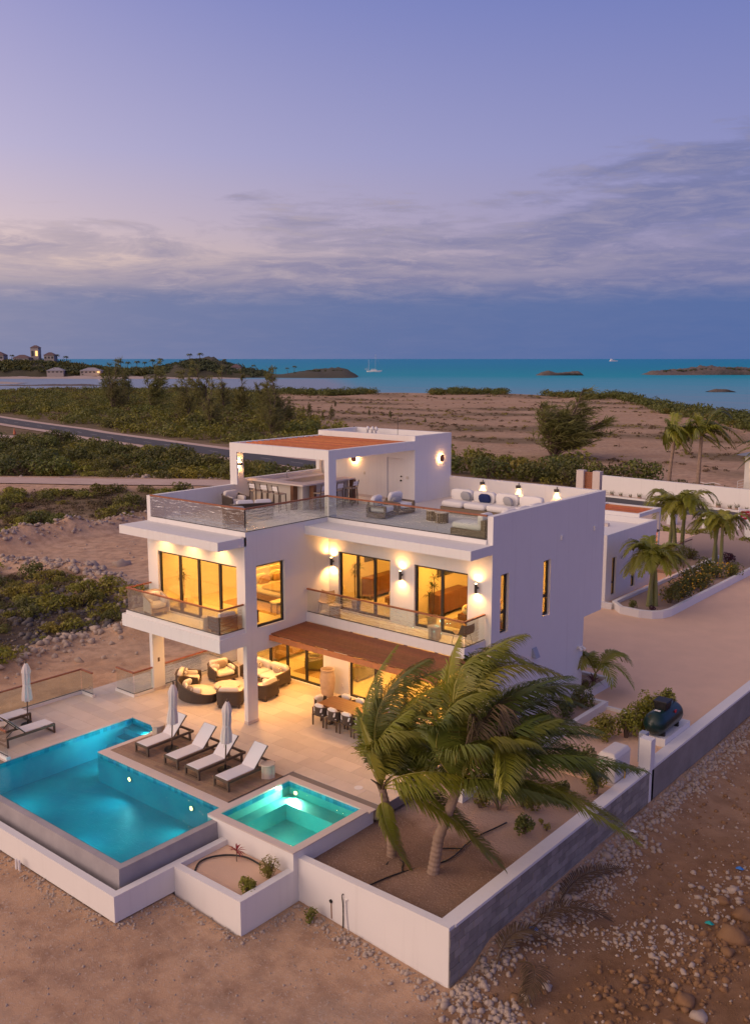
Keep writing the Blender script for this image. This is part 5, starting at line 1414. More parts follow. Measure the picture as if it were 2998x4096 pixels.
def indoor_plant(label, loc, h, seed):
    rr = random.Random(seed); t = thing('potted_plant', label, 'plant', loc)
    MB().lathe([(0, 0), (.14, 0), (.19, .3), (.20, .34), (.17, .34), (.16, .3), (0, .28)], 18, cap=False).build('pot', 'terracotta', t, smooth=True)
    for k in range(4):
        a = rr.uniform(0, 6.28); hh = h * rr.uniform(.6, 1)
        top = (math.cos(a) * .12, math.sin(a) * .12, hh)
        MB().tube([(0.03 * math.cos(a), .03 * math.sin(a), .28), (math.cos(a) * .1, math.sin(a) * .1, hh * .5), top], .014, 5).build('stem', 'teak_dark', t)
        lv = MB()
        for j in range(26):
            b = rr.uniform(0, 6.28); e = rr.uniform(-.3, 1.2); l_ = rr.uniform(.22, .36)
            d_ = Vector((math.cos(b) * math.cos(e), math.sin(b) * math.cos(e), math.sin(e))); s_ = d_.cross(Vector((0, 0, 1))).normalized() * .014
            p0 = Vector(top); p1 = p0 + d_ * l_ * .5; p2 = p0 + d_ * l_ + Vector((0, 0, -.08))
            lv.add([p0 - s_ * .5, p0 + s_ * .5, p1 + s_, p1 - s_, p2], [(0, 1, 2, 3), (3, 2, 4)])
        lv.build('leaf_cluster', 'leaf_dark', t)['kind'] = 'stuff'
mat('leaf_dark', (.035, .075, .015), .55, trans=.15, objvar=.2, var=(3, .5), col2=(.02, .04, .008))
indoor_plant('spiky potted plant inside the first balcony door', (.85, 4.95, ZF), 1.75, 1); indoor_plant('spiky potted plant inside the second balcony door', (4.48, 4.95, ZF), 1.8, 2); indoor_plant('tall potted snake plant inside the wing bedroom doors', (-4.45, .75, ZF), 1.5, 3)
# terrace glass railings
railing('glass railing along the far edge of the pool terrace', [(-7.47, -7.0), (-7.47, -1.94), (-6.70, -1.94)], .11, 1.0, (5, 1))
railing('short glass railing between the terrace step and the left column', [(-6.62, -.90), (-5.50, -.90), (-5.50, -.02)], .11, 1.0, (1, 1))
railing('glass railing behind the lounge seats', [(-5.53, .56), (-5.53, 4.40)], .11, 1.0, (3,))
railing('short glass railing at the near left corner of the pool terrace', [(-7.40, -7.06), (-3.86, -7.06)], .11, 1.0, (3,))
kb = MB().box(-7.55, -7.40, -7.15, -1.87, 0, .11).box(-7.40, -6.66, -2.0, -1.87, 0, .109).box(-6.66, -5.44, -.96, -.84, 0, .11).box(-5.56, -5.44, -.84, -.003, 0, .109).box(-5.59, -5.46, .565, 4.42, 0, .11).box(-7.40, -3.82, -7.14, -7.0, 0, .109)
kb.build('terrace_kerb', 'render_white', terrace)
# =================================================================== vegetation
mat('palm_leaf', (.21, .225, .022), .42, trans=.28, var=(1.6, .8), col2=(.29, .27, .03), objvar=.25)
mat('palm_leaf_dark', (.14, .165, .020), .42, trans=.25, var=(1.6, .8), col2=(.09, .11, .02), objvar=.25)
mat('palm_leaf_dry', (.13, .085, .045), .8, trans=.2, objvar=.2)
mat('palm_rachis', (.34, .30, .06), .5)
mat('palm_trunk', (.30, .21, .15), .9, var=(3, .6), col2=(.19, .125, .085), bump=(14, .5, .03))
mat('palm_green_stem', (.22, .24, .07), .6, var=(3, .5), col2=(.30, .25, .12))
mat('bush_a', (.185, .185, .020), .6, trans=.25, var=(.8, .9), col2=(.31, .26, .032), objvar=.30)
mat('bush_b', (.110, .128, .020), .6, trans=.25, var=(.7, .9), col2=(.155, .145, .024), objvar=.30)
mat('bush_dry', (.17, .115, .055), .8, trans=.15, var=(.5, .7), col2=(.10, .095, .035), objvar=.3)
mat('bush_silver', (.16, .18, .12), .7, trans=.2, objvar=.15)
mat('casuarina', (.19, .19, .055), .7, trans=.35, var=(.4, .7), col2=(.20, .18, .05), objvar=.2)
mat('bark', (.13, .09, .065), .9, var=(4, .5))
mat('flower_yellow', (.75, .42, .01), .7)
mat('flower_red', (.45, .01, .02), .7)
mat('flower_white', (.75, .72, .66), .7)
mat('leaf_purple', (.075, .016, .030), .5, trans=.15, objvar=.2)
mat('leaf_redstar', (.28, .022, .03), .45, trans=.15)
RGT = np.array([.769, .640, 0.0]); FWD = np.array([-.6395, .769, 0.0]); UPV = np.array([0, 0, 1.0])

def frond(mid, tip, seed, parent, leafmat='palm_leaf', n=96, ll=.98, lw=.036, wind=(.50, .42, 0), grav=.62, start=.16, base=(0, 0, 0), rach=.022, side_asym=0.0, curl=.3):
    """one pinnate palm leaf from BASE through MID to TIP (local coordinates)"""
    rr = np.random.RandomState(seed)
    A = np.array(base, float); M = np.array(mid, float); T = np.array(tip, float)
    C = 2 * M - .5 * (A + T)                     # quadratic control through MID
    t = np.linspace(0, 1, 26)[:, None]
    pts = (1 - t) ** 2 * A + 2 * t * (1 - t) * C + t ** 2 * T
    lv = MB(); wind = np.array(wind)
    L_tot = np.linalg.norm(np.diff(pts, axis=0), axis=1).sum()
    for k in range(n):
        s = start + (1 - start) * (k + .5) / n
        fi = s * 25; i = min(int(fi), 24); p = pts[i] + (pts[i + 1] - pts[i]) * (fi - i)
        d = pts[i + 1] - pts[i]; d /= np.linalg.norm(d)
        sd = np.cross(d, UPV); sn = np.linalg.norm(sd); sd = sd / sn if sn > .15 else np.cross(d, FWD)
        sd /= np.linalg.norm(sd)
        up = np.cross(sd, d)
        prof = float(np.interp(s, [.0, .2, .4, .7, .9, 1], [.4, .8, 1, .9, .6, .32]))
        for sg in (-1, 1):
            l = ll * max(.22, prof) * rr.uniform(.86, 1.1)
            dr = d * (.34 + .42 * s) + sd * sg * (.90 - .3 * s) + up * .15 + wind * .50 + rr.normal(0, .05, 3)
            dr /= np.linalg.norm(dr)
            d2 = dr + np.array([0, 0, -grav]) + wind * curl + rr.normal(0, .06, 3); d2 /= np.linalg.norm(d2)
            d3 = d2 + np.array([0, 0, -grav * 1.3]) + wind * curl; d3 /= np.linalg.norm(d3)
            p1 = p + dr * l * .40; p2 = p1 + d2 * l * .35; p3 = p2 + d3 * l * .28
            wv = np.cross(dr, up + .3 * sd * sg); wv = wv / max(1e-6, np.linalg.norm(wv)) * lw * .5
            o = len(lv.v)
            lv.v += [tuple(p - wv * .5), tuple(p + wv * .5), tuple(p1 - wv), tuple(p1 + wv), tuple(p2 - wv * .75), tuple(p2 + wv * .75), tuple(p3)]
            lv.f += [(o, o + 1, o + 3, o + 2), (o + 2, o + 3, o + 5, o + 4), (o + 4, o + 5, o + 6)]
    f = lv.build('frond', leafmat, parent)
    MB().tube([tuple(q) for q in pts[::3]] , [rach * (1 - .8 * i / 8) for i in range(9)], 5).build('rachis', 'palm_rachis' if leafmat != 'palm_leaf_dry' else 'palm_leaf_dry', f)
    return f

def trunk_mesh(pts, r0, r1, name, m, parent, rings=True, n=14):
    P = [Vector(p) for p in pts]; out = []; rad = []
    K = 34
    for i in range(K + 1):
        f = i / K * (len(P) - 1); j = min(int(f), len(P) - 2); q = P[j].lerp(P[j + 1], f - j)
        out.append(q); r = r0 + (r1 - r0) * (i / K) ** .7
        rad.append(r * (1.10 if rings and i % 2 else .97))
    rad[0] *= 1.25; rad[1] *= 1.12
    return MB().tube(out, rad, n).build(name, m, parent, smooth=False)

def Pp(u, v, dep, base):
    """offset in the palm's own vertical plane: u to the right along the block wall side, v up, dep away"""
    return tuple(RGT * u + UPV * v + FWD * dep - np.array(base))
# two coconut palms leaning in the trade wind, in the corner of the garden
def coco(label, root, crown, trunk_mid, fr, seed, r0=.15, r1=.11):
    t = thing('coconut_palm', label, 'palm tree', root, 0, 'wind-bent coconut palms in the garden corner')
    trunk_mesh([(0, 0, -.15), trunk_mid, crown], r0, r1, 'trunk', 'palm_trunk', t)
    rj = np.random.RandomState(seed)
    twin = [(mu + rj.normal(0, .22), mv + rj.normal(0, .18), md + rj.normal(0, .45), tu + rj.normal(-.25, .25), tv + rj.normal(-.05, .25), td + rj.normal(0, .6), kw) for mu, mv, md, tu, tv, td, kw in fr if kw.get('leafmat') != 'palm_leaf_dry' and kw.get('ll') is None and mu > .1]
    for k, (mu, mv, md, tu, tv, td, kw) in enumerate(fr + twin):
        c = np.array(crown)
        frond(c + RGT * mu + UPV * mv + FWD * md, c + RGT * tu + UPV * tv + FWD * td, seed + k, t, base=crown, **kw)
    # old leaf bases
    for k in range(7):
        a = k * .9 + seed
        MB().tube([tuple(np.array(crown) + np.array([0, 0, -.18])), tuple(np.array(crown) + np.array([math.cos(a) * .12, math.sin(a) * .12, .12])), tuple(np.array(crown) + np.array([math.cos(a) * .3, math.sin(a) * .3, .26]))], [.05, .035, .012], 5).build('leaf_base', 'palm_leaf_dry', t)
    return t
S = .00478     # metres per measured unit at the palms' distance
def fr_(c, L):
    out = []
    for mu, mv, tu, tv, md, td, kw in L:
        out.append(((mu - c[0]) * S, (c[1] - mv) * S, md, (tu - c[0]) * S, (c[1] - tv) * S, td, kw))
    return out
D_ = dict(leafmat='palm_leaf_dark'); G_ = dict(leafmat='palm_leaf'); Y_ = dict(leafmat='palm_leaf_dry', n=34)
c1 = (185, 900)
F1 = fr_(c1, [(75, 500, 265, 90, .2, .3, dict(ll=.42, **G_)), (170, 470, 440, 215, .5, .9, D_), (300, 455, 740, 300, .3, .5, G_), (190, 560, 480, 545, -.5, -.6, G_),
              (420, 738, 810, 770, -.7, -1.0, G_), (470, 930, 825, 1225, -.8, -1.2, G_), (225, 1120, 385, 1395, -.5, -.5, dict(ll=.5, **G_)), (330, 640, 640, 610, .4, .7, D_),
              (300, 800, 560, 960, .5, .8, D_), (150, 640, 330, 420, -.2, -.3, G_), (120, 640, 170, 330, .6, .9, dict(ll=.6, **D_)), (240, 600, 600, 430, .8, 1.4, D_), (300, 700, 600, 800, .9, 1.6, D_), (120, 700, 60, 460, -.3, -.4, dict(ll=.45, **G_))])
coco('coconut palm nearer the spa with a frond hanging down its trunk', (9.15, -3.18, -.42), (-.20, -.18, 2.02), (.02, -.02, .9), F1, 100, .14, .10)
c2 = (650, 870)
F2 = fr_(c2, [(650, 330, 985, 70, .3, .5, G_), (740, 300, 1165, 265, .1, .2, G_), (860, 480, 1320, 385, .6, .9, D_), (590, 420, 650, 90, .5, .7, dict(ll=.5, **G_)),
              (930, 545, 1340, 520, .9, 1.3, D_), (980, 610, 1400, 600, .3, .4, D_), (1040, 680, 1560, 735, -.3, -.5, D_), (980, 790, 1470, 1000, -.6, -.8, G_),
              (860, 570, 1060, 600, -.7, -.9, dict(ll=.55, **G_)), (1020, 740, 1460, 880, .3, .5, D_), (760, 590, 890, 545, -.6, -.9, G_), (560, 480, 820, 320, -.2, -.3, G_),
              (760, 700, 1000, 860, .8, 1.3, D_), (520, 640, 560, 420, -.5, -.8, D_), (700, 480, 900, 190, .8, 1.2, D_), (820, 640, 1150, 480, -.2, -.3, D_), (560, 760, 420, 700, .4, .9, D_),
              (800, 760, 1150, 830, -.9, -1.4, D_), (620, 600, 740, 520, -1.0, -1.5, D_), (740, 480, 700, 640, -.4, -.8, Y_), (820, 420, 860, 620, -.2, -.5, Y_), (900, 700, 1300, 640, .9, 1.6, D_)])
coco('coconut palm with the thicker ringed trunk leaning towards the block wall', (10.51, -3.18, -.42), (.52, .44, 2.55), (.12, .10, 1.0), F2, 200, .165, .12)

# ---- leaf-cloud shrubs
def cloud(seed, n, rx, ry, rz, leaf, lobes=9, aspect=.5, base=.12, spread=.62, shell=.72, up=.35):
    """numpy leaf cloud: leaves on overlapping lobes; returns V, F(quads)"""
    r = np.random.RandomState(seed)
    th = r.uniform(0, 2 * np.pi, lobes); rad = np.sqrt(r.uniform(.0, 1, lobes)) * spread
    cx, cy = rad * np.cos(th), rad * np.sin(th)
    cz = base + (1 - base) * .55 * (1 - rad ** 2) * r.uniform(.55, 1.15, lobes)
    cr = r.uniform(.26, .46, lobes)
    li = r.randint(0, lobes, n)
    d = r.normal(0, 1, (n, 3)); d[:, 2] += .25; d /= np.linalg.norm(d, axis=1)[:, None]
    rr = cr[li] * (shell + (1.12 - shell) * r.uniform(0, 1, n) ** .6)
    P = np.stack([cx[li], cy[li], cz[li]], 1) + d * rr[:, None] * np.array([1, 1, .85])
    P[:, 2] = np.abs(P[:, 2])
    P *= np.array([rx, ry, rz])
    nrm = d * .7 + r.normal(0, .55, (n, 3)); nrm[:, 2] += up; nrm /= np.linalg.norm(nrm, axis=1)[:, None]
    a = np.cross(nrm, r.normal(0, 1, (n, 3))); a /= np.linalg.norm(a, axis=1)[:, None]; b = np.cross(nrm, a)
    l = leaf * r.uniform(.6, 1.3, n)[:, None]
    V = np.stack([P - a * l * .5, P + b * l * aspect * .5, P + a * l * .5, P - b * l * aspect * .5], 1).reshape(-1, 3)
    F = np.arange(4 * n).reshape(n, 4)
    return V, F
def stems(seed, rx, rz, n=7):
    r = random.Random(seed); mb = MB()
    for k in range(n):
        a = r.uniform(0, 6.28); q = r.uniform(.2, .7) * rx; h = rz * r.uniform(.4, .8)
        mb.tube([(0, 0, -.1), (math.cos(a) * q * .5, math.sin(a) * q * .5, h * .6), (math.cos(a) * q, math.sin(a) * q, h)], [.05 * rz, .03 * rz, .008], 5)
    return mb
def make_shrub(name, seed, n, r, h, leaf, m, cat='shrub', lobes=9, group=None, **kw):
    t = thing(name, 'x', cat, (0, 0, 0), 0, group)
    V, F = cloud(seed, n, r, r, h, leaf, lobes, **kw)
    np_mesh('foliage', V, F, m, t)
    stems(seed, r, h).build('stem', 'bark', t)['kind'] = 'stuff'
    return t
USED = {}
def put(proto, loc, rz, label, group, scale):
    if id(proto) not in USED:
        USED[id(proto)] = 1; o = proto; o.location = loc; o.rotation_euler = (0, 0, rz); o.scale = scale if isinstance(scale, tuple) else (scale,) * 3
        o['label'] = label; o['group'] = group; return o
    return dup(proto, loc, rz, label, group, scale)

# garden shrubs with their own look
def garden(name, seed, loc, r, h, leaf, m, label, n=700, lobes=7, cat='shrub', **kw):
    t = make_shrub(name, seed, n, r, h, leaf, m, cat, lobes, **kw); t.location = loc; t['label'] = label
    if 'group' in t: del t['group']
    return t
garden('small_shrub', 1, (9.45, .70, -.36), .32, .62, .10, 'bush_a', 'low green shrub just right of the leaning palm trunk', 420)
garden('silver_shrub', 2, (9.95, .95, -.36), .42, .72, .09, 'bush_silver', 'feathery silver-green shrub in the gravel bed', 520, aspect=.25)
garden('small_shrub', 3, (10.42, 1.55, -.34), .38, .75, .10, 'bush_b', 'darker of the two shrubs growing together in the gravel bed', 520)
garden('small_shrub', 4, (10.75, 1.52, -.34), .36, .70, .10, 'bush_a', 'yellow-green shrub growing against a darker one in the gravel bed', 480)
garden('small_shrub', 5, (11.12, 2.75, -.32), .36, .62, .09, 'bush_b', 'round dark shrub under the longest palm frond', 520)
garden('silver_shrub', 6, (11.55, 2.25, -.32), .32, .55, .08, 'bush_silver', 'small silvery shrub next to the block wall', 420, aspect=.25)
garden('small_shrub', 7, (11.28, .22, -.38), .38, .62, .10, 'bush_b', 'lone dark green shrub closest to the block wall corner', 520)
garden('seedling', 8, (11.40, .98, -.37), .12, .18, .07, 'bush_a', 'tiny seedling in the gravel bed beside the block wall', 60, 4)
garden('seedling', 9, (11.70, .75, -.37), .16, .24, .07, 'bush_a', 'larger of two seedlings beside the block wall', 90, 4)
garden('garden_bush', 10, (11.75, 3.7, -.32), .5, .9, .10, 'bush_a', 'bright leafy bush in front of the generator', 700)
garden('garden_bush', 11, (10.6, 4.6, -.32), .7, 1.3, .11, 'bush_b', 'dark bush behind the palm fronds near the generator', 900)
for k, (x, y, r_, h_) in enumerate(((10.05, 7.75, .62, 1.05), (10.6, 8.3, .6, 1.15), (10.8, 9.2, .6, 1.25), (10.75, 10.1, .55, 1.4), (10.95, 11.0, .45, 1.2))):
    garden('hedge_bush', 20 + k, (x, y, -.31), r_, h_, .12, 'bush_a', ('hedge bush at the near end of the row beside the green tank', 'second hedge bush from the near end of the row', 'middle hedge bush of the row beside the green tank', 'tallest hedge bush of the row, with upright shoots', 'last hedge bush half hidden behind the tank lid')[k], 900, 8, aspect=.55, up=.6)['group'] = 'hedge row beside the green tank'
garden('round_bush', 30, (8.25, 9.45, -.1), .62, .85, .10, 'bush_b', 'dense round bush in the white planter along the villa wall', 900)
garden('round_bush', 31, (8.15, 8.3, -.1), .55, .7, .10, 'bush_b', 'lower bush in the white planter, overlapped by palm fronds', 700)
garden('round_bush', 33, (8.15, 6.9, -.1), .5, .65, .10, 'bush_b', 'bush in the white planter behind the densest palm fronds', 600)
garden('spiky_shrub', 32, (7.0, -5.72, -.66), .34, .62, .10, 'bush_a', 'pale green upright shrub in the corner of the white planter', 620, aspect=.22, up=1.0)
garden('round_bush', 34, (7.02, -6.55, -.68), .36, .40, .08, 'bush_a', 'low mounded shrub spilling over the planter wall', 620)
garden('weed', 35, (8.35, -5.55, -1.5), .28, .38, .10, 'bush_a', 'weed growing at the foot of the white garden wall', 120, 5)
# red cordyline
def star_plant(loc, label, m, seed, n=16, l=.34, h=.30):
    r = random.Random(seed); t = thing('cordyline', label, 'plant', loc)
    MB().tube([(0, 0, -.03), (0.01, 0, h)], .012, 5).build('stem', 'bark', t)
    lv = MB()
    for k in range(n):
        a = k * 2.4; e = r.uniform(.0, 1.0); d = Vector((math.cos(a) * math.cos(e), math.sin(a) * math.cos(e), math.sin(e)))
        s = d.cross(Vector((0, 0, 1))).normalized() * .022; p = Vector((0, 0, h)); p1 = p + d * l * .5; p2 = p + d * l * .9 + Vector((0, 0, -.09 * l / .34))
        lv.add([p - s * .4, p + s * .4, p1 + s, p1 - s, p2], [(0, 1, 2, 3), (3, 2, 4)])
    lv.build('leaf_rosette', m, t); return t
star_plant((5.75, -5.75, -.66), 'small red cordyline in the gravel planter below the spa', 'leaf_redstar', 1)
star_plant((7.65, 11.55, -.12), 'red-brown spiky plant at the back corner of the villa', 'leaf_purple', 2, 26, .6, .35)

# ---- scattered scrub on the left: individual bushes
protos = [make_shrub('scrub_bush', 40 + k, (520, 620, 460, 560, 420)[k], 1.0, (.85, 1.1, .7, .95, .6)[k], .17, ('bush_a', 'bush_b', 'bush_a', 'bush_b', 'bush_dry')[k], lobes=(9, 11, 8, 10, 8)[k], spread=.78) for k in range(5)]
rs = np.random.RandomState(11)
LBL = ('yellow-green scrub bush on the rough ground left of the villa', 'dark green scrub bush on the rough ground left of the villa', 'low spreading yellow-green scrub bush left of the villa', 'rounded dark green scrub bush left of the villa', 'dry brown scrub bush on the rough ground left of the villa')
def scatter(zone, box, num, smin, smax, weights, minsep, accept=None, lab=LBL, group='scrub bushes left of the villa'):
    pts = []; tries = 0
    while len(pts) < num and tries < num * 60:
        tries += 1
        x, y = rs.uniform(box[0], box[1]), rs.uniform(box[2], box[3])
        if not inside(np.array([x]), np.array([y]), zone)[0]: continue
        if accept and not accept(x, y): continue
        s = rs.uniform(smin, smax)
        if any((x - a) ** 2 + (y - b) ** 2 < (minsep * (s + c)) ** 2 for a, b, c in pts): continue
        pts.append((x, y, s))
        k = rs.choice(len(weights), p=weights)
        put(protos[k], (x, y, gz(x, y) - .05), rs.uniform(0, 6.28), lab[k], group, s)
    return pts
def seen(x, y, m=1.08):
    u = (x - 23.9) * .769 + (y + 21.7) * .640; w = -(x - 23.9) * .6395 + (y + 21.7) * .769
    return abs(u) < w * .42 * m
scatter(ZONE_A, (-40, -13, -9, 12), 62, .45, 1.3, [.42, .14, .30, .06, .08], .5, lambda x, y: seen(x, y) and (rs.uniform() < (.25 if x > -20 else .9)))
scatter(ZONE_B, (-100, -46, 5, 48), 62, .7, 1.9, [.3, .22, .2, .13, .15], .55, lambda x, y: seen(x, y))
L2 = tuple(l.replace('left of the villa', 'between the sand track and the road') for l in LBL)
def clear_track(x, y): return seen(x, y) and seg_dist(np.array([x]), np.array([y]), [(-120, 8), (-100, 20), (-86, 30), (-78, 36), (-70, 41), (-62, 47), (-54, 52), (-47, 55), (-40, 57)])[0] > 4 and seg_dist(np.array([x]), np.array([y]), [(-190, 66), (-160, 65), (-140, 66), (-128, 68), (-118, 72)])[0] > 4.2
scatter(ZONE_C, (-150, -30, 20, 68), 135, 1.2, 3.0, [.28, .32, .14, .2, .06], .42, lambda x, y: clear_track(x, y) and abs(y - np.interp(x, rx, ryk)) > 6.5, L2, 'bushes between the sand track and the road')
# big bushes behind the house and along the road
BIG = [(-44, 74, 2.6), (-41, 77, 3.0), (-37.5, 73.5, 2.7), (-35, 77, 3.2), (-32, 74.5, 2.5), (-29.5, 78, 3.0), (-27, 74.5, 2.4), (-25, 78.5, 2.6), (-39, 80, 3.0), (-33, 81, 2.8), (-47.5, 76.5, 2.5), (-23.2, 75.2, 1.8), (-22.5, 84, 2.6)]
for k, (x, y, s) in enumerate(BIG):
    put(protos[(1, 3, 1, 0, 3)[k % 5]], (x, y, -1.3), k * 1.3, 'large dense bush across the road behind the stair tower', 'large bushes across the road behind the villa', s)
for k in range(20):
    x = (-92, -104, -118, -128, -146, -160, -178, -196, -214, -232, -88, -98, -112, -136, -152, -170, -188, -205, -226, -250)[k]; y = np.interp(x, rx, ryk) + (12, 20, 14, 24, 12, 22, 14, 26, 16, 24, 26, 30, 26, 12, 30, 34, 26, 15, 36, 18)[k]
    put(protos[(1, 3, 0, 1)[k % 4]], (x, y, gz(x, y) - .1), k * 1.7, 'tall rounded bush standing above the scrub beyond the road', 'tall bushes beyond the road', (2.6, 3.2, 2.2, 3.6)[k % 4])
# dense scrub belts far away read as one mass
def mass(name, zone, box, num, smin, smax, m, seed, n=90, leaf=.30, accept=None, kind='stuff', zoff=0.0, zf=None):
    r = np.random.RandomState(seed)
    T = [cloud(seed * 10 + k, n, 1, 1, r.uniform(.7, 1.05), leaf, 7, spread=.75) for k in range(6)]
    Vs = []; cnt = 0; tries = 0
    while cnt < num and tries < num * 50:
        tries += 1
        x, y = r.uniform(box[0], box[1]), r.uniform(box[2], box[3])
        if zone is not None and not inside(np.array([x]), np.array([y]), zone)[0]: continue
        if accept and not accept(x, y): continue
        s = r.uniform(smin, smax); a = r.uniform(0, 6.28); V, F = T[r.randint(6)]
        ca, sa = math.cos(a) * s, math.sin(a) * s
        W = np.stack([V[:, 0] * ca - V[:, 1] * sa + x, V[:, 0] * sa + V[:, 1] * ca + y, V[:, 2] * s + (zf(x, y) if zf else gz(x, y)) - .1 + zoff], 1)
        Vs.append(W); cnt += 1
    if not Vs: return None
    V = np.concatenate(Vs); F = np.arange(len(V)).reshape(-1, 4)
    o = np_mesh(name, V, F, m); tag(o, kind=kind); return o
def road_ok(x, y): return seen(x, y, 1.05) and abs(y - np.interp(x, rx, ryk)) > 7.5 + 1.5
def mk_label(o, l, c): tag(o, l, c); return o
for nm, m_, sd_ in (('roadside_scrub', 'bush_a', 51), ('roadside_scrub', 'bush_b', 52), ('roadside_scrub', 'bush_dry', 53)):
    o = mass(nm, ZONE_D, (-470, -20, 70, 245), (620, 760, 150)[sd_ - 51], 1.0, 3.9, m_, sd_, 190, .17, road_ok)
    mk_label(o, ('yellow-green', 'dark green', 'dry brown')[sd_ - 51] + ' scrub growing densely beyond the road', 'scrub')
def shore_ok(x, y):
    s, u, w = shore(np.array([float(x)]), np.array([float(y)])); s, u, w = s[0], u[0], w[0]
    t = u / w
    if not seen(x, y, 1.1): return False
    if t < -.12: return 45 < s < 240
    gap = math.sin(u * .035 + 1.2) + .6 * math.sin(u * .09) > -.55
    if t > .30: return 40 < s < 75 and gap
    return 50 < s < 72 and gap and not (-.03 < t < .06 and math.sin(u * .05) > 0)
for m_, sd_, nn_ in (('bush_b', 61, 900), ('bush_a', 62, 600)):
    o = mass('shore_scrub', None, (-560, 40, 120, 420), nn_, 1.2, 3.4, m_, sd_, 130, .20, shore_ok)
    mk_label(o, ('dark green' if sd_ == 61 else 'lighter green') + ' scrub along the lagoon shore', 'scrub')
for m_, sd_, nn_ in (('bush_a', 54, 300), ('bush_b', 55, 260)):
    o = mass('trackside_scrub', ZONE_C, (-150, -30, 20, 68), nn_, .7, 2.0, m_, sd_, 190, .16, lambda x, y: clear_track(x, y) and abs(y - np.interp(x, rx, ryk)) > 5.5)
    mk_label(o, ('yellow-green' if sd_ == 54 else 'dark green') + ' undergrowth between the sand track and the road', 'scrub')
o = mass('shore_scrub', None, (-330, 40, 120, 420), 330, 2.0, 4.2, 'bush_b', 63, 140, .20, lambda x, y: shore_ok(x, y) and ((x - 23.9) * .769 + (y + 21.7) * .640) > -.11 * (-(x - 23.9) * .6395 + (y + 21.7) * .769)); mk_label(o, 'taller dark scrub clumps on the shore right of the stair tower', 'scrub')
# low grass tufts on the cleared land
def field_ok(x, y):
    s, u, w = shore(np.array([float(x)]), np.array([float(y)]))
    if not (seen(x, y) and s[0] > 60 and w[0] > 120): return False
    if inside(np.array([x]), np.array([y]), ZONE_D)[0] or y < np.interp(x, rx, ryk) + 8: return False
    u, w = u[0], w[0]
    return math.sin(u * .045 + math.sin(w * .05) * 2.3 + 1) * math.sin(w * .13 + u * .02 + math.sin(u * .09)) + .5 * math.sin(u * .17 + w * .21) > .25 or rs.uniform() < .06
o = mass('field_tufts', None, (-330, 10, 85, 330), 1500, .3, .8, 'bush_dry', 71, 40, .42, field_ok, zoff=-.08)
mk_label(o, 'low dry tufts on the cleared sandy land', 'tufts')
o = mass('field_weeds', None, (-330, 10, 85, 330), 500, .3, .9, 'bush_a', 72, 40, .40, field_ok, zoff=-.08)
mk_label(o, 'small green weeds on the cleared sandy land', 'weeds')
# dry ground cover in the near scrub
o = mass('dry_ground_cover', ZONE_A, (-45, -13, -10, 12), 300, .2, .42, 'bush_dry', 73, 46, .30, lambda x, y: seen(x, y) and (x < -19 or rs.uniform() < .35), zoff=-.08); mk_label(o, 'dry brown ground cover between the near scrub bushes', 'ground cover')
o = mass('dry_ground_cover', ZONE_B, (-100, -46, 5, 48), 520, .3, .8, 'bush_dry', 74, 50, .30, lambda x, y: seen(x, y), zoff=-.08); mk_label(o, 'dry brown ground cover around the middle scrub bushes', 'ground cover')
o = mass('dry_ground_cover', ZONE_C, (-150, -30, 20, 68), 420, .4, 1.1, 'bush_dry', 75, 50, .32, clear_track, zoff=-.08); mk_label(o, 'dry brown ground cover beside the sand track', 'ground cover')

# ---- casuarinas: upswept feathery trees bent by the wind
def make_casuarina(seed, h, wide=1.0):
    t = thing('casuarina_tree', 'x', 'tree', (0, 0, 0), 0, 'wind-swept casuarinas on the far land')
    r = np.random.RandomState(seed); mb = MB(); V = []
    for k in range(3 if wide < 2 else 6):
        a = r.uniform(0, 6.28); H = h * (1.0 if k == 0 else r.uniform(.55, .9))
        out = np.array([math.cos(a), math.sin(a), 0]) * r.uniform(.05, .30) * (0 if k == 0 else 1) * wide ** .7 + RGT * r.uniform(.04, .22) + (RGT * r.uniform(-.5, .55) if wide > 2 else 0)
        pts = [out * H * .8 * (j / 6) ** 1.2 + np.array([0, 0, H * j / 6]) + r.normal(0, .012 * h, 3) * (j > 0) for j in range(7)]
        mb.tube([tuple(p) for p in pts], [.018 * h * (1 - .85 * j / 6) for j in range(7)], 5)
        for q in r.uniform(.10, 1.0, 26):
            fi = q * 6; i = min(int(fi), 5); p = pts[i] + (pts[i + 1] - pts[i]) * (fi - i)
            b = r.uniform(0, 6.28); L_ = h * (.08 + .30 * (1 - q) ** .8) * r.uniform(.6, 1.2)
            d = np.array([math.cos(b), math.sin(b), r.uniform(.25, 1.1)]) + RGT * .55; d /= np.linalg.norm(d)
            q1 = p + d * L_ * .55; d2 = d + RGT * .5 + np.array([0, 0, .15]); d2 /= np.linalg.norm(d2); q2 = q1 + d2 * L_ * .5
            mb.tube([tuple(p), tuple(q1), tuple(q2)], [.005 * h, .003 * h, .001 * h], 4, cap=False)
            for z in r.uniform(.25, 1.0, 26):
                c0 = p + (q1 - p) * (z / .55) if z < .55 else q1 + (q2 - q1) * ((z - .55) / .45)
                e = d2 * .7 + r.normal(0, .55, 3) + RGT * .25 + np.array([0, 0, -.10]); e /= np.linalg.norm(e)
                l = h * r.uniform(.05, .11); wv = np.cross(e, r.normal(0, 1, 3)); wv = wv / np.linalg.norm(wv) * h * .0050
                V.append(np.stack([c0 - wv, c0 + wv, c0 + e * l + wv * .3, c0 + e * l - wv * .3]))
    mb.build('trunk', 'bark', t)['kind'] = 'stuff'
    V = np.concatenate(V); np_mesh('crown', V, np.arange(len(V)).reshape(-1, 4), 'casuarina', t)
    return t
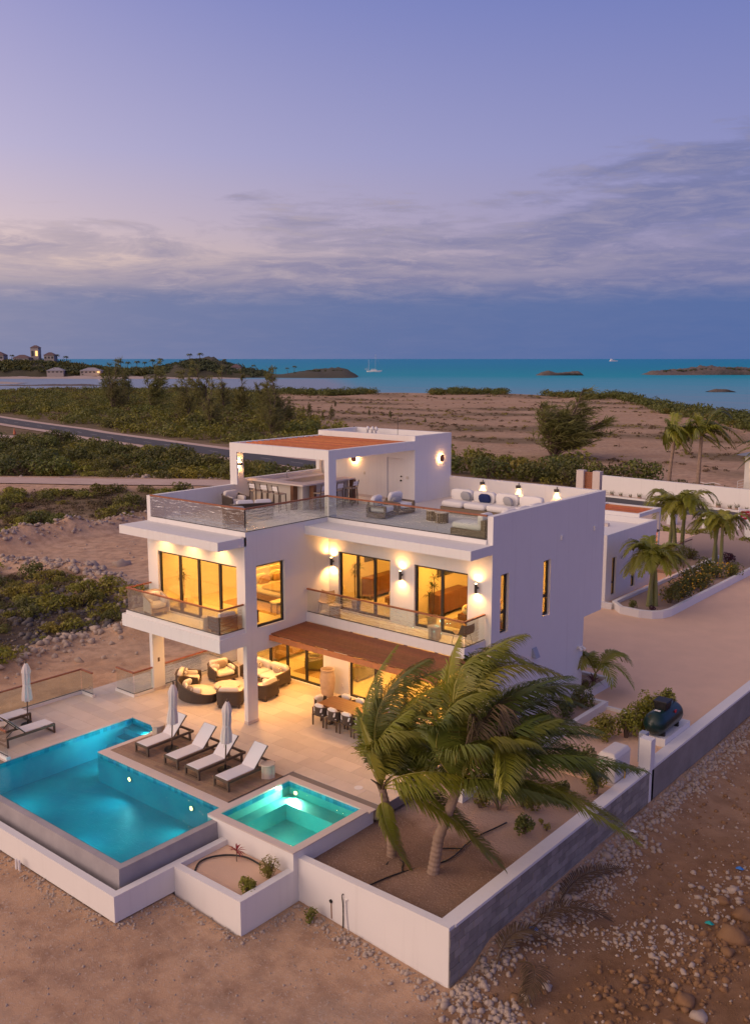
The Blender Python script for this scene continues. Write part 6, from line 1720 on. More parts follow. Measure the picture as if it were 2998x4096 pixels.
CA = [make_casuarina(81, 9.0, 1.2), make_casuarina(82, 9.0, 1.0), make_casuarina(83, 9.0, 1.5), make_casuarina(84, 3.2, .7), make_casuarina(85, 9.0, 2.3)]
for k, x, y, s, lab in ((0, -159, 132, 1.5, 'tall feathery casuarina standing against the lagoon'), (1, -189, 126, 1.35, 'feathery casuarina at the edge of the road scrub'), (2, -310, 234, 1.2, 'feathery casuarina on the lagoon shore'),
                        (1, -115.5, 114, 1.3, 'feathery casuarina left of the stair tower skyline'), (4, -43.4, 100.5, (1.9, 1.9, 1.1), 'broad casuarina behind the roof terrace lamps'), (4, -45, 103, (1.7, 1.7, .95), 'second stem of the broad casuarina behind the terrace'),
                        (2, -114, 112, 1.0, 'smaller casuarina beside the tallest roadside one'), (1, -150, 136, 1.2, 'leaning casuarina right of the tallest one'), (0, -119, 120, .7, 'short casuarina in the roadside scrub'), (2, -205, 140, .7, 'distant casuarina among the left scrub')):
    put(CA[k], (x, y, gz(x, y) - .1), k + x * .1, lab, 'wind-swept casuarinas on the far land', s)
for k, (x, y, s) in enumerate(((-176, 128, 1.5), (-168, 146, 1.3), (-140, 112, 1.25), (-132, 126, 1.35), (-124, 104, 1.1), (-216, 150, 1.5), (-240, 160, 1.4), (-100, 98, .9))):
    put(CA[k % 3], (x, y, gz(x, y) - .1), k * 1.9, ('bushy' if k % 2 else 'slender') + ' casuarina rising from the roadside scrub left of the tower', 'wind-swept casuarinas on the far land', s)
for k, (x, y, s) in enumerate(((-142.5, 151.7, 1.1), (-127.9, 144.4, 1.05), (-130.3, 161.7, .6), (-118.6, 155.8, .65), (-150, 158, .7), (-136, 150, .5), (-168, 190, .6), (-104, 150, .4))):
    put(CA[3], (x, y, gz(x, y) - .05), k * 1.1, 'young bright casuarina sapling on the cleared land', 'casuarina saplings on the cleared land', s)

# ---- ornamental palms in the driveway planters
def make_small_palm(seed, h, n=10, fl=1.15, leafmat='palm_leaf', stem='palm_green_stem', ll=.34, wind=(.25, .2, 0)):
    t = thing('christmas_palm', 'x', 'palm tree', (0, 0, 0), 0, 'small palms in the driveway planters')
    r = np.random.RandomState(seed)
    trunk_mesh([(0, 0, -.1), (.04, .02, h * .5), (.10, .05, h)], .085, .055, 'trunk', stem, t, n=9)
    c = np.array([.10, .05, h])
    for k in range(n):
        a = k * 2.4 + r.uniform(-.3, .3); e = r.uniform(.1, .9)
        d = np.array([math.cos(a), math.sin(a), 0])
        m = c + d * fl * .5 + np.array([0, 0, fl * (.30 + .35 * e)]) + np.array(wind) * .15
        tp = c + d * fl * (1.05 - .15 * e) + np.array([0, 0, fl * (-.30 + .75 * e)]) + np.array(wind) * .4
        frond(m, tp, seed * 30 + k, t, leafmat, n=34, ll=ll * 1.15, lw=.04, wind=wind, grav=.35, start=.1, base=tuple(c), rach=.014)
    return t
sp = [make_small_palm(301, 1.35), make_small_palm(302, 1.6), make_small_palm(303, 1.2, 9, 1.0)]
for k, x, y, rz, s, lab in ((0, 4.05, 25.1, 0, 1.6, 'left stem of the palm clump at the rounded planter end'), (1, 4.12, 25.35, 2.0, 1.55, 'middle stem of the palm clump at the rounded planter end'), (2, 4.32, 25.45, 4.0, 1.65, 'right leaning stem of the palm clump at the rounded planter end'),
                            (1, -.95, 40.0, 1.0, 1.8, 'left stem of the palm clump behind the annex'), (0, -.24, 39.2, 3.0, 1.9, 'middle stem of the palm clump behind the annex'), (1, .08, 39.5, 5.0, 1.9, 'right stem of the palm clump behind the annex'),
                            (0, 2.87, 37.8, .5, 1.6, 'left stem of the far palm clump in the long planter'), (2, 2.95, 38.1, 2.5, 1.65, 'middle stem of the far palm clump in the long planter'), (1, 3.72, 36.8, 4.4, 1.6, 'leaning right stem of the far palm clump in the long planter')):
    put(sp[k], (x, y, -.08), rz, lab, 'small palms in the driveway planters', s)
cp = make_small_palm(310, .5, 9, 1.25, ll=.42); put(cp, (7.55, 11.75, -.12), .6, 'young palm at the back corner of the villa', 'villa corner planting', 1.15)
# tall coconut palms across the road
def make_far_coco(seed, h):
    t = thing('tall_coconut_palm', 'x', 'palm tree', (0, 0, 0), 0, 'coconut palms across the road')
    r = np.random.RandomState(seed)
    trunk_mesh([(0, 0, -.2), (.10, .1, h * .5), (.3, .25, h)], .19, .12, 'trunk', 'palm_trunk', t, n=9)
    c = np.array([.3, .25, h])
    for k in range(17):
        a = k * 2.4 + r.uniform(-.3, .3); e = r.uniform(-.15, 1.0); L_ = r.uniform(2.5, 3.4)
        d = np.array([math.cos(a), math.sin(a), 0]) + RGT * .45
        m = c + d * L_ * .42 + np.array([0, 0, L_ * (.12 + .5 * e)]); tp = c + d * L_ * .85 + RGT * .6 + np.array([0, 0, L_ * (-.35 + .85 * e)])
        frond(m, tp, seed * 40 + k, t, 'palm_leaf' if k % 3 else 'palm_leaf_dark', n=40, ll=.95, lw=.08, start=.12, base=tuple(c), rach=.035, wind=(.7, .5, 0))
    return t
fc_ = [make_far_coco(7, 5.3), make_far_coco(8, 5.3)]
put(fc_[0], (-14.2, 71.5, -1.3), 0, 'coconut palm nearest the gate behind the white roadside wall', 'coconut palms across the road', 1.2)
put(fc_[1], (-10.9, 71.0, -1.3), 1.0, 'coconut palm right of its neighbour behind the white roadside wall', 'coconut palms across the road', 1.25)
put(fc_[0], (-3.6, 72.0, -1.3), 2.0, 'coconut palm cut off by the right picture edge', 'coconut palms across the road', .95)
# =================================================================== annex, planters, driveway furniture
ann = thing('annex', 'low white flat-roofed annex behind the villa with two dark slot windows', 'building', (0, 0, 0))
AXW, AY0, AY1, AZ = 1.63, 24.9, 31.5, 3.50
AW = [(25.62, 26.16, 0.0, 2.13), (28.15, 28.72, -.02, 1.72), (30.58, 31.06, .9, 2.12)]
panel('wall', 'render_white', 'x', AXW, -.2, AY0, AY1, -.5, AZ, holes=AW, parent=ann)
panel('wall', 'render_white', 'y', AY0, .2, -6.0, AXW - .201, -.5, AZ - .002, parent=ann)
panel('wall', 'render_white', 'y', AY1, -.2, -6.0, AXW - .201, -.5, AZ - .002, parent=ann)
panel('wall', 'render_white', 'x', -6.0, .2, AY0 + .201, AY1 - .201, -.5, AZ - .003, parent=ann)
MB().box(-5.8, AXW - .2, AY0 + .2, AY1 - .2, 3.08, 3.16).build('roof', 'cushion_white', ann)
for o in AW:
    f = MB(); u0, u1, z0, z1 = o; fx = AXW - .1
    f.box(fx - .06, fx, u0, u0 + .06, z0, z1).box(fx - .06, fx, u1 - .06, u1, z0, z1).box(fx - .06, fx, u0 + .06, u1 - .06, z0, z0 + .06).box(fx - .06, fx, u0 + .06, u1 - .06, z1 - .06, z1).box(fx - .06, fx, u0 + .06, u1 - .06, z0 + (z1 - z0) * .3, z0 + (z1 - z0) * .3 + .08)
    fr = f.build('slot_window', 'bronze_frame', ann); MB().box(fx - .035, fx - .025, u0 + .03, u1 - .03, z0 + .03, z1 - .03).build('pane', 'pane', fr)
MB().box(-5.7, AXW - .25, 29.0, 29.1, -.4, 3.0).box(-5.7, AXW - .25, AY0 + .25, AY1 - .25, -.35, -.28).build('inner_wall', 'render_inside', ann)
area_light('room_lamp', (.2, 30.3, 2.9), (0, 0, -1), 70, AMBER, .4, ann); area_light('room_lamp', (.6, 28.2, 2.9), (0, 0, -1), 22, AMBER, .3, ann)
for x, y in ((-.55, 29.3), (1.2, 29.45)): MB().box(x - .14, x + .14, y - .12, y + .12, 3.16, 3.34).build('roof_block', 'coping', ann)
MB().box(AXW, AXW + .06, 27.55, 27.67, 2.85, 2.97).build('junction_box', 'cushion_white', ann)
MB().box(-3.2, .5, AY1, AY1 + .18, 3.5, 3.72).box(-3.2, -3.0, AY1 + .18, AY1 + 3.0, 3.5, 3.72).box(.3, .5, AY1 + .18, AY1 + 3.0, 3.5, 3.719).box(-3.2, .5, AY1 + 3.0, AY1 + 3.2, 3.5, 3.721).build('rear_canopy_frame', 'render_white', ann)
for k in range(7): MB().box(-3.0, .3, AY1 + .4 + k * .38, AY1 + .46 + k * .38, 3.55, 3.68).build('slat', 'pergola_wood', ann)
for x, y in ((-3.1, AY1 + 3.1), (.4, AY1 + 3.1)): MB().box(x - .1, x + .1, y - .09, y + .09, -.5, 3.5).build('post', 'render_white', ann)
# glowing timber entry porch
pr = thing('timber_porch', 'orange-lit slatted timber porch at the end of the annex', 'porch', (0, 0, 0))
for k in range(7): MB().box(1.15 + .04, 1.22 + .04, 31.55 + k * .14, 31.64 + k * .14, -.3, 2.60).build('slat', 'pergola_wood', pr)
MB().box(.2, 1.35, 31.52, 32.6, 2.60, 2.72).build('porch_roof', 'teak_dark', pr)
area_light('porch_lamp', (1.7, 32.0, 2.45), (-.6, 0, -1), 28, WARM, .2, pr)
# long planter with rounded end
pln = thing('long_planter', 'long white planter wall with a rounded end beside the gravel drive', 'planter', (0, 0, 0))
outer = [(2.4, 24.25), (3.2, 23.45), (4.3, 23.35), (4.95, 23.55), (5.35, 24.0), (5.52, 24.7), (5.52, 48.0)]
def offset_strip(pts, th):
    L_ = []
    for i, p in enumerate(pts):
        a = Vector(pts[max(i - 1, 0)]); b = Vector(pts[min(i + 1, len(pts) - 1)]); d = (b - a).normalized(); L_.append((p[0] - d.y * th, p[1] + d.x * th))
    return L_
inn_ = offset_strip(outer, .2)
w_ = MB()
for i in range(len(outer) - 1):
    a, b, c_, d_ = outer[i], outer[i + 1], inn_[i + 1], inn_[i]
    w_.add([(a[0], a[1], -.5), (b[0], b[1], -.5), (b[0], b[1], .10), (a[0], a[1], .10), (d_[0], d_[1], -.5), (c_[0], c_[1], -.5), (c_[0], c_[1], .10), (d_[0], d_[1], .10)],
           [(0, 1, 2, 3), (4, 7, 6, 5), (3, 2, 6, 7), (0, 4, 5, 1)])
w_.build('outer_wall', 'render_white', pln)
MB().box(2.35, 2.55, 24.3, 40.0, -.5, .08).box(1.635, 2.5, 23.9, 24.1, -.5, .02).build('inner_wall', 'render_white', pln)
MB().prism([(2.5, 24.3), (3.2, 23.6), (4.3, 23.5), (5.3, 24.5), (5.35, 48.0), (-1.8, 48), (-1.8, 34.0), (2.5, 34.0)], -.35, -.10).build('soil_bed', 'soil', pln)
gy_ = ((4.65, 26.5), (4.3, 29.0), (4.5, 30.2), (4.8, 31.3), (3.4, 35.0), (4.4, 33.8), (4.75, 28.0), (3.7, 31.5), (3.9, 33.0), (4.9, 35.0))
for k, (x, y) in enumerate(gy_):
    t = make_shrub('flowering_bush', 400 + k, 700, .80, 1.05, .13, 'bush_b', 'flowering shrub', 7); t.location = (x, y, -.12)
    V, F = cloud(500 + k, 46, .84, .84, 1.12, .16, 7, shell=1.0, up=.9); np_mesh('blossom', V, F, 'flower_yellow' if k not in (4, 7) else 'flower_white', t)['kind'] = 'stuff'
    t['label'] = ('yellow-flowering bush nearest the rounded planter end', 'dark bush with few yellow flowers near the annex windows', 'yellow-flowering bush in the middle of the long planter', 'yellow-flowering bush leaning over the planter wall', 'white-flecked bush near the far palm clump', 'tall yellow-flowering bush before the far palm clump', 'yellow-flowering bush close to the drive wall', 'white-flecked bush behind the yellow ones', 'green bush with yellow tips at mid planter', 'last yellow-flowering bush towards the gate')[k]
    t['group'] = 'flowering bushes in the long planter'
garden('purple_bush', 440, (3.6, 38.4, -.12), .62, .95, .13, 'leaf_purple', 'round purple-leaved bush beside the far palm clump', 420)
garden('purple_bush', 441, (4.6, 24.3, -.12), .35, .35, .10, 'leaf_purple', 'low purple plant at the rounded planter end', 160)
garden('small_shrub', 442, (3.6, 24.1, -.12), .45, .55, .10, 'bush_b', 'low green shrub at the rounded planter end', 300)
garden('garden_bush', 443, (1.1, 38.4, -.3), .8, 1.2, .13, 'bush_b', 'dense bush left of the purple one', 600); garden('garden_bush', 444, (-2.2, 38.5, -.3), .9, 1.3, .14, 'bush_b', 'dark bush behind the annex corner', 600)
for k, (x, y, s) in enumerate(((-5, 49.5, 1.5), (-7, 50.5, 1.4), (-9.2, 51, 1.4), (1.6, 47.5, 1.5), (-.2, 48.5, 1.5), (-2.4, 49.0, 1.4), (3.6, 46.5, 1.4), (-11.3, 52, 1.3), (-13, 53, 1.3))):
    put(protos[0] if k % 2 else protos[2], (x, y, -1.0), k, 'clipped green hedge bush along the entrance pillars', 'hedge along the entrance pillars', s)
# parking pad between planter and road
pk = MB(); pk.box(-16, 12.0, 40.4, 58.8, -.95, -.62); tag(pk.build('parking_pad', 'track_sand'), kind='structure')
tag(MB().box(-1.0, 5.4, 43.0, 43.25, -.65, -.35).build('kerb_wall', 'render_white'), 'low white kerb wall across the parking pad', 'wall')
for k, (x, y, h) in enumerate(((-8.4, 50.7, .85), (-6.2, 53.2, .9), (-2.5, 51.2, .9), (1.4, 49.4, 1.0))):
    t = thing('entrance_pillar', ('white entrance pillar just above the annex roof', 'white entrance pillar half hidden by palm crowns', 'white entrance pillar right of the palm clump', 'white entrance pillar cut by the right picture edge')[k], 'pillar', (x, y, -1.0), 0, 'white entrance pillars along the road')
    MB().box(-.33, .33, -.33, .33, 0, h + 1.0).build('shaft', 'render_white', t); MB().box(-.36, .36, -.36, .36, h + 1.0, h + 1.06).build('cap', 'cushion_white', t)
# estate sign
mat('sign_red', (.42, .012, .035), .5); mat('sign_white', (.8, .78, .76), .6)
t = thing('estate_sign', 'small red sign hanging from a white post at the roadside', 'sign', (-1.1, 54.2, -1.0), R(40))
MB().box(-.06, .06, -.06, .06, 0, 2.2).build('post', 'sign_white', t); MB().box(.06, 1.0, -.035, .035, 1.95, 2.05).build('arm', 'sign_white', t)
b = MB().box(.16, .86, -.02, .02, 1.05, 1.88).build('board', 'sign_red', t)
for k, wd in enumerate((.5, .42, .3)): MB().box(.26, .26 + wd, -.026, -.021, 1.66 - k * .14, 1.70 - k * .14).build('text_line', 'sign_white', b)
MB().box(.7, .78, -.026, -.021, 1.14, 1.22).build('text_line', 'sign_white', b)
railing('glass railing of the annex steps behind the palm clump', [(.2, 36.6), (.2, 41.0)], -.4, .75, (3,))
# ---- garden equipment
mat('tank_green', (.005, .028, .026), .3, var=(6, .5)); mat('tank_black', (.012, .012, .013), .5); mat('gen_white', (.62, .58, .53), .45)
t = thing('gas_tank', 'dark green horizontal gas tank with a black square lid', 'gas tank', (11.60, 9.15, -.3))
MB().lathe([(0, -1.10), (.12, -1.085), (.28, -.99), (.39, -.83), (.42, -.68), (.42, .68), (.39, .83), (.28, .99), (.12, 1.085), (0, 1.10)], 28, cap=False).build('tank_body', 'tank_green', t, smooth=True, loc=(0, 0, .74)).rotation_euler = (R(90), 0, 0)
MB().hexa([(-.2, -.36, 1.10), (.2, -.36, 1.10), (.2, .08, 1.10), (-.2, .08, 1.10), (-.24, -.40, 1.40), (.24, -.40, 1.40), (.24, .12, 1.40), (-.24, .12, 1.40)]).build('lid', 'tank_black', t, bevel=.02)
MB().box(-.26, .26, -.42, .14, 1.40, 1.45).build('lid_cap', 'tank_black', t, bevel=.02)
for y in (-.6, .6): MB().box(-.32, .32, y - .05, y + .05, .30, .45).build('saddle', 'tank_black', t)
MB().tube([(.1, .6, 1.1), (.1, .6, 1.26), (.1, .68, 1.26), (.1, .68, 1.1)], .012, 6).build('lifting_ring', 'tank_black', t)
MB().box(.33, .37, .12, .26, .95, 1.05).build('red_label', 'sign_red', t); MB().box(-.1, .1, -.62, -.5, 1.15, 1.162).build('paper_label', 'sign_white', t)
tag(MB().box(11.15, 12.04, 8.30, 10.55, -.4, .0).build('tank_plinth', 'render_white'), 'white plinth under the green gas tank', 'plinth')
t = thing('generator', 'cream standby generator cabinet with a small green light', 'generator', (11.72, 5.0, -.31))
MB().box(-.36, .33, -.62, .62, 0, .08).build('pad', 'coping', t)
MB().box(-.32, .30, -.56, .56, .08, .86).build('cabinet', 'gen_white', t, bevel=.05, seg=2)
MB().hexa([(-.34, -.59, .86), (.32, -.59, .86), (.32, .59, .86), (-.34, .59, .86), (-.24, -.50, 1.02), (.22, -.50, 1.02), (.22, .50, 1.02), (-.24, .50, 1.02)]).build('lid', 'gen_white', t, bevel=.03)
for k in range(9): MB().box(-.26, .24, -.568, -.556, .18 + k * .055, .205 + k * .055).build('louvre', 'gen_white', t)
emit_mat('led_green', (.05, 1.0, .12), 6); MB().box(-.16, -.12, -.572, -.558, .72, .76).build('status_light', 'led_green', t); MB().box(-.24, -.2, -.572, -.558, .74, .78).build('status_button', 'tank_black', t)
MB().box(.30, .37, -.42, -.22, .35, .75).build('meter_box', 'lamp_grey', t); MB().tube([(.36, -.2, .62), (.42, -.05, .6), (.40, .05, .35), (.36, .08, .08)], .02, 6).build('conduit', 'lamp_grey', t)
MB().tube([(.36, -.05, .45), (.38, .0, .3), (.37, .0, .1)], .018, 6).build('gas_hose', 'flower_yellow', t)
# villa planters
vp = thing('villa_planter', 'white planter wall along the garden side of the villa', 'planter', (0, 0, 0))
MB().box(8.70, 8.88, .6, 10.44, -.6, .0).box(7.43, 8.70, 10.26, 10.44, -.6, -.002).build('wall', 'render_white', vp); MB().box(7.43, 8.70, .6, 10.26, -.5, -.12).build('soil_bed', 'soil', vp)
MB().box(8.88, 9.85, 10.32, 10.44, -.35, -.17).build('kerb', 'render_white', vp)
vp2 = thing('corner_bed', 'white planter bed wrapping the back corner of the villa', 'planter', (0, 0, 0))
MB().box(7.62, 7.82, 10.75, 13.1, -.5, .0).box(6.0, 7.62, 12.9, 13.1, -.5, -.002).build('wall', 'render_white', vp2); MB().box(6.0, 7.62, 11.06, 12.9, -.5, -.12).build('soil_bed', 'soil', vp2)
garden('round_bush', 445, (7.3, 11.4, -.12), .32, .5, .09, 'bush_b', 'dark low bush in the bed at the back corner of the villa', 260)
star_plant((7.45, 10.95, -.12), 'low plant with red blossom at the villa back corner', 'flower_red', 5, 10, .14, .1)
tag(MB().box(1.7, 6.9, 14.4, 14.6, -.4, -.12).build('drive_kerb', 'render_white'), 'low white kerb below the villa overhang', 'kerb')
# hoses and pipes
def hose(pts, label, r=.022, m='black_metal', name='irrigation_hose', cat='hose'):
    pts = [Vector(p) for p in pts]; out = []
    for i in range(len(pts) - 1):
        a, b = pts[i], pts[i + 1]; p0 = pts[max(i - 1, 0)]; p3 = pts[min(i + 2, len(pts) - 1)]
        for k in range(5):
            t_ = k / 5
            out.append(.5 * ((2 * a) + (b - p0) * t_ + (2 * p0 - 5 * a + 4 * b - p3) * t_ ** 2 + (3 * a - p0 - 3 * b + p3) * t_ ** 3))
    out.append(pts[-1])
    tag(MB().tube([tuple(p) for p in out], r, 6).build(name, m, smooth=True), label, cat)
def gb_z(x, y): return float(-.47 + .10 * sm(-3, 3, np.array(y)) + .05 * rough_h(np.array(x * 2.2), np.array(y * 2.2)) + .02)
hose([(x, y, gb_z(x, y) + .02) for x, y in ((9.55, -4.6), (9.74, -3.84), (9.98, -3.22), (10.31, -2.62), (10.42, -2.08), (10.34, -1.4), (10.34, -.8), (10.46, -.21), (10.58, .4))], 'long black irrigation hose snaking past both palm trunks')
hose([(x, y, gb_z(x, y) + .05) for x, y in ((9.3, -3.6), (9.25, -3.25), (9.55, -3.2), (9.72, -3.45), (9.85, -3.6))], 'short hose loop at the foot of the palm nearer the spa')
hose([(x, y, gb_z(x, y) + .03) for x, y in ((9.9, -2.0), (10.19, -1.74), (10.40, -1.6))], 'short hose branch between the two palm trunks')
hose([(5.28, -6.83, -.64), (5.05, -6.47, -.62), (5.13, -6.06, -.61), (5.42, -5.71, -.61), (5.87, -5.5, -.61), (6.43, -5.49, -.63)], 'black hose curving through the gravel planter', .026)
hose([(9.13, -5.14, -.60), (9.10, -5.16, -.66), (9.12, -5.145, -.95), (9.12, -5.15, -1.62)], 'thin black cable down the white garden wall', .014, 'black_metal', 'wall_cable', 'cable')
hose([(9.28, -5.14, -.72), (9.22, -5.15, -.76), (9.24, -5.15, -1.2), (9.30, -5.15, -1.66)], 'thin white conduit down the white garden wall', .016, 'cushion_white', 'wall_conduit', 'pipe')
mat('rust', (.22, .085, .03), .9, var=(8, .6))
t = thing('drain_pipe_outlet', 'round rusty drain outlet in the white garden wall', 'drain', (8.69, -5.12, -.98)); MB().lathe([(0, 0), (.05, 0), (.05, .03), (0, .03)], 14).build('outlet', 'tank_black', t).rotation_euler = (R(90), 0, 0)
MB().add([(-.02, -.003, -.05), (.02, -.003, -.05), (.03, -.003, -.50), (-.012, -.003, -.50)], [(0, 1, 2, 3)]).build('rust_stain', 'rust', t)
for k, (x, y) in enumerate(((.50, -9.32), (.62, -9.30))):
    t = thing('pipe_stub', ('left', 'right')[k] + ' one of two white pipe stubs rising from the sand below the basin', 'pipe', (x, y, gz(x, y)), 0, 'white pipe stubs'); MB().lathe([(0, 0), (.035, 0), (.035, .26), (.038, .26), (.038, .30), (0, .30)], 12).build('pipe', 'cushion_white', t)

# =================================================================== across the road
rw = thing('roadside_wall', 'long white plastered wall across the road lit by one lamp', 'wall', (0, 0, 0))
MB().hexa([(-19.8, 67.9, -1.4), (0, 66.2, -1.4), (0, 66.6, -1.4), (-19.8, 68.3, -1.4), (-19.8, 67.9, 1.0), (0, 66.2, 1.0), (0, 66.6, 1.0), (-19.8, 68.3, 1.0)]).build('wall', 'render_white', rw)
MB().hexa([(-19.8, 66.75, -1.4), (0, 65.0, -1.4), (0, 65.2, -1.4), (-19.8, 66.95, -1.4), (-19.8, 66.75, -.85), (0, 65.0, -.85), (0, 65.2, -.85), (-19.8, 66.95, -.85)]).build('planting_kerb', 'render_white', rw)
MB().add([(-19.8, 66.95, -.95), (0, 65.2, -.95), (0, 66.2, -.95), (-19.8, 67.9, -.95)], [(0, 1, 2, 3)]).build('soil_bed', 'soil', rw)
spot_light('wall_lamp_beam', (-8.6, 66.2, -.75), (0, .75, .55), 90, (1, .6, .25), 80, .9, .05, rw)
mat('grass_tuft', (.13, .13, .055), .8, trans=.2, objvar=.2)
def make_tuft(seed):
    t = thing('grass_tuft', 'x', 'grass', (0, 0, 0)); r = random.Random(seed); mb = MB()
    for k in range(70):
        a = r.uniform(0, 6.28); l = r.uniform(.4, .75); d = Vector((math.cos(a) * .35, math.sin(a) * .35, 1)).normalized(); s = Vector((-math.sin(a), math.cos(a), 0)) * .012; p = Vector((math.cos(a) * .08, math.sin(a) * .08, 0))
        mb.add([p - s, p + s, p + d * l * .6 + s * .7, p + d * l * .6 - s * .7, p + d * l + Vector((.12, .1, -.06))], [(0, 1, 2, 3), (3, 2, 4)])
    mb.build('blades', 'grass_tuft', t); MB().lathe([(0, 0), (.18, 0), (.21, .22), (0, .22)], 10, cap=False).build('root_ball', 'soil', t); return t
tf = make_tuft(3)
for k, x in enumerate((-18.3, -17.3, -16.2, -15.2, -13.4, -12.6, -12.0, -11.4, -10.4, -9.6, -8.6, -7.0, -5.9, -5.2, -4.3)):
    y = 67.3 - (x + 19.8) * .088
    put(tf, (x, y, -.95), k * 1.7, 'small ornamental grass tuft at the foot of the white roadside wall', 'grass tufts along the white roadside wall', (1.0, .9, .8, 1.1, 1.1, 1.2, .8, .9, 1.2, .9, 1.1, 1.2, .9, 1.1, .8)[k])
star_plant((-19.2, 67.2, -.95), 'spiky agave at the gate end of the white roadside wall', 'bush_b', 9, 18, 1.0, .1)
gt = thing('roadside_gate', 'timber gate between two stone pillars across the road', 'gate', (-22.2, 69.8, -1.4))
for x in (-.95, .95): MB().box(x - .42, x + .42, -.4, .4, 0, 2.55).build('pillar', 'coping', gt)
for k in range(10): MB().box(-.53, .53, -.05, .05, .12 + k * .23, .33 + k * .23).build('board', 'brown_wood', gt)
for k, (x, y, s) in enumerate(((-16.8, 75, 1.6), (-14.6, 75, 1.7), (-12.4, 74.5, 1.6), (-10.2, 74, 1.7), (-8.0, 73.5, 1.6), (-18.9, 75.6, 1.6))):
    put(protos[1 if k % 2 else 3], (x, y, -1.3), k, 'clipped dark hedge bush behind the white roadside wall', 'hedge behind the white roadside wall', s)
for k, (x, y, s) in enumerate(((-13.2, 69.3, 1.2), (-6.1, 70.5, 2.0), (-4.6, 69.2, 1.7), (-2.6, 68.5, 2.2), (-1.4, 66.6, 2.0))):
    put(protos[0], (x, y, -1.3), k * 2, 'bright leafy bush spilling over the white roadside wall', 'bright bushes at the roadside wall', s)
pp = thing('pipe_heap', 'heap of black corrugated pipes behind the white roadside wall', 'pipes', (-8.6, 69.0, .1))
for k in range(4): MB().tube([(-1.2 + .1 * k, .2 * k, -1.0 + .28 * k), (1.3 - .1 * k, .2 * k, -1.0 + .28 * k)], .17, 8).build('pipe', 'tank_black', pp)
tag(MB().tube([(-9.8, 68.7, 1.06), (-9.2, 68.6, .98), (-8.5, 68.7, 1.1), (-7.8, 68.6, 1.0)], .03, 5).build('white_hose', 'cushion_white'), 'white hose lying over the black pipe heap', 'hose')
nb = thing('neighbour_house', 'neighbouring cream house with a lit porch at the right picture edge', 'house', (-2.6, 78.0, -1.3), R(-20))
panel('wall', 'render_white', 'y', -4, .2, -4.2, 6, 0, 4.6, holes=[(-3.2, -2.0, 1.9, 4.0)], parent=nb); panel('wall', 'render_white', 'x', -4.2, .2, -3.79, 5, 0, 4.6, parent=nb); MB().box(-2.9, -2.3, -3.7, -3.6, 1.9, 4.0).build('door', 'brown_wood', nb)
MB().add([(-4.8, -4.8, 4.6), (6.6, -4.8, 4.6), (6.6, 5.6, 4.6), (-4.8, 5.6, 4.6), (.9, .4, 6.6)], [(0, 1, 4), (1, 2, 4), (2, 3, 4), (3, 0, 4), (0, 3, 2, 1)]).build('roof', 'lamp_grey', nb)
for k in range(6): MB().tube([(-4.0, -5.2, .6 + k * .28), (-.6, -5.2, 1.7 + k * .28)], .02, 5).build('stair_rail', 'cushion_white', nb)
for x in (-4.0, -2.3, -.6): MB().tube([(x, -5.2, 0), (x, -5.2, 2.0 + (x + 4) * .33)], .03, 5).build('rail_post', 'cushion_white', nb)
point_light('porch_lamp', (-2.6, -4.6, 3.4), 60, WARM, .08, nb); MB().lathe([(0, -.1), (.07, -.08), (.08, .05), (0, .1)], 10, (-2.6, -4.6, 3.4), cap=False).build('porch_globe', 'lamp_glow', nb)

# =================================================================== far shore
mat('far_soil', (.065, .058, .034), .9, var=(.05, .6), col2=(.06, .055, .03)); mat('far_rock', (.15, .12, .10), .9, var=(.2, .7), col2=(.075, .06, .055), bump=(.5, 1.0, .8)); mat('far_sand', (.40, .32, .27), .95)
mat('far_bush', (.065, .082, .03), .8, var=(.06, .7), col2=(.095, .105, .036)); mat('far_wall', (.34, .30, .28), .8); mat('far_roof', (.13, .08, .08), .8); mat('far_roof_grey', (.26, .25, .28), .7); emit_mat('far_glow', (1, .5, .18), 2.2); mat('far_dark', (.03, .03, .035), .5)
CAMX, CAMY = 23.9, -21.7
def uw(u, w): return (CAMX + u * .769 - w * .6395, CAMY + u * .640 + w * .769)
def landmass(name, prof, w0, w1, m, seed, nrow=12, base=-3.6):
    """prof: (u/w ratio, height above water) at the mean distance"""
    r = np.random.RandomState(seed); t0 = [p[0] for p in prof]; hh = [p[1] for p in prof]
    T = np.linspace(t0[0], t0[-1], 130); Wv = np.linspace(w0, w1, nrow); wm = (w0 + w1) / 2
    V = []
    for j, w in enumerate(Wv):
        f = math.sin(math.pi * (j / (nrow - 1))) ** .6
        for t in T:
            h = np.interp(t, t0, hh); u = t * wm
            n = .16 * math.sin(u * .11 + j) + .12 * math.sin(u * .27 + j * 1.7) + .08 * r.uniform(-1, 1)
            x, y = uw(u, w + 8 * math.sin(u * .04) * (1 if j in (0, nrow - 1) else 0)); V.append((x, y, base + (h + 3.0 - 3.0 + .6) * f * (1 + n) if f > 0 else base))
    n_ = len(T); F = [(j * n_ + i, j * n_ + i + 1, (j + 1) * n_ + i + 1, (j + 1) * n_ + i) for j in range(nrow - 1) for i in range(n_ - 1)]
    o = np_mesh(name, np.array(V), np.array(F), m, smooth=True); tag(o, kind='structure'); return np.array(V)
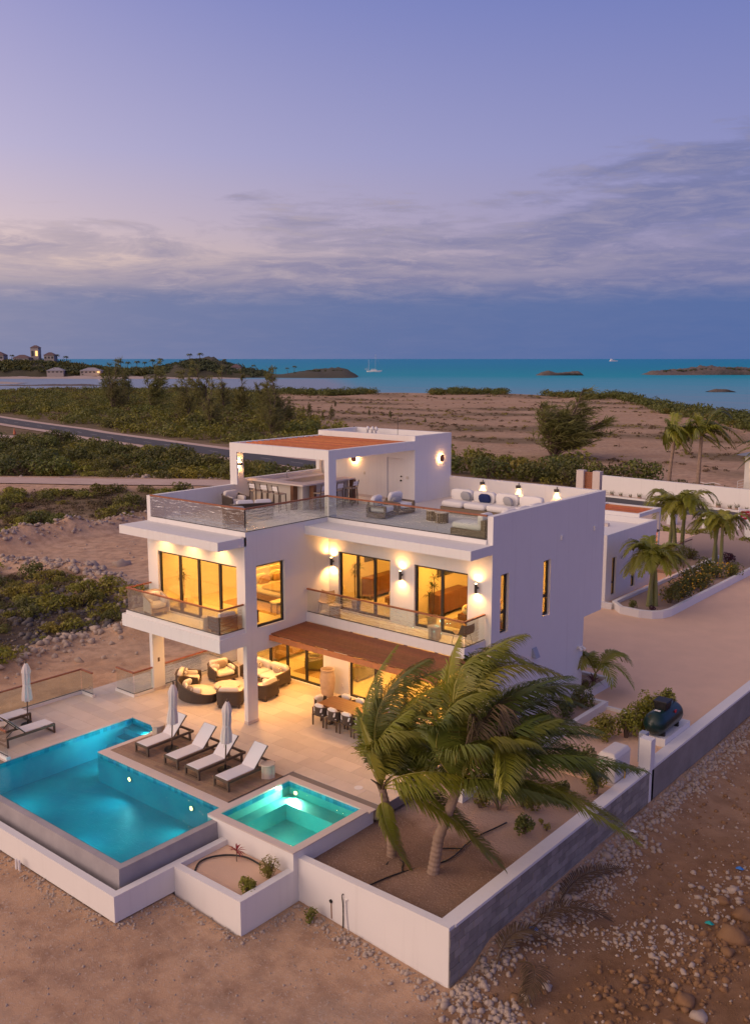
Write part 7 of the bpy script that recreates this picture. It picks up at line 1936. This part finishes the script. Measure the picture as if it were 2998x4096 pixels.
# headland on the left (ratios measured to the right of the view axis)
HP = [(-.47, 11), (-.40, 12), (-.37, 13), (-.335, 12), (-.30, 8), (-.27, 5.5), (-.24, 6), (-.22, 8), (-.205, 11), (-.195, 13.5), (-.185, 14.5), (-.17, 13.5), (-.155, 10.5), (-.14, 7), (-.125, 4), (-.115, 2.4), (-.10, 2), (-.085, 3.6), (-.065, 6), (-.045, 7), (-.03, 6), (-.022, 3), (-.018, 0)]
HV = landmass('headland', HP, 790, 900, 'far_soil', 1)
landmass('far_beach', [(-.47, .9), (-.40, 1.1), (-.34, 1.4), (-.30, 1.6), (-.26, 1.4), (-.20, .8), (-.14, .3)], 755, 800, 'far_sand', 2, 6)
landmass('sand_spit', [(-.47, .9), (-.42, 1.0), (-.395, .7), (-.37, .2)], 600, 640, 'far_sand', 3, 6)
landmass('rock_spit', [(-.40, .3), (-.36, .8), (-.31, .8), (-.29, .2)], 560, 575, 'far_rock', 4, 5)
landmass('rock_islet', [(.170, 0), (.176, 3), (.183, 4.2), (.19, 2.4), (.205, 3.2), (.214, 4.0), (.2175, 2), (.219, 0)], 905, 930, 'far_rock', 5, 8)
landmass('long_islet', [(.285, 0), (.292, 4), (.31, 4.6), (.325, 5.5), (.345, 7.6), (.37, 8), (.385, 6.6), (.40, 4.5), (.42, 5.5), (.45, 6), (.50, 4)], 930, 980, 'far_rock', 6, 9)
landmass('rocky_point', [(.352, .2), (.36, 1.3), (.372, 1.2), (.38, .2)], 452, 464, 'far_rock', 7, 5)
def hz_(u, w):
    t = u / 845; h = np.interp(t, [p[0] for p in HP], [p[1] for p in HP]); f = math.sin(math.pi * max(0, min(1, (w - 790) / 110))) ** .6; return -3.6 + (h + .6) * f
def head_mass(name, num, tr, smin, smax, m, seed, wr=(800, 880), label=''):
    r = np.random.RandomState(seed); T = [cloud(seed * 7 + k, 60, 1, 1, r.uniform(.7, 1.0), .42, 6, spread=.7) for k in range(5)]; Vs = []
    for _ in range(num):
        t = r.uniform(*tr); w = r.uniform(*wr); u = t * 845; x, y = uw(u, w); s = r.uniform(smin, smax); V, F = T[r.randint(5)]
        Vs.append(V * s + np.array([x, y, hz_(u, w) - .9]))
    V = np.concatenate(Vs); o = np_mesh(name, V, np.arange(len(V)).reshape(-1, 4), m); tag(o, label, 'trees', kind='stuff')
head_mass('headland_trees', 1500, (-.46, -.112), 2.4, 5.0, 'far_bush', 21, label='dense low trees covering the headland across the lagoon')
head_mass('headland_trees', 260, (-.225, -.14), 2.5, 4.5, 'far_bush', 23, (805, 870), label='low green trees covering the headland hill')
head_mass('headland_trees', 320, (-.46, -.23), 3, 6.0, 'bush_b', 22, (798, 850), label='taller dark trees in front of the headland houses')
V = []
r_ = np.random.RandomState(9); T_ = cloud(99, 50, 1, 1, .6, .5, 6)
for _ in range(150):
    t = r_.uniform(.30, .48); x, y = uw(t * 955, r_.uniform(940, 965)); V.append(T_[0] * r_.uniform(2, 4) + np.array([x, y, -3 + np.interp(t, [.285, .31, .345, .37, .40, .45, .5], [2, 3.6, 6, 6.6, 3.4, 4.6, 3]) * .8]))
for _ in range(60):
    t = r_.uniform(-.085, -.028); x, y = uw(t * 845, r_.uniform(825, 860)); V.append(T_[0] * r_.uniform(1.6, 3) + np.array([x, y, -3 + np.interp(t, [-.1, -.085, -.065, -.045, -.03], [1, 3, 5.4, 6.2, 5]) * .85]))
V = np.concatenate(V); tag(np_mesh('islet_scrub', V, np.arange(len(V)).reshape(-1, 4), 'far_bush'), 'low scrub on the far rocky islets', 'scrub', kind='stuff')
# distant palms on the headland
def make_dist_palm():
    t = thing('distant_palm', 'x', 'palm tree', (0, 0, 0)); MB().tube([(0, 0, 0), (.2, .2, 3.5), (.5, .4, 7)], [.3, .24, .2], 5).build('trunk', 'bark', t); r = np.random.RandomState(4); mb = MB()
    for k in range(16):
        a = k * 2.4; e = r.uniform(-.3, .9); d = np.array([math.cos(a), math.sin(a), 0]); c = np.array([.5, .4, 7.0]); p1 = c + d * 1.7 + UPV * (.5 + e); p2 = c + d * 3.2 + UPV * (e * .9 - 1.0) + RGT * .5; s = np.cross(d, UPV) * .5
        mb.add([c - s * .2, c + s * .2, p1 + s, p1 - s, p2 + s * .2, p2 - s * .2], [(0, 1, 2, 3), (3, 2, 4, 5)])
    mb.build('crown', 'far_bush', t); return t
dp = make_dist_palm()
for k, (t_, w, s) in enumerate(((-.385, 850, .9), (-.345, 850, 1.0), (-.336, 850, 1.0), (-.327, 852, .95), (-.265, 835, 1.1), (-.258, 835, 1.0), (-.248, 835, 1.05), (-.24, 838, .95), (-.231, 835, 1.1), (-.223, 832, 1.15), (-.18, 822, 1.1), (-.19, 822, 1.05), (-.105, 850, .8), (-.093, 852, .7), (-.086, 852, .8), (-.128, 840, .8), (-.155, 826, .8))):
    u = t_ * 845; x, y = uw(u, w); put(dp, (x, y, hz_(u, w) - .5), k * 1.3, 'distant palm on the headland across the lagoon', 'palms on the headland', s)
# houses on the headland
def far_house(label, t_, w, wd, dp_, h, zb, roof='hip', rm='far_roof', lit=False, rz=R(40), win=3):
    u = t_ * 845; x, y = uw(u, w); t = thing('headland_house', label, 'house', (x, y, zb), rz, 'houses on the headland')
    MB().box(-wd / 2, wd / 2, -dp_ / 2, dp_ / 2, -4, h).build('wall', 'far_wall', t)
    if roof == 'hip': MB().add([(-wd / 2 - .6, -dp_ / 2 - .6, h), (wd / 2 + .6, -dp_ / 2 - .6, h), (wd / 2 + .6, dp_ / 2 + .6, h), (-wd / 2 - .6, dp_ / 2 + .6, h), (-wd * .15, 0, h + dp_ * .32), (wd * .15, 0, h + dp_ * .32)], [(0, 1, 5, 4), (1, 2, 5), (2, 3, 4, 5), (3, 0, 4), (0, 3, 2, 1)]).build('roof', rm, t)
    elif roof == 'gable': MB().add([(-wd / 2 - .6, -dp_ / 2 - .6, h), (wd / 2 + .6, -dp_ / 2 - .6, h), (wd / 2 + .6, dp_ / 2 + .6, h), (-wd / 2 - .6, dp_ / 2 + .6, h), (0, -dp_ / 2 - .6, h + wd * .28), (0, dp_ / 2 + .6, h + wd * .28)], [(0, 1, 4), (1, 2, 5, 4), (2, 3, 5), (3, 0, 4, 5), (0, 3, 2, 1)]).build('roof', rm, t)
    for k in range(win):
        xx = -wd / 2 + wd * (k + .5) / win; MB().box(xx - wd / win * .28, xx + wd / win * .28, -dp_ / 2 - .08, -dp_ / 2 + .02, h * .35, h * .75).build('window', 'far_dark' if not (lit and k == win - 1) else 'far_glow', t)
    return t
far_house('gabled headland house at the far left edge', -.395, 842, 13, 10, 4.5, 11.5, 'hip'); far_house('long low house joined to the lookout tower', -.368, 838, 14, 9, 3.5, 10.0, 'hip')
far_house('slim lookout tower house with a pyramid roof and a lit lamp', -.357, 846, 7, 7, 11, 11.5, 'hip', lit=True, win=2); far_house('headland house right of the lookout tower', -.342, 846, 9, 8, 4.5, 11.5, 'hip')
far_house('low beach house with a pale grey roof on the lagoon', -.318, 800, 14, 8, 2.4, .6, 'hip', 'far_roof_grey', win=4); far_house('wide beach pavilion with two lit openings on the lagoon', -.283, 800, 17, 8, 2.6, .4, 'hip', 'far_roof_grey', True, win=5)
far_house('white boathouse at the left picture edge', -.408, 800, 12, 8, 5, -1.5, 'flat', win=3); far_house('small house with a dark roof below the headland hill', -.142, 820, 9, 8, 3, 2.5, 'hip')
for t_ in (-.287, -.279): x, y = uw(t_ * 800, 790); point_light('far_lamp', (x, y, 3.5), 900, WARM, .4)
# yacht at anchor
yt = thing('sailing_yacht', 'white two-masted sailing yacht anchored beyond the islets', 'yacht', (-711, 860, -3.0), R(40))
hl = MB(); secs = [(-9, .9, .0), (-7, 1.7, -.3), (-2, 2.3, -.5), (4, 2.0, -.4), (7.5, 1.0, -.2), (9.6, .06, .9)]
for x, hw, zb in secs: hl.v += [(x, -hw, 1.7 + .05 * abs(x) * (x > 0)), (x, -hw * .7, zb), (x, hw * .7, zb), (x, hw, 1.7 + .05 * abs(x) * (x > 0))]
for i in range(len(secs) - 1):
    a, b = i * 4, i * 4 + 4; hl.f += [(a, b, b + 1, a + 1), (a + 1, b + 1, b + 2, a + 2), (a + 2, b + 2, b + 3, a + 3), (a + 3, b + 3, b, a)]
hl.f += [(0, 1, 2, 3), (20, 23, 22, 21)]; hl.build('hull', 'cushion_white', yt); MB().box(-4, 3.5, -1.3, 1.3, 1.7, 2.7).build('cabin', 'cushion_white', yt)
for x, h in ((1.8, 21), (-6.3, 15)):
    m_ = MB().tube([(x, 0, 1.6), (x, 0, h)], .14, 6).build('mast', 'cushion_white', yt); MB().tube([(x, 0, 3.4), (x - 5.2, 0, 3.5)], .22, 6).build('boom', 'bed_linen', m_); MB().tube([(x, -1, h * .6), (x, 1, h * .6)], .05, 4).build('spreader', 'cushion_white', m_)
for a, b in (((1.8, 0, 20.8), (9.4, 0, 2.1)), ((1.8, 0, 20.8), (-9, 0, 1.9)), ((1.8, 0, 20.5), (1.8, 2.2, 1.8)), ((1.8, 0, 20.5), (1.8, -2.2, 1.8)), ((-6.3, 0, 14.8), (-9, 0, 1.9))): MB().tube([a, b], .045, 4).build('stay', 'cushion_grey', yt)
shp = thing('distant_ship', 'tiny white ship on the horizon at right', 'ship', (CAMX + 1180 * 4 * .769 * .30 - 4700 * .6395 * 1.2, CAMY + 1180 * 4 * .640 * .30 + 4700 * .769 * 1.2, -3), R(60))
MB().box(-26, 26, -5, 5, 0, 5).build('hull', 'cushion_white', shp); MB().box(-20, -6, -4, 4, 5, 14).build('deckhouse', 'cushion_white', shp); MB().box(4, 10, -3, 3, 5, 9).build('crane', 'lamp_grey', shp)
# =================================================================== stones
mat('stone_pale', (.42, .335, .27), .9, var=(4, .5), col2=(.29, .23, .19), bump=(20, .5, .02)); mat('stone_brown', (.24, .135, .065), .9, var=(3, .6), col2=(.20, .095, .04), bump=(12, .8, .03)); mat('stone_dark', (.085, .075, .075), .9, var=(3, .6), col2=(.15, .13, .12), bump=(10, .6, .03))
def ico(seed, sub=1, rough=.22):
    bm = bmesh.new(); bmesh.ops.create_icosphere(bm, subdivisions=sub, radius=1); r = np.random.RandomState(seed)
    V = np.array([v.co[:] for v in bm.verts]); F = np.array([[v.index for v in f.verts] for f in bm.faces]); bm.free()
    V = V * (1 + r.normal(0, rough, (len(V), 1)))
    return V * np.array([1.0, r.uniform(.65, 1.0), r.uniform(.5, .8)]), F
STN = [ico(s) for s in range(8)]
def stones(name, pts, m, label, seed=0):
    """pts: x,y,size arrays; z from the ground"""
    r = np.random.RandomState(seed); X = np.array(pts); Z = height(X[:, 0], X[:, 1]); Vs = []; Fs = []; o = 0
    for i in range(len(X)):
        V, F = STN[r.randint(8)]; q = Matrix.Rotation(r.uniform(0, 6.28), 3, 'Z') @ Matrix.Rotation(r.uniform(-.6, .6), 3, 'X'); s = X[i, 2]
        Vs.append(V @ np.array(q).T * s + np.array([X[i, 0], X[i, 1], Z[i] + s * .12])); Fs.append(F + o); o += len(V)
    ob = np_mesh(name, np.concatenate(Vs), np.concatenate(Fs), m); tag(ob, label, 'stones', kind='stuff'); return ob
r = np.random.RandomState(77)
def along(pl, n, spread, s0, s1, pw=2.5):
    out = []; seg = [math.dist(a, b) for a, b in zip(pl[:-1], pl[1:])]; tot = sum(seg)
    for _ in range(n):
        d = r.uniform(0, tot); i = 0
        while d > seg[i]: d -= seg[i]; i += 1
        f = d / seg[i]; x = pl[i][0] + (pl[i + 1][0] - pl[i][0]) * f + r.normal(0, spread); y = pl[i][1] + (pl[i + 1][1] - pl[i][1]) * f + r.normal(0, spread)
        out.append((x, y, s0 + (s1 - s0) * r.uniform() ** pw))
    return out
ok = lambda P: [p for p in P if not (12.2 < p[0] < 12.52 + p[2] * .5 and p[1] > -5.2) and not (7.4 - p[2] < p[0] < 12.5 and p[1] > -5.18 - p[2] * .6) and not (4.8 - p[2] < p[0] < 7.6 and p[1] > -7.22 - p[2] * .6) and not (p[0] < 4.9 and p[1] > -9.0 and p[1] < 0 and p[0] > -7)]
pale = ok([(12.55 + abs(r.normal(0, .42)), r.uniform(-5.3, 28), .03 + .09 * r.uniform() ** 2.2) for _ in range(2600)])
pale += ok(along([(12.7, -5.3), (13.6, -5.4), (14.2, -4.8)], 260, .35, .03, .13)); pale += ok(along([(7.5, -5.3), (10, -5.35), (12.4, -5.3)], 420, .22, .02, .09)); pale += ok(along([(5, -7.4), (7.6, -7.4), (7.75, -5.4)], 240, .16, .02, .07)); pale += ok(along([(-4, -9.3), (4.9, -9.25), (5.1, -7.4)], 420, .18, .02, .07))
pale += ok(along([(13.2, -2.4), (13.4, 0), (13.2, 3)], 700, .35, .02, .08)); pale += ok(along([(16.0, -1.5), (16.2, .6), (15.9, 2.4), (16.6, 4.6), (18, 6)], 420, .40, .025, .11)); pale += ok(along([(14.6, -1.2), (15.2, -.2)], 150, .35, .02, .10))
pale += ok([(r.uniform(12.7, 24), r.uniform(-12, 18), .012 + .05 * r.uniform() ** 3) for _ in range(3600)]); pale += ok([(r.uniform(-6, 13), r.uniform(-15, -5.3), .008 + .035 * r.uniform() ** 4) for _ in range(4500)])
stones('limestone_rubble', pale, 'stone_pale', 'pale limestone rubble along the block wall and over the plot', 1)
brown = ok([(r.uniform(13.2, 24), r.uniform(-12, 18), .02 + .08 * r.uniform() ** 2.5) for _ in range(2400)]) + ok(along([(15.6, -3.5), (16.6, -1.5), (17.2, .8), (18, 3)], 520, .6, .03, .13))
stones('brown_rubble', brown, 'stone_brown', 'rust-brown rubble over the plot beside the block wall', 2)
crest = [(-45, 11), (-44.3, 15), (-44.8, 19), (-44, 22.5), (-45.2, 27.6), (-46.8, 31.5), (-47, 40)]
band = [(-38, 11.5), (-33, 12.6), (-28, 12.4), (-24, 11.2), (-19, 10.4), (-15.5, 7.6), (-14, 5), (-15, 2.5), (-13, -3)]
left = along(crest, 1700, 1.0, .03, .24, 4) + along(band, 1900, .85, .03, .28, 4) + along([(-28, 19), (-26, 20.5), (-23, 20)], 360, .8, .05, .28, 3) + [(r.uniform(-42, -9), r.uniform(-3, 24), .03 + .12 * r.uniform() ** 4) for _ in range(500)]
stones('spoil_rubble', left, 'stone_pale', 'pale rubble on the spoil banks left of the villa', 3)
drk = []
while len(drk) < 1900:
    x, y = r.uniform(-40, -13), r.uniform(-9, 11.5)
    if inside(np.array([x]), np.array([y]), ZONE_A)[0] and (x > -27 or r.uniform() < .35): drk.append((x, y, .05 + .22 * r.uniform() ** 2.2))
stones('dark_rock_rubble', drk, 'stone_dark', 'dark weathered rock litter among the near scrub', 4)
far = along([(-74, 47.5), (-66, 52), (-56, 57)], 220, .8, .15, .6) + along([(-95, 27), (-84, 35.5), (-76, 41.5)], 160, .8, .12, .5) + along([(-30, 58.5), (-18, 58), (-6, 57)], 120, .7, .08, .3) + along([(-60, 72), (-40, 69.5), (-20, 67.3)], 120, .6, .08, .3)
stones('track_rubble', far, 'stone_pale', 'pale rubble along the sand track and the road', 5)
# boulders one can pick out
def boulder(x, y, s, m, label, seed, group):
    V, F = ico(seed, 2, .13); rr = np.random.RandomState(seed + 50); k = rr.normal(0, 1, (5, 3)); V = V * (1 + .10 * np.sin(V @ k.T * 2.2).sum(1, keepdims=True) * .6)
    o = np_mesh('boulder', V * s, F, m, smooth=False); o.location = (x, y, gz(x, y) + s * .08); o.rotation_euler = (0, 0, seed); tag(o, label, 'rock', group)
BO = [(16.95, 1.0, .42, 'stone_brown', 'largest orange-brown boulder on the rubble plot'), (16.85, 2.1, .32, 'stone_brown', 'tan boulder just above the largest orange one'), (16.95, -2.1, .24, 'stone_brown', 'low tan boulder in the lower part of the plot'), (16.2, 2.5, .22, 'stone_brown', 'squarish orange boulder among white stones'),
      (16.25, 3.2, .20, 'stone_pale', 'round white boulder at the upper right of the plot'), (17.1, .3, .18, 'stone_brown', 'brown rock under the largest orange boulder'), (12.78, 2.4, .22, 'stone_pale', 'pale boulder leaning on the block wall'), (12.85, -2.35, .17, 'stone_pale', 'white block of stone near the wall corner rubble'),
      (12.9, -.2, .16, 'stone_pale', 'rounded lilac-white stone beside the block wall'), (14.2, -3.6, .15, 'stone_pale', 'grey-white rock below the fallen fronds'), (13.3, -5.2, .15, 'stone_brown', 'orange rock in front of the wall corner'), (13.85, -4.4, .14, 'stone_brown', 'ochre rock beside the curled dead frond'), (17.0, -3.1, .22, 'stone_brown', 'brown boulder near the bottom right corner'), (17.4, -2.4, .2, 'stone_pale', 'grey boulder near the bottom right corner'),
      (-30.0, 15.9, .6, 'stone_pale', 'big pale limestone slab left of the villa'), (-31.4, 14.4, .5, 'stone_pale', 'reddish limestone block in front of the big slab'), (-14.2, 8.6, .45, 'stone_pale', 'pale rock against the left edge of the villa balcony'), (-17.4, 10.6, .6, 'stone_pale', 'pale rock beside the villa on the rubble ridge'), (-15.2, 9.6, .55, 'stone_brown', 'brownish rock beside the villa on the rubble ridge'), (-14.6, 4.6, .32, 'stone_brown', 'orange rock at the edge of the dark rock ground'), (-14.0, 5.2, .36, 'stone_brown', 'rust rock beside the smaller orange one')]
for k, (x, y, s, m, l) in enumerate(BO): boulder(x, y, s, m, l, k + 3, 'boulders on the open ground')
boulder(-13.9, 63.9 + 1.6, .5, 'stone_pale', 'pale boulder on the verge of the road', 60, 'boulders on the open ground')
# fallen dry fronds beside the block wall
def dead_frond(x, y, rz, L_, label, seed, lift=.25):
    t = thing('fallen_palm_frond', label, 'palm frond', (x, y, gz(x, y) + .06), rz, 'fallen dry palm fronds by the block wall'); frond((L_ * .5, .25, lift), (L_, -.1, .03), seed, t, 'palm_leaf_dry', n=40, ll=.55, lw=.03, wind=(.3, 0, 0), grav=.25, start=.15, rach=.025)
mat('palm_leaf_dead', (.15, .105, .075), .9); MATS['palm_leaf_dry_old'] = MATS['palm_leaf_dry']
dead_frond(13.0, -3.9, R(75), 1.8, 'dry palm frond curled against the block wall base', 901, .4); dead_frond(13.3, -3.4, R(-50), 1.5, 'dry palm frond trailing towards the wall corner', 902, .3); dead_frond(12.95, -2.2, R(55), 2.2, 'brown palm frond curling out from the rubble', 903, .35); dead_frond(12.95, -.8, R(82), 2.9, 'long grey palm frond lying along the block wall', 904, .2)
mat('litter_blue', (.02, .16, .5), .5); mat('litter_teal', (.0, .30, .28), .5)
for k, (x, y, m, l) in enumerate(((16.3, 1.2, 'litter_teal', 'scrap of teal plastic beside the largest boulder'), (16.0, 4.4, 'litter_blue', 'scrap of blue plastic among white stones'), (12.95, -2.05, 'litter_blue', 'small blue scrap beside the curled frond'), (12.8, 4.2, 'sign_white', 'white rag on the rubble beside the block wall'))):
    o = MB().add([(-.14, -.06, 0), (.12, -.09, .03), (.16, .05, .01), (-.02, .09, .06), (-.13, .05, .02), (0, 0, .09)], [(0, 1, 5), (1, 2, 5), (2, 3, 5), (3, 4, 5), (4, 0, 5)]).build('plastic_scrap', m, loc=(x, y, gz(x, y) + .05)); o.scale = (.8,) * 3; tag(o, l, 'litter')
pp_ = thing('old_pole', 'thin pale pole lying on the cleared ground beside the villa', 'pole', (-21.5, 14.8, gz(-21.5, 14.8) + .06), R(-55)); MB().tube([(-1.3, 0, 0), (1.3, 0, .03)], .05, 6).build('pole', 'bark', pp_)
cn = thing('traffic_cone', 'orange traffic cone beside the road at far left', 'cone', (-141, 70.6, -1.14)); MB().lathe([(0, .06), (.3, .06), (.05, 1.2), (0, 1.2)], 12, cap=False).build('cone', 'pergola_wood', cn); MB().box(-.35, .35, -.35, .35, 0, .06).build('base', 'tank_black', cn)
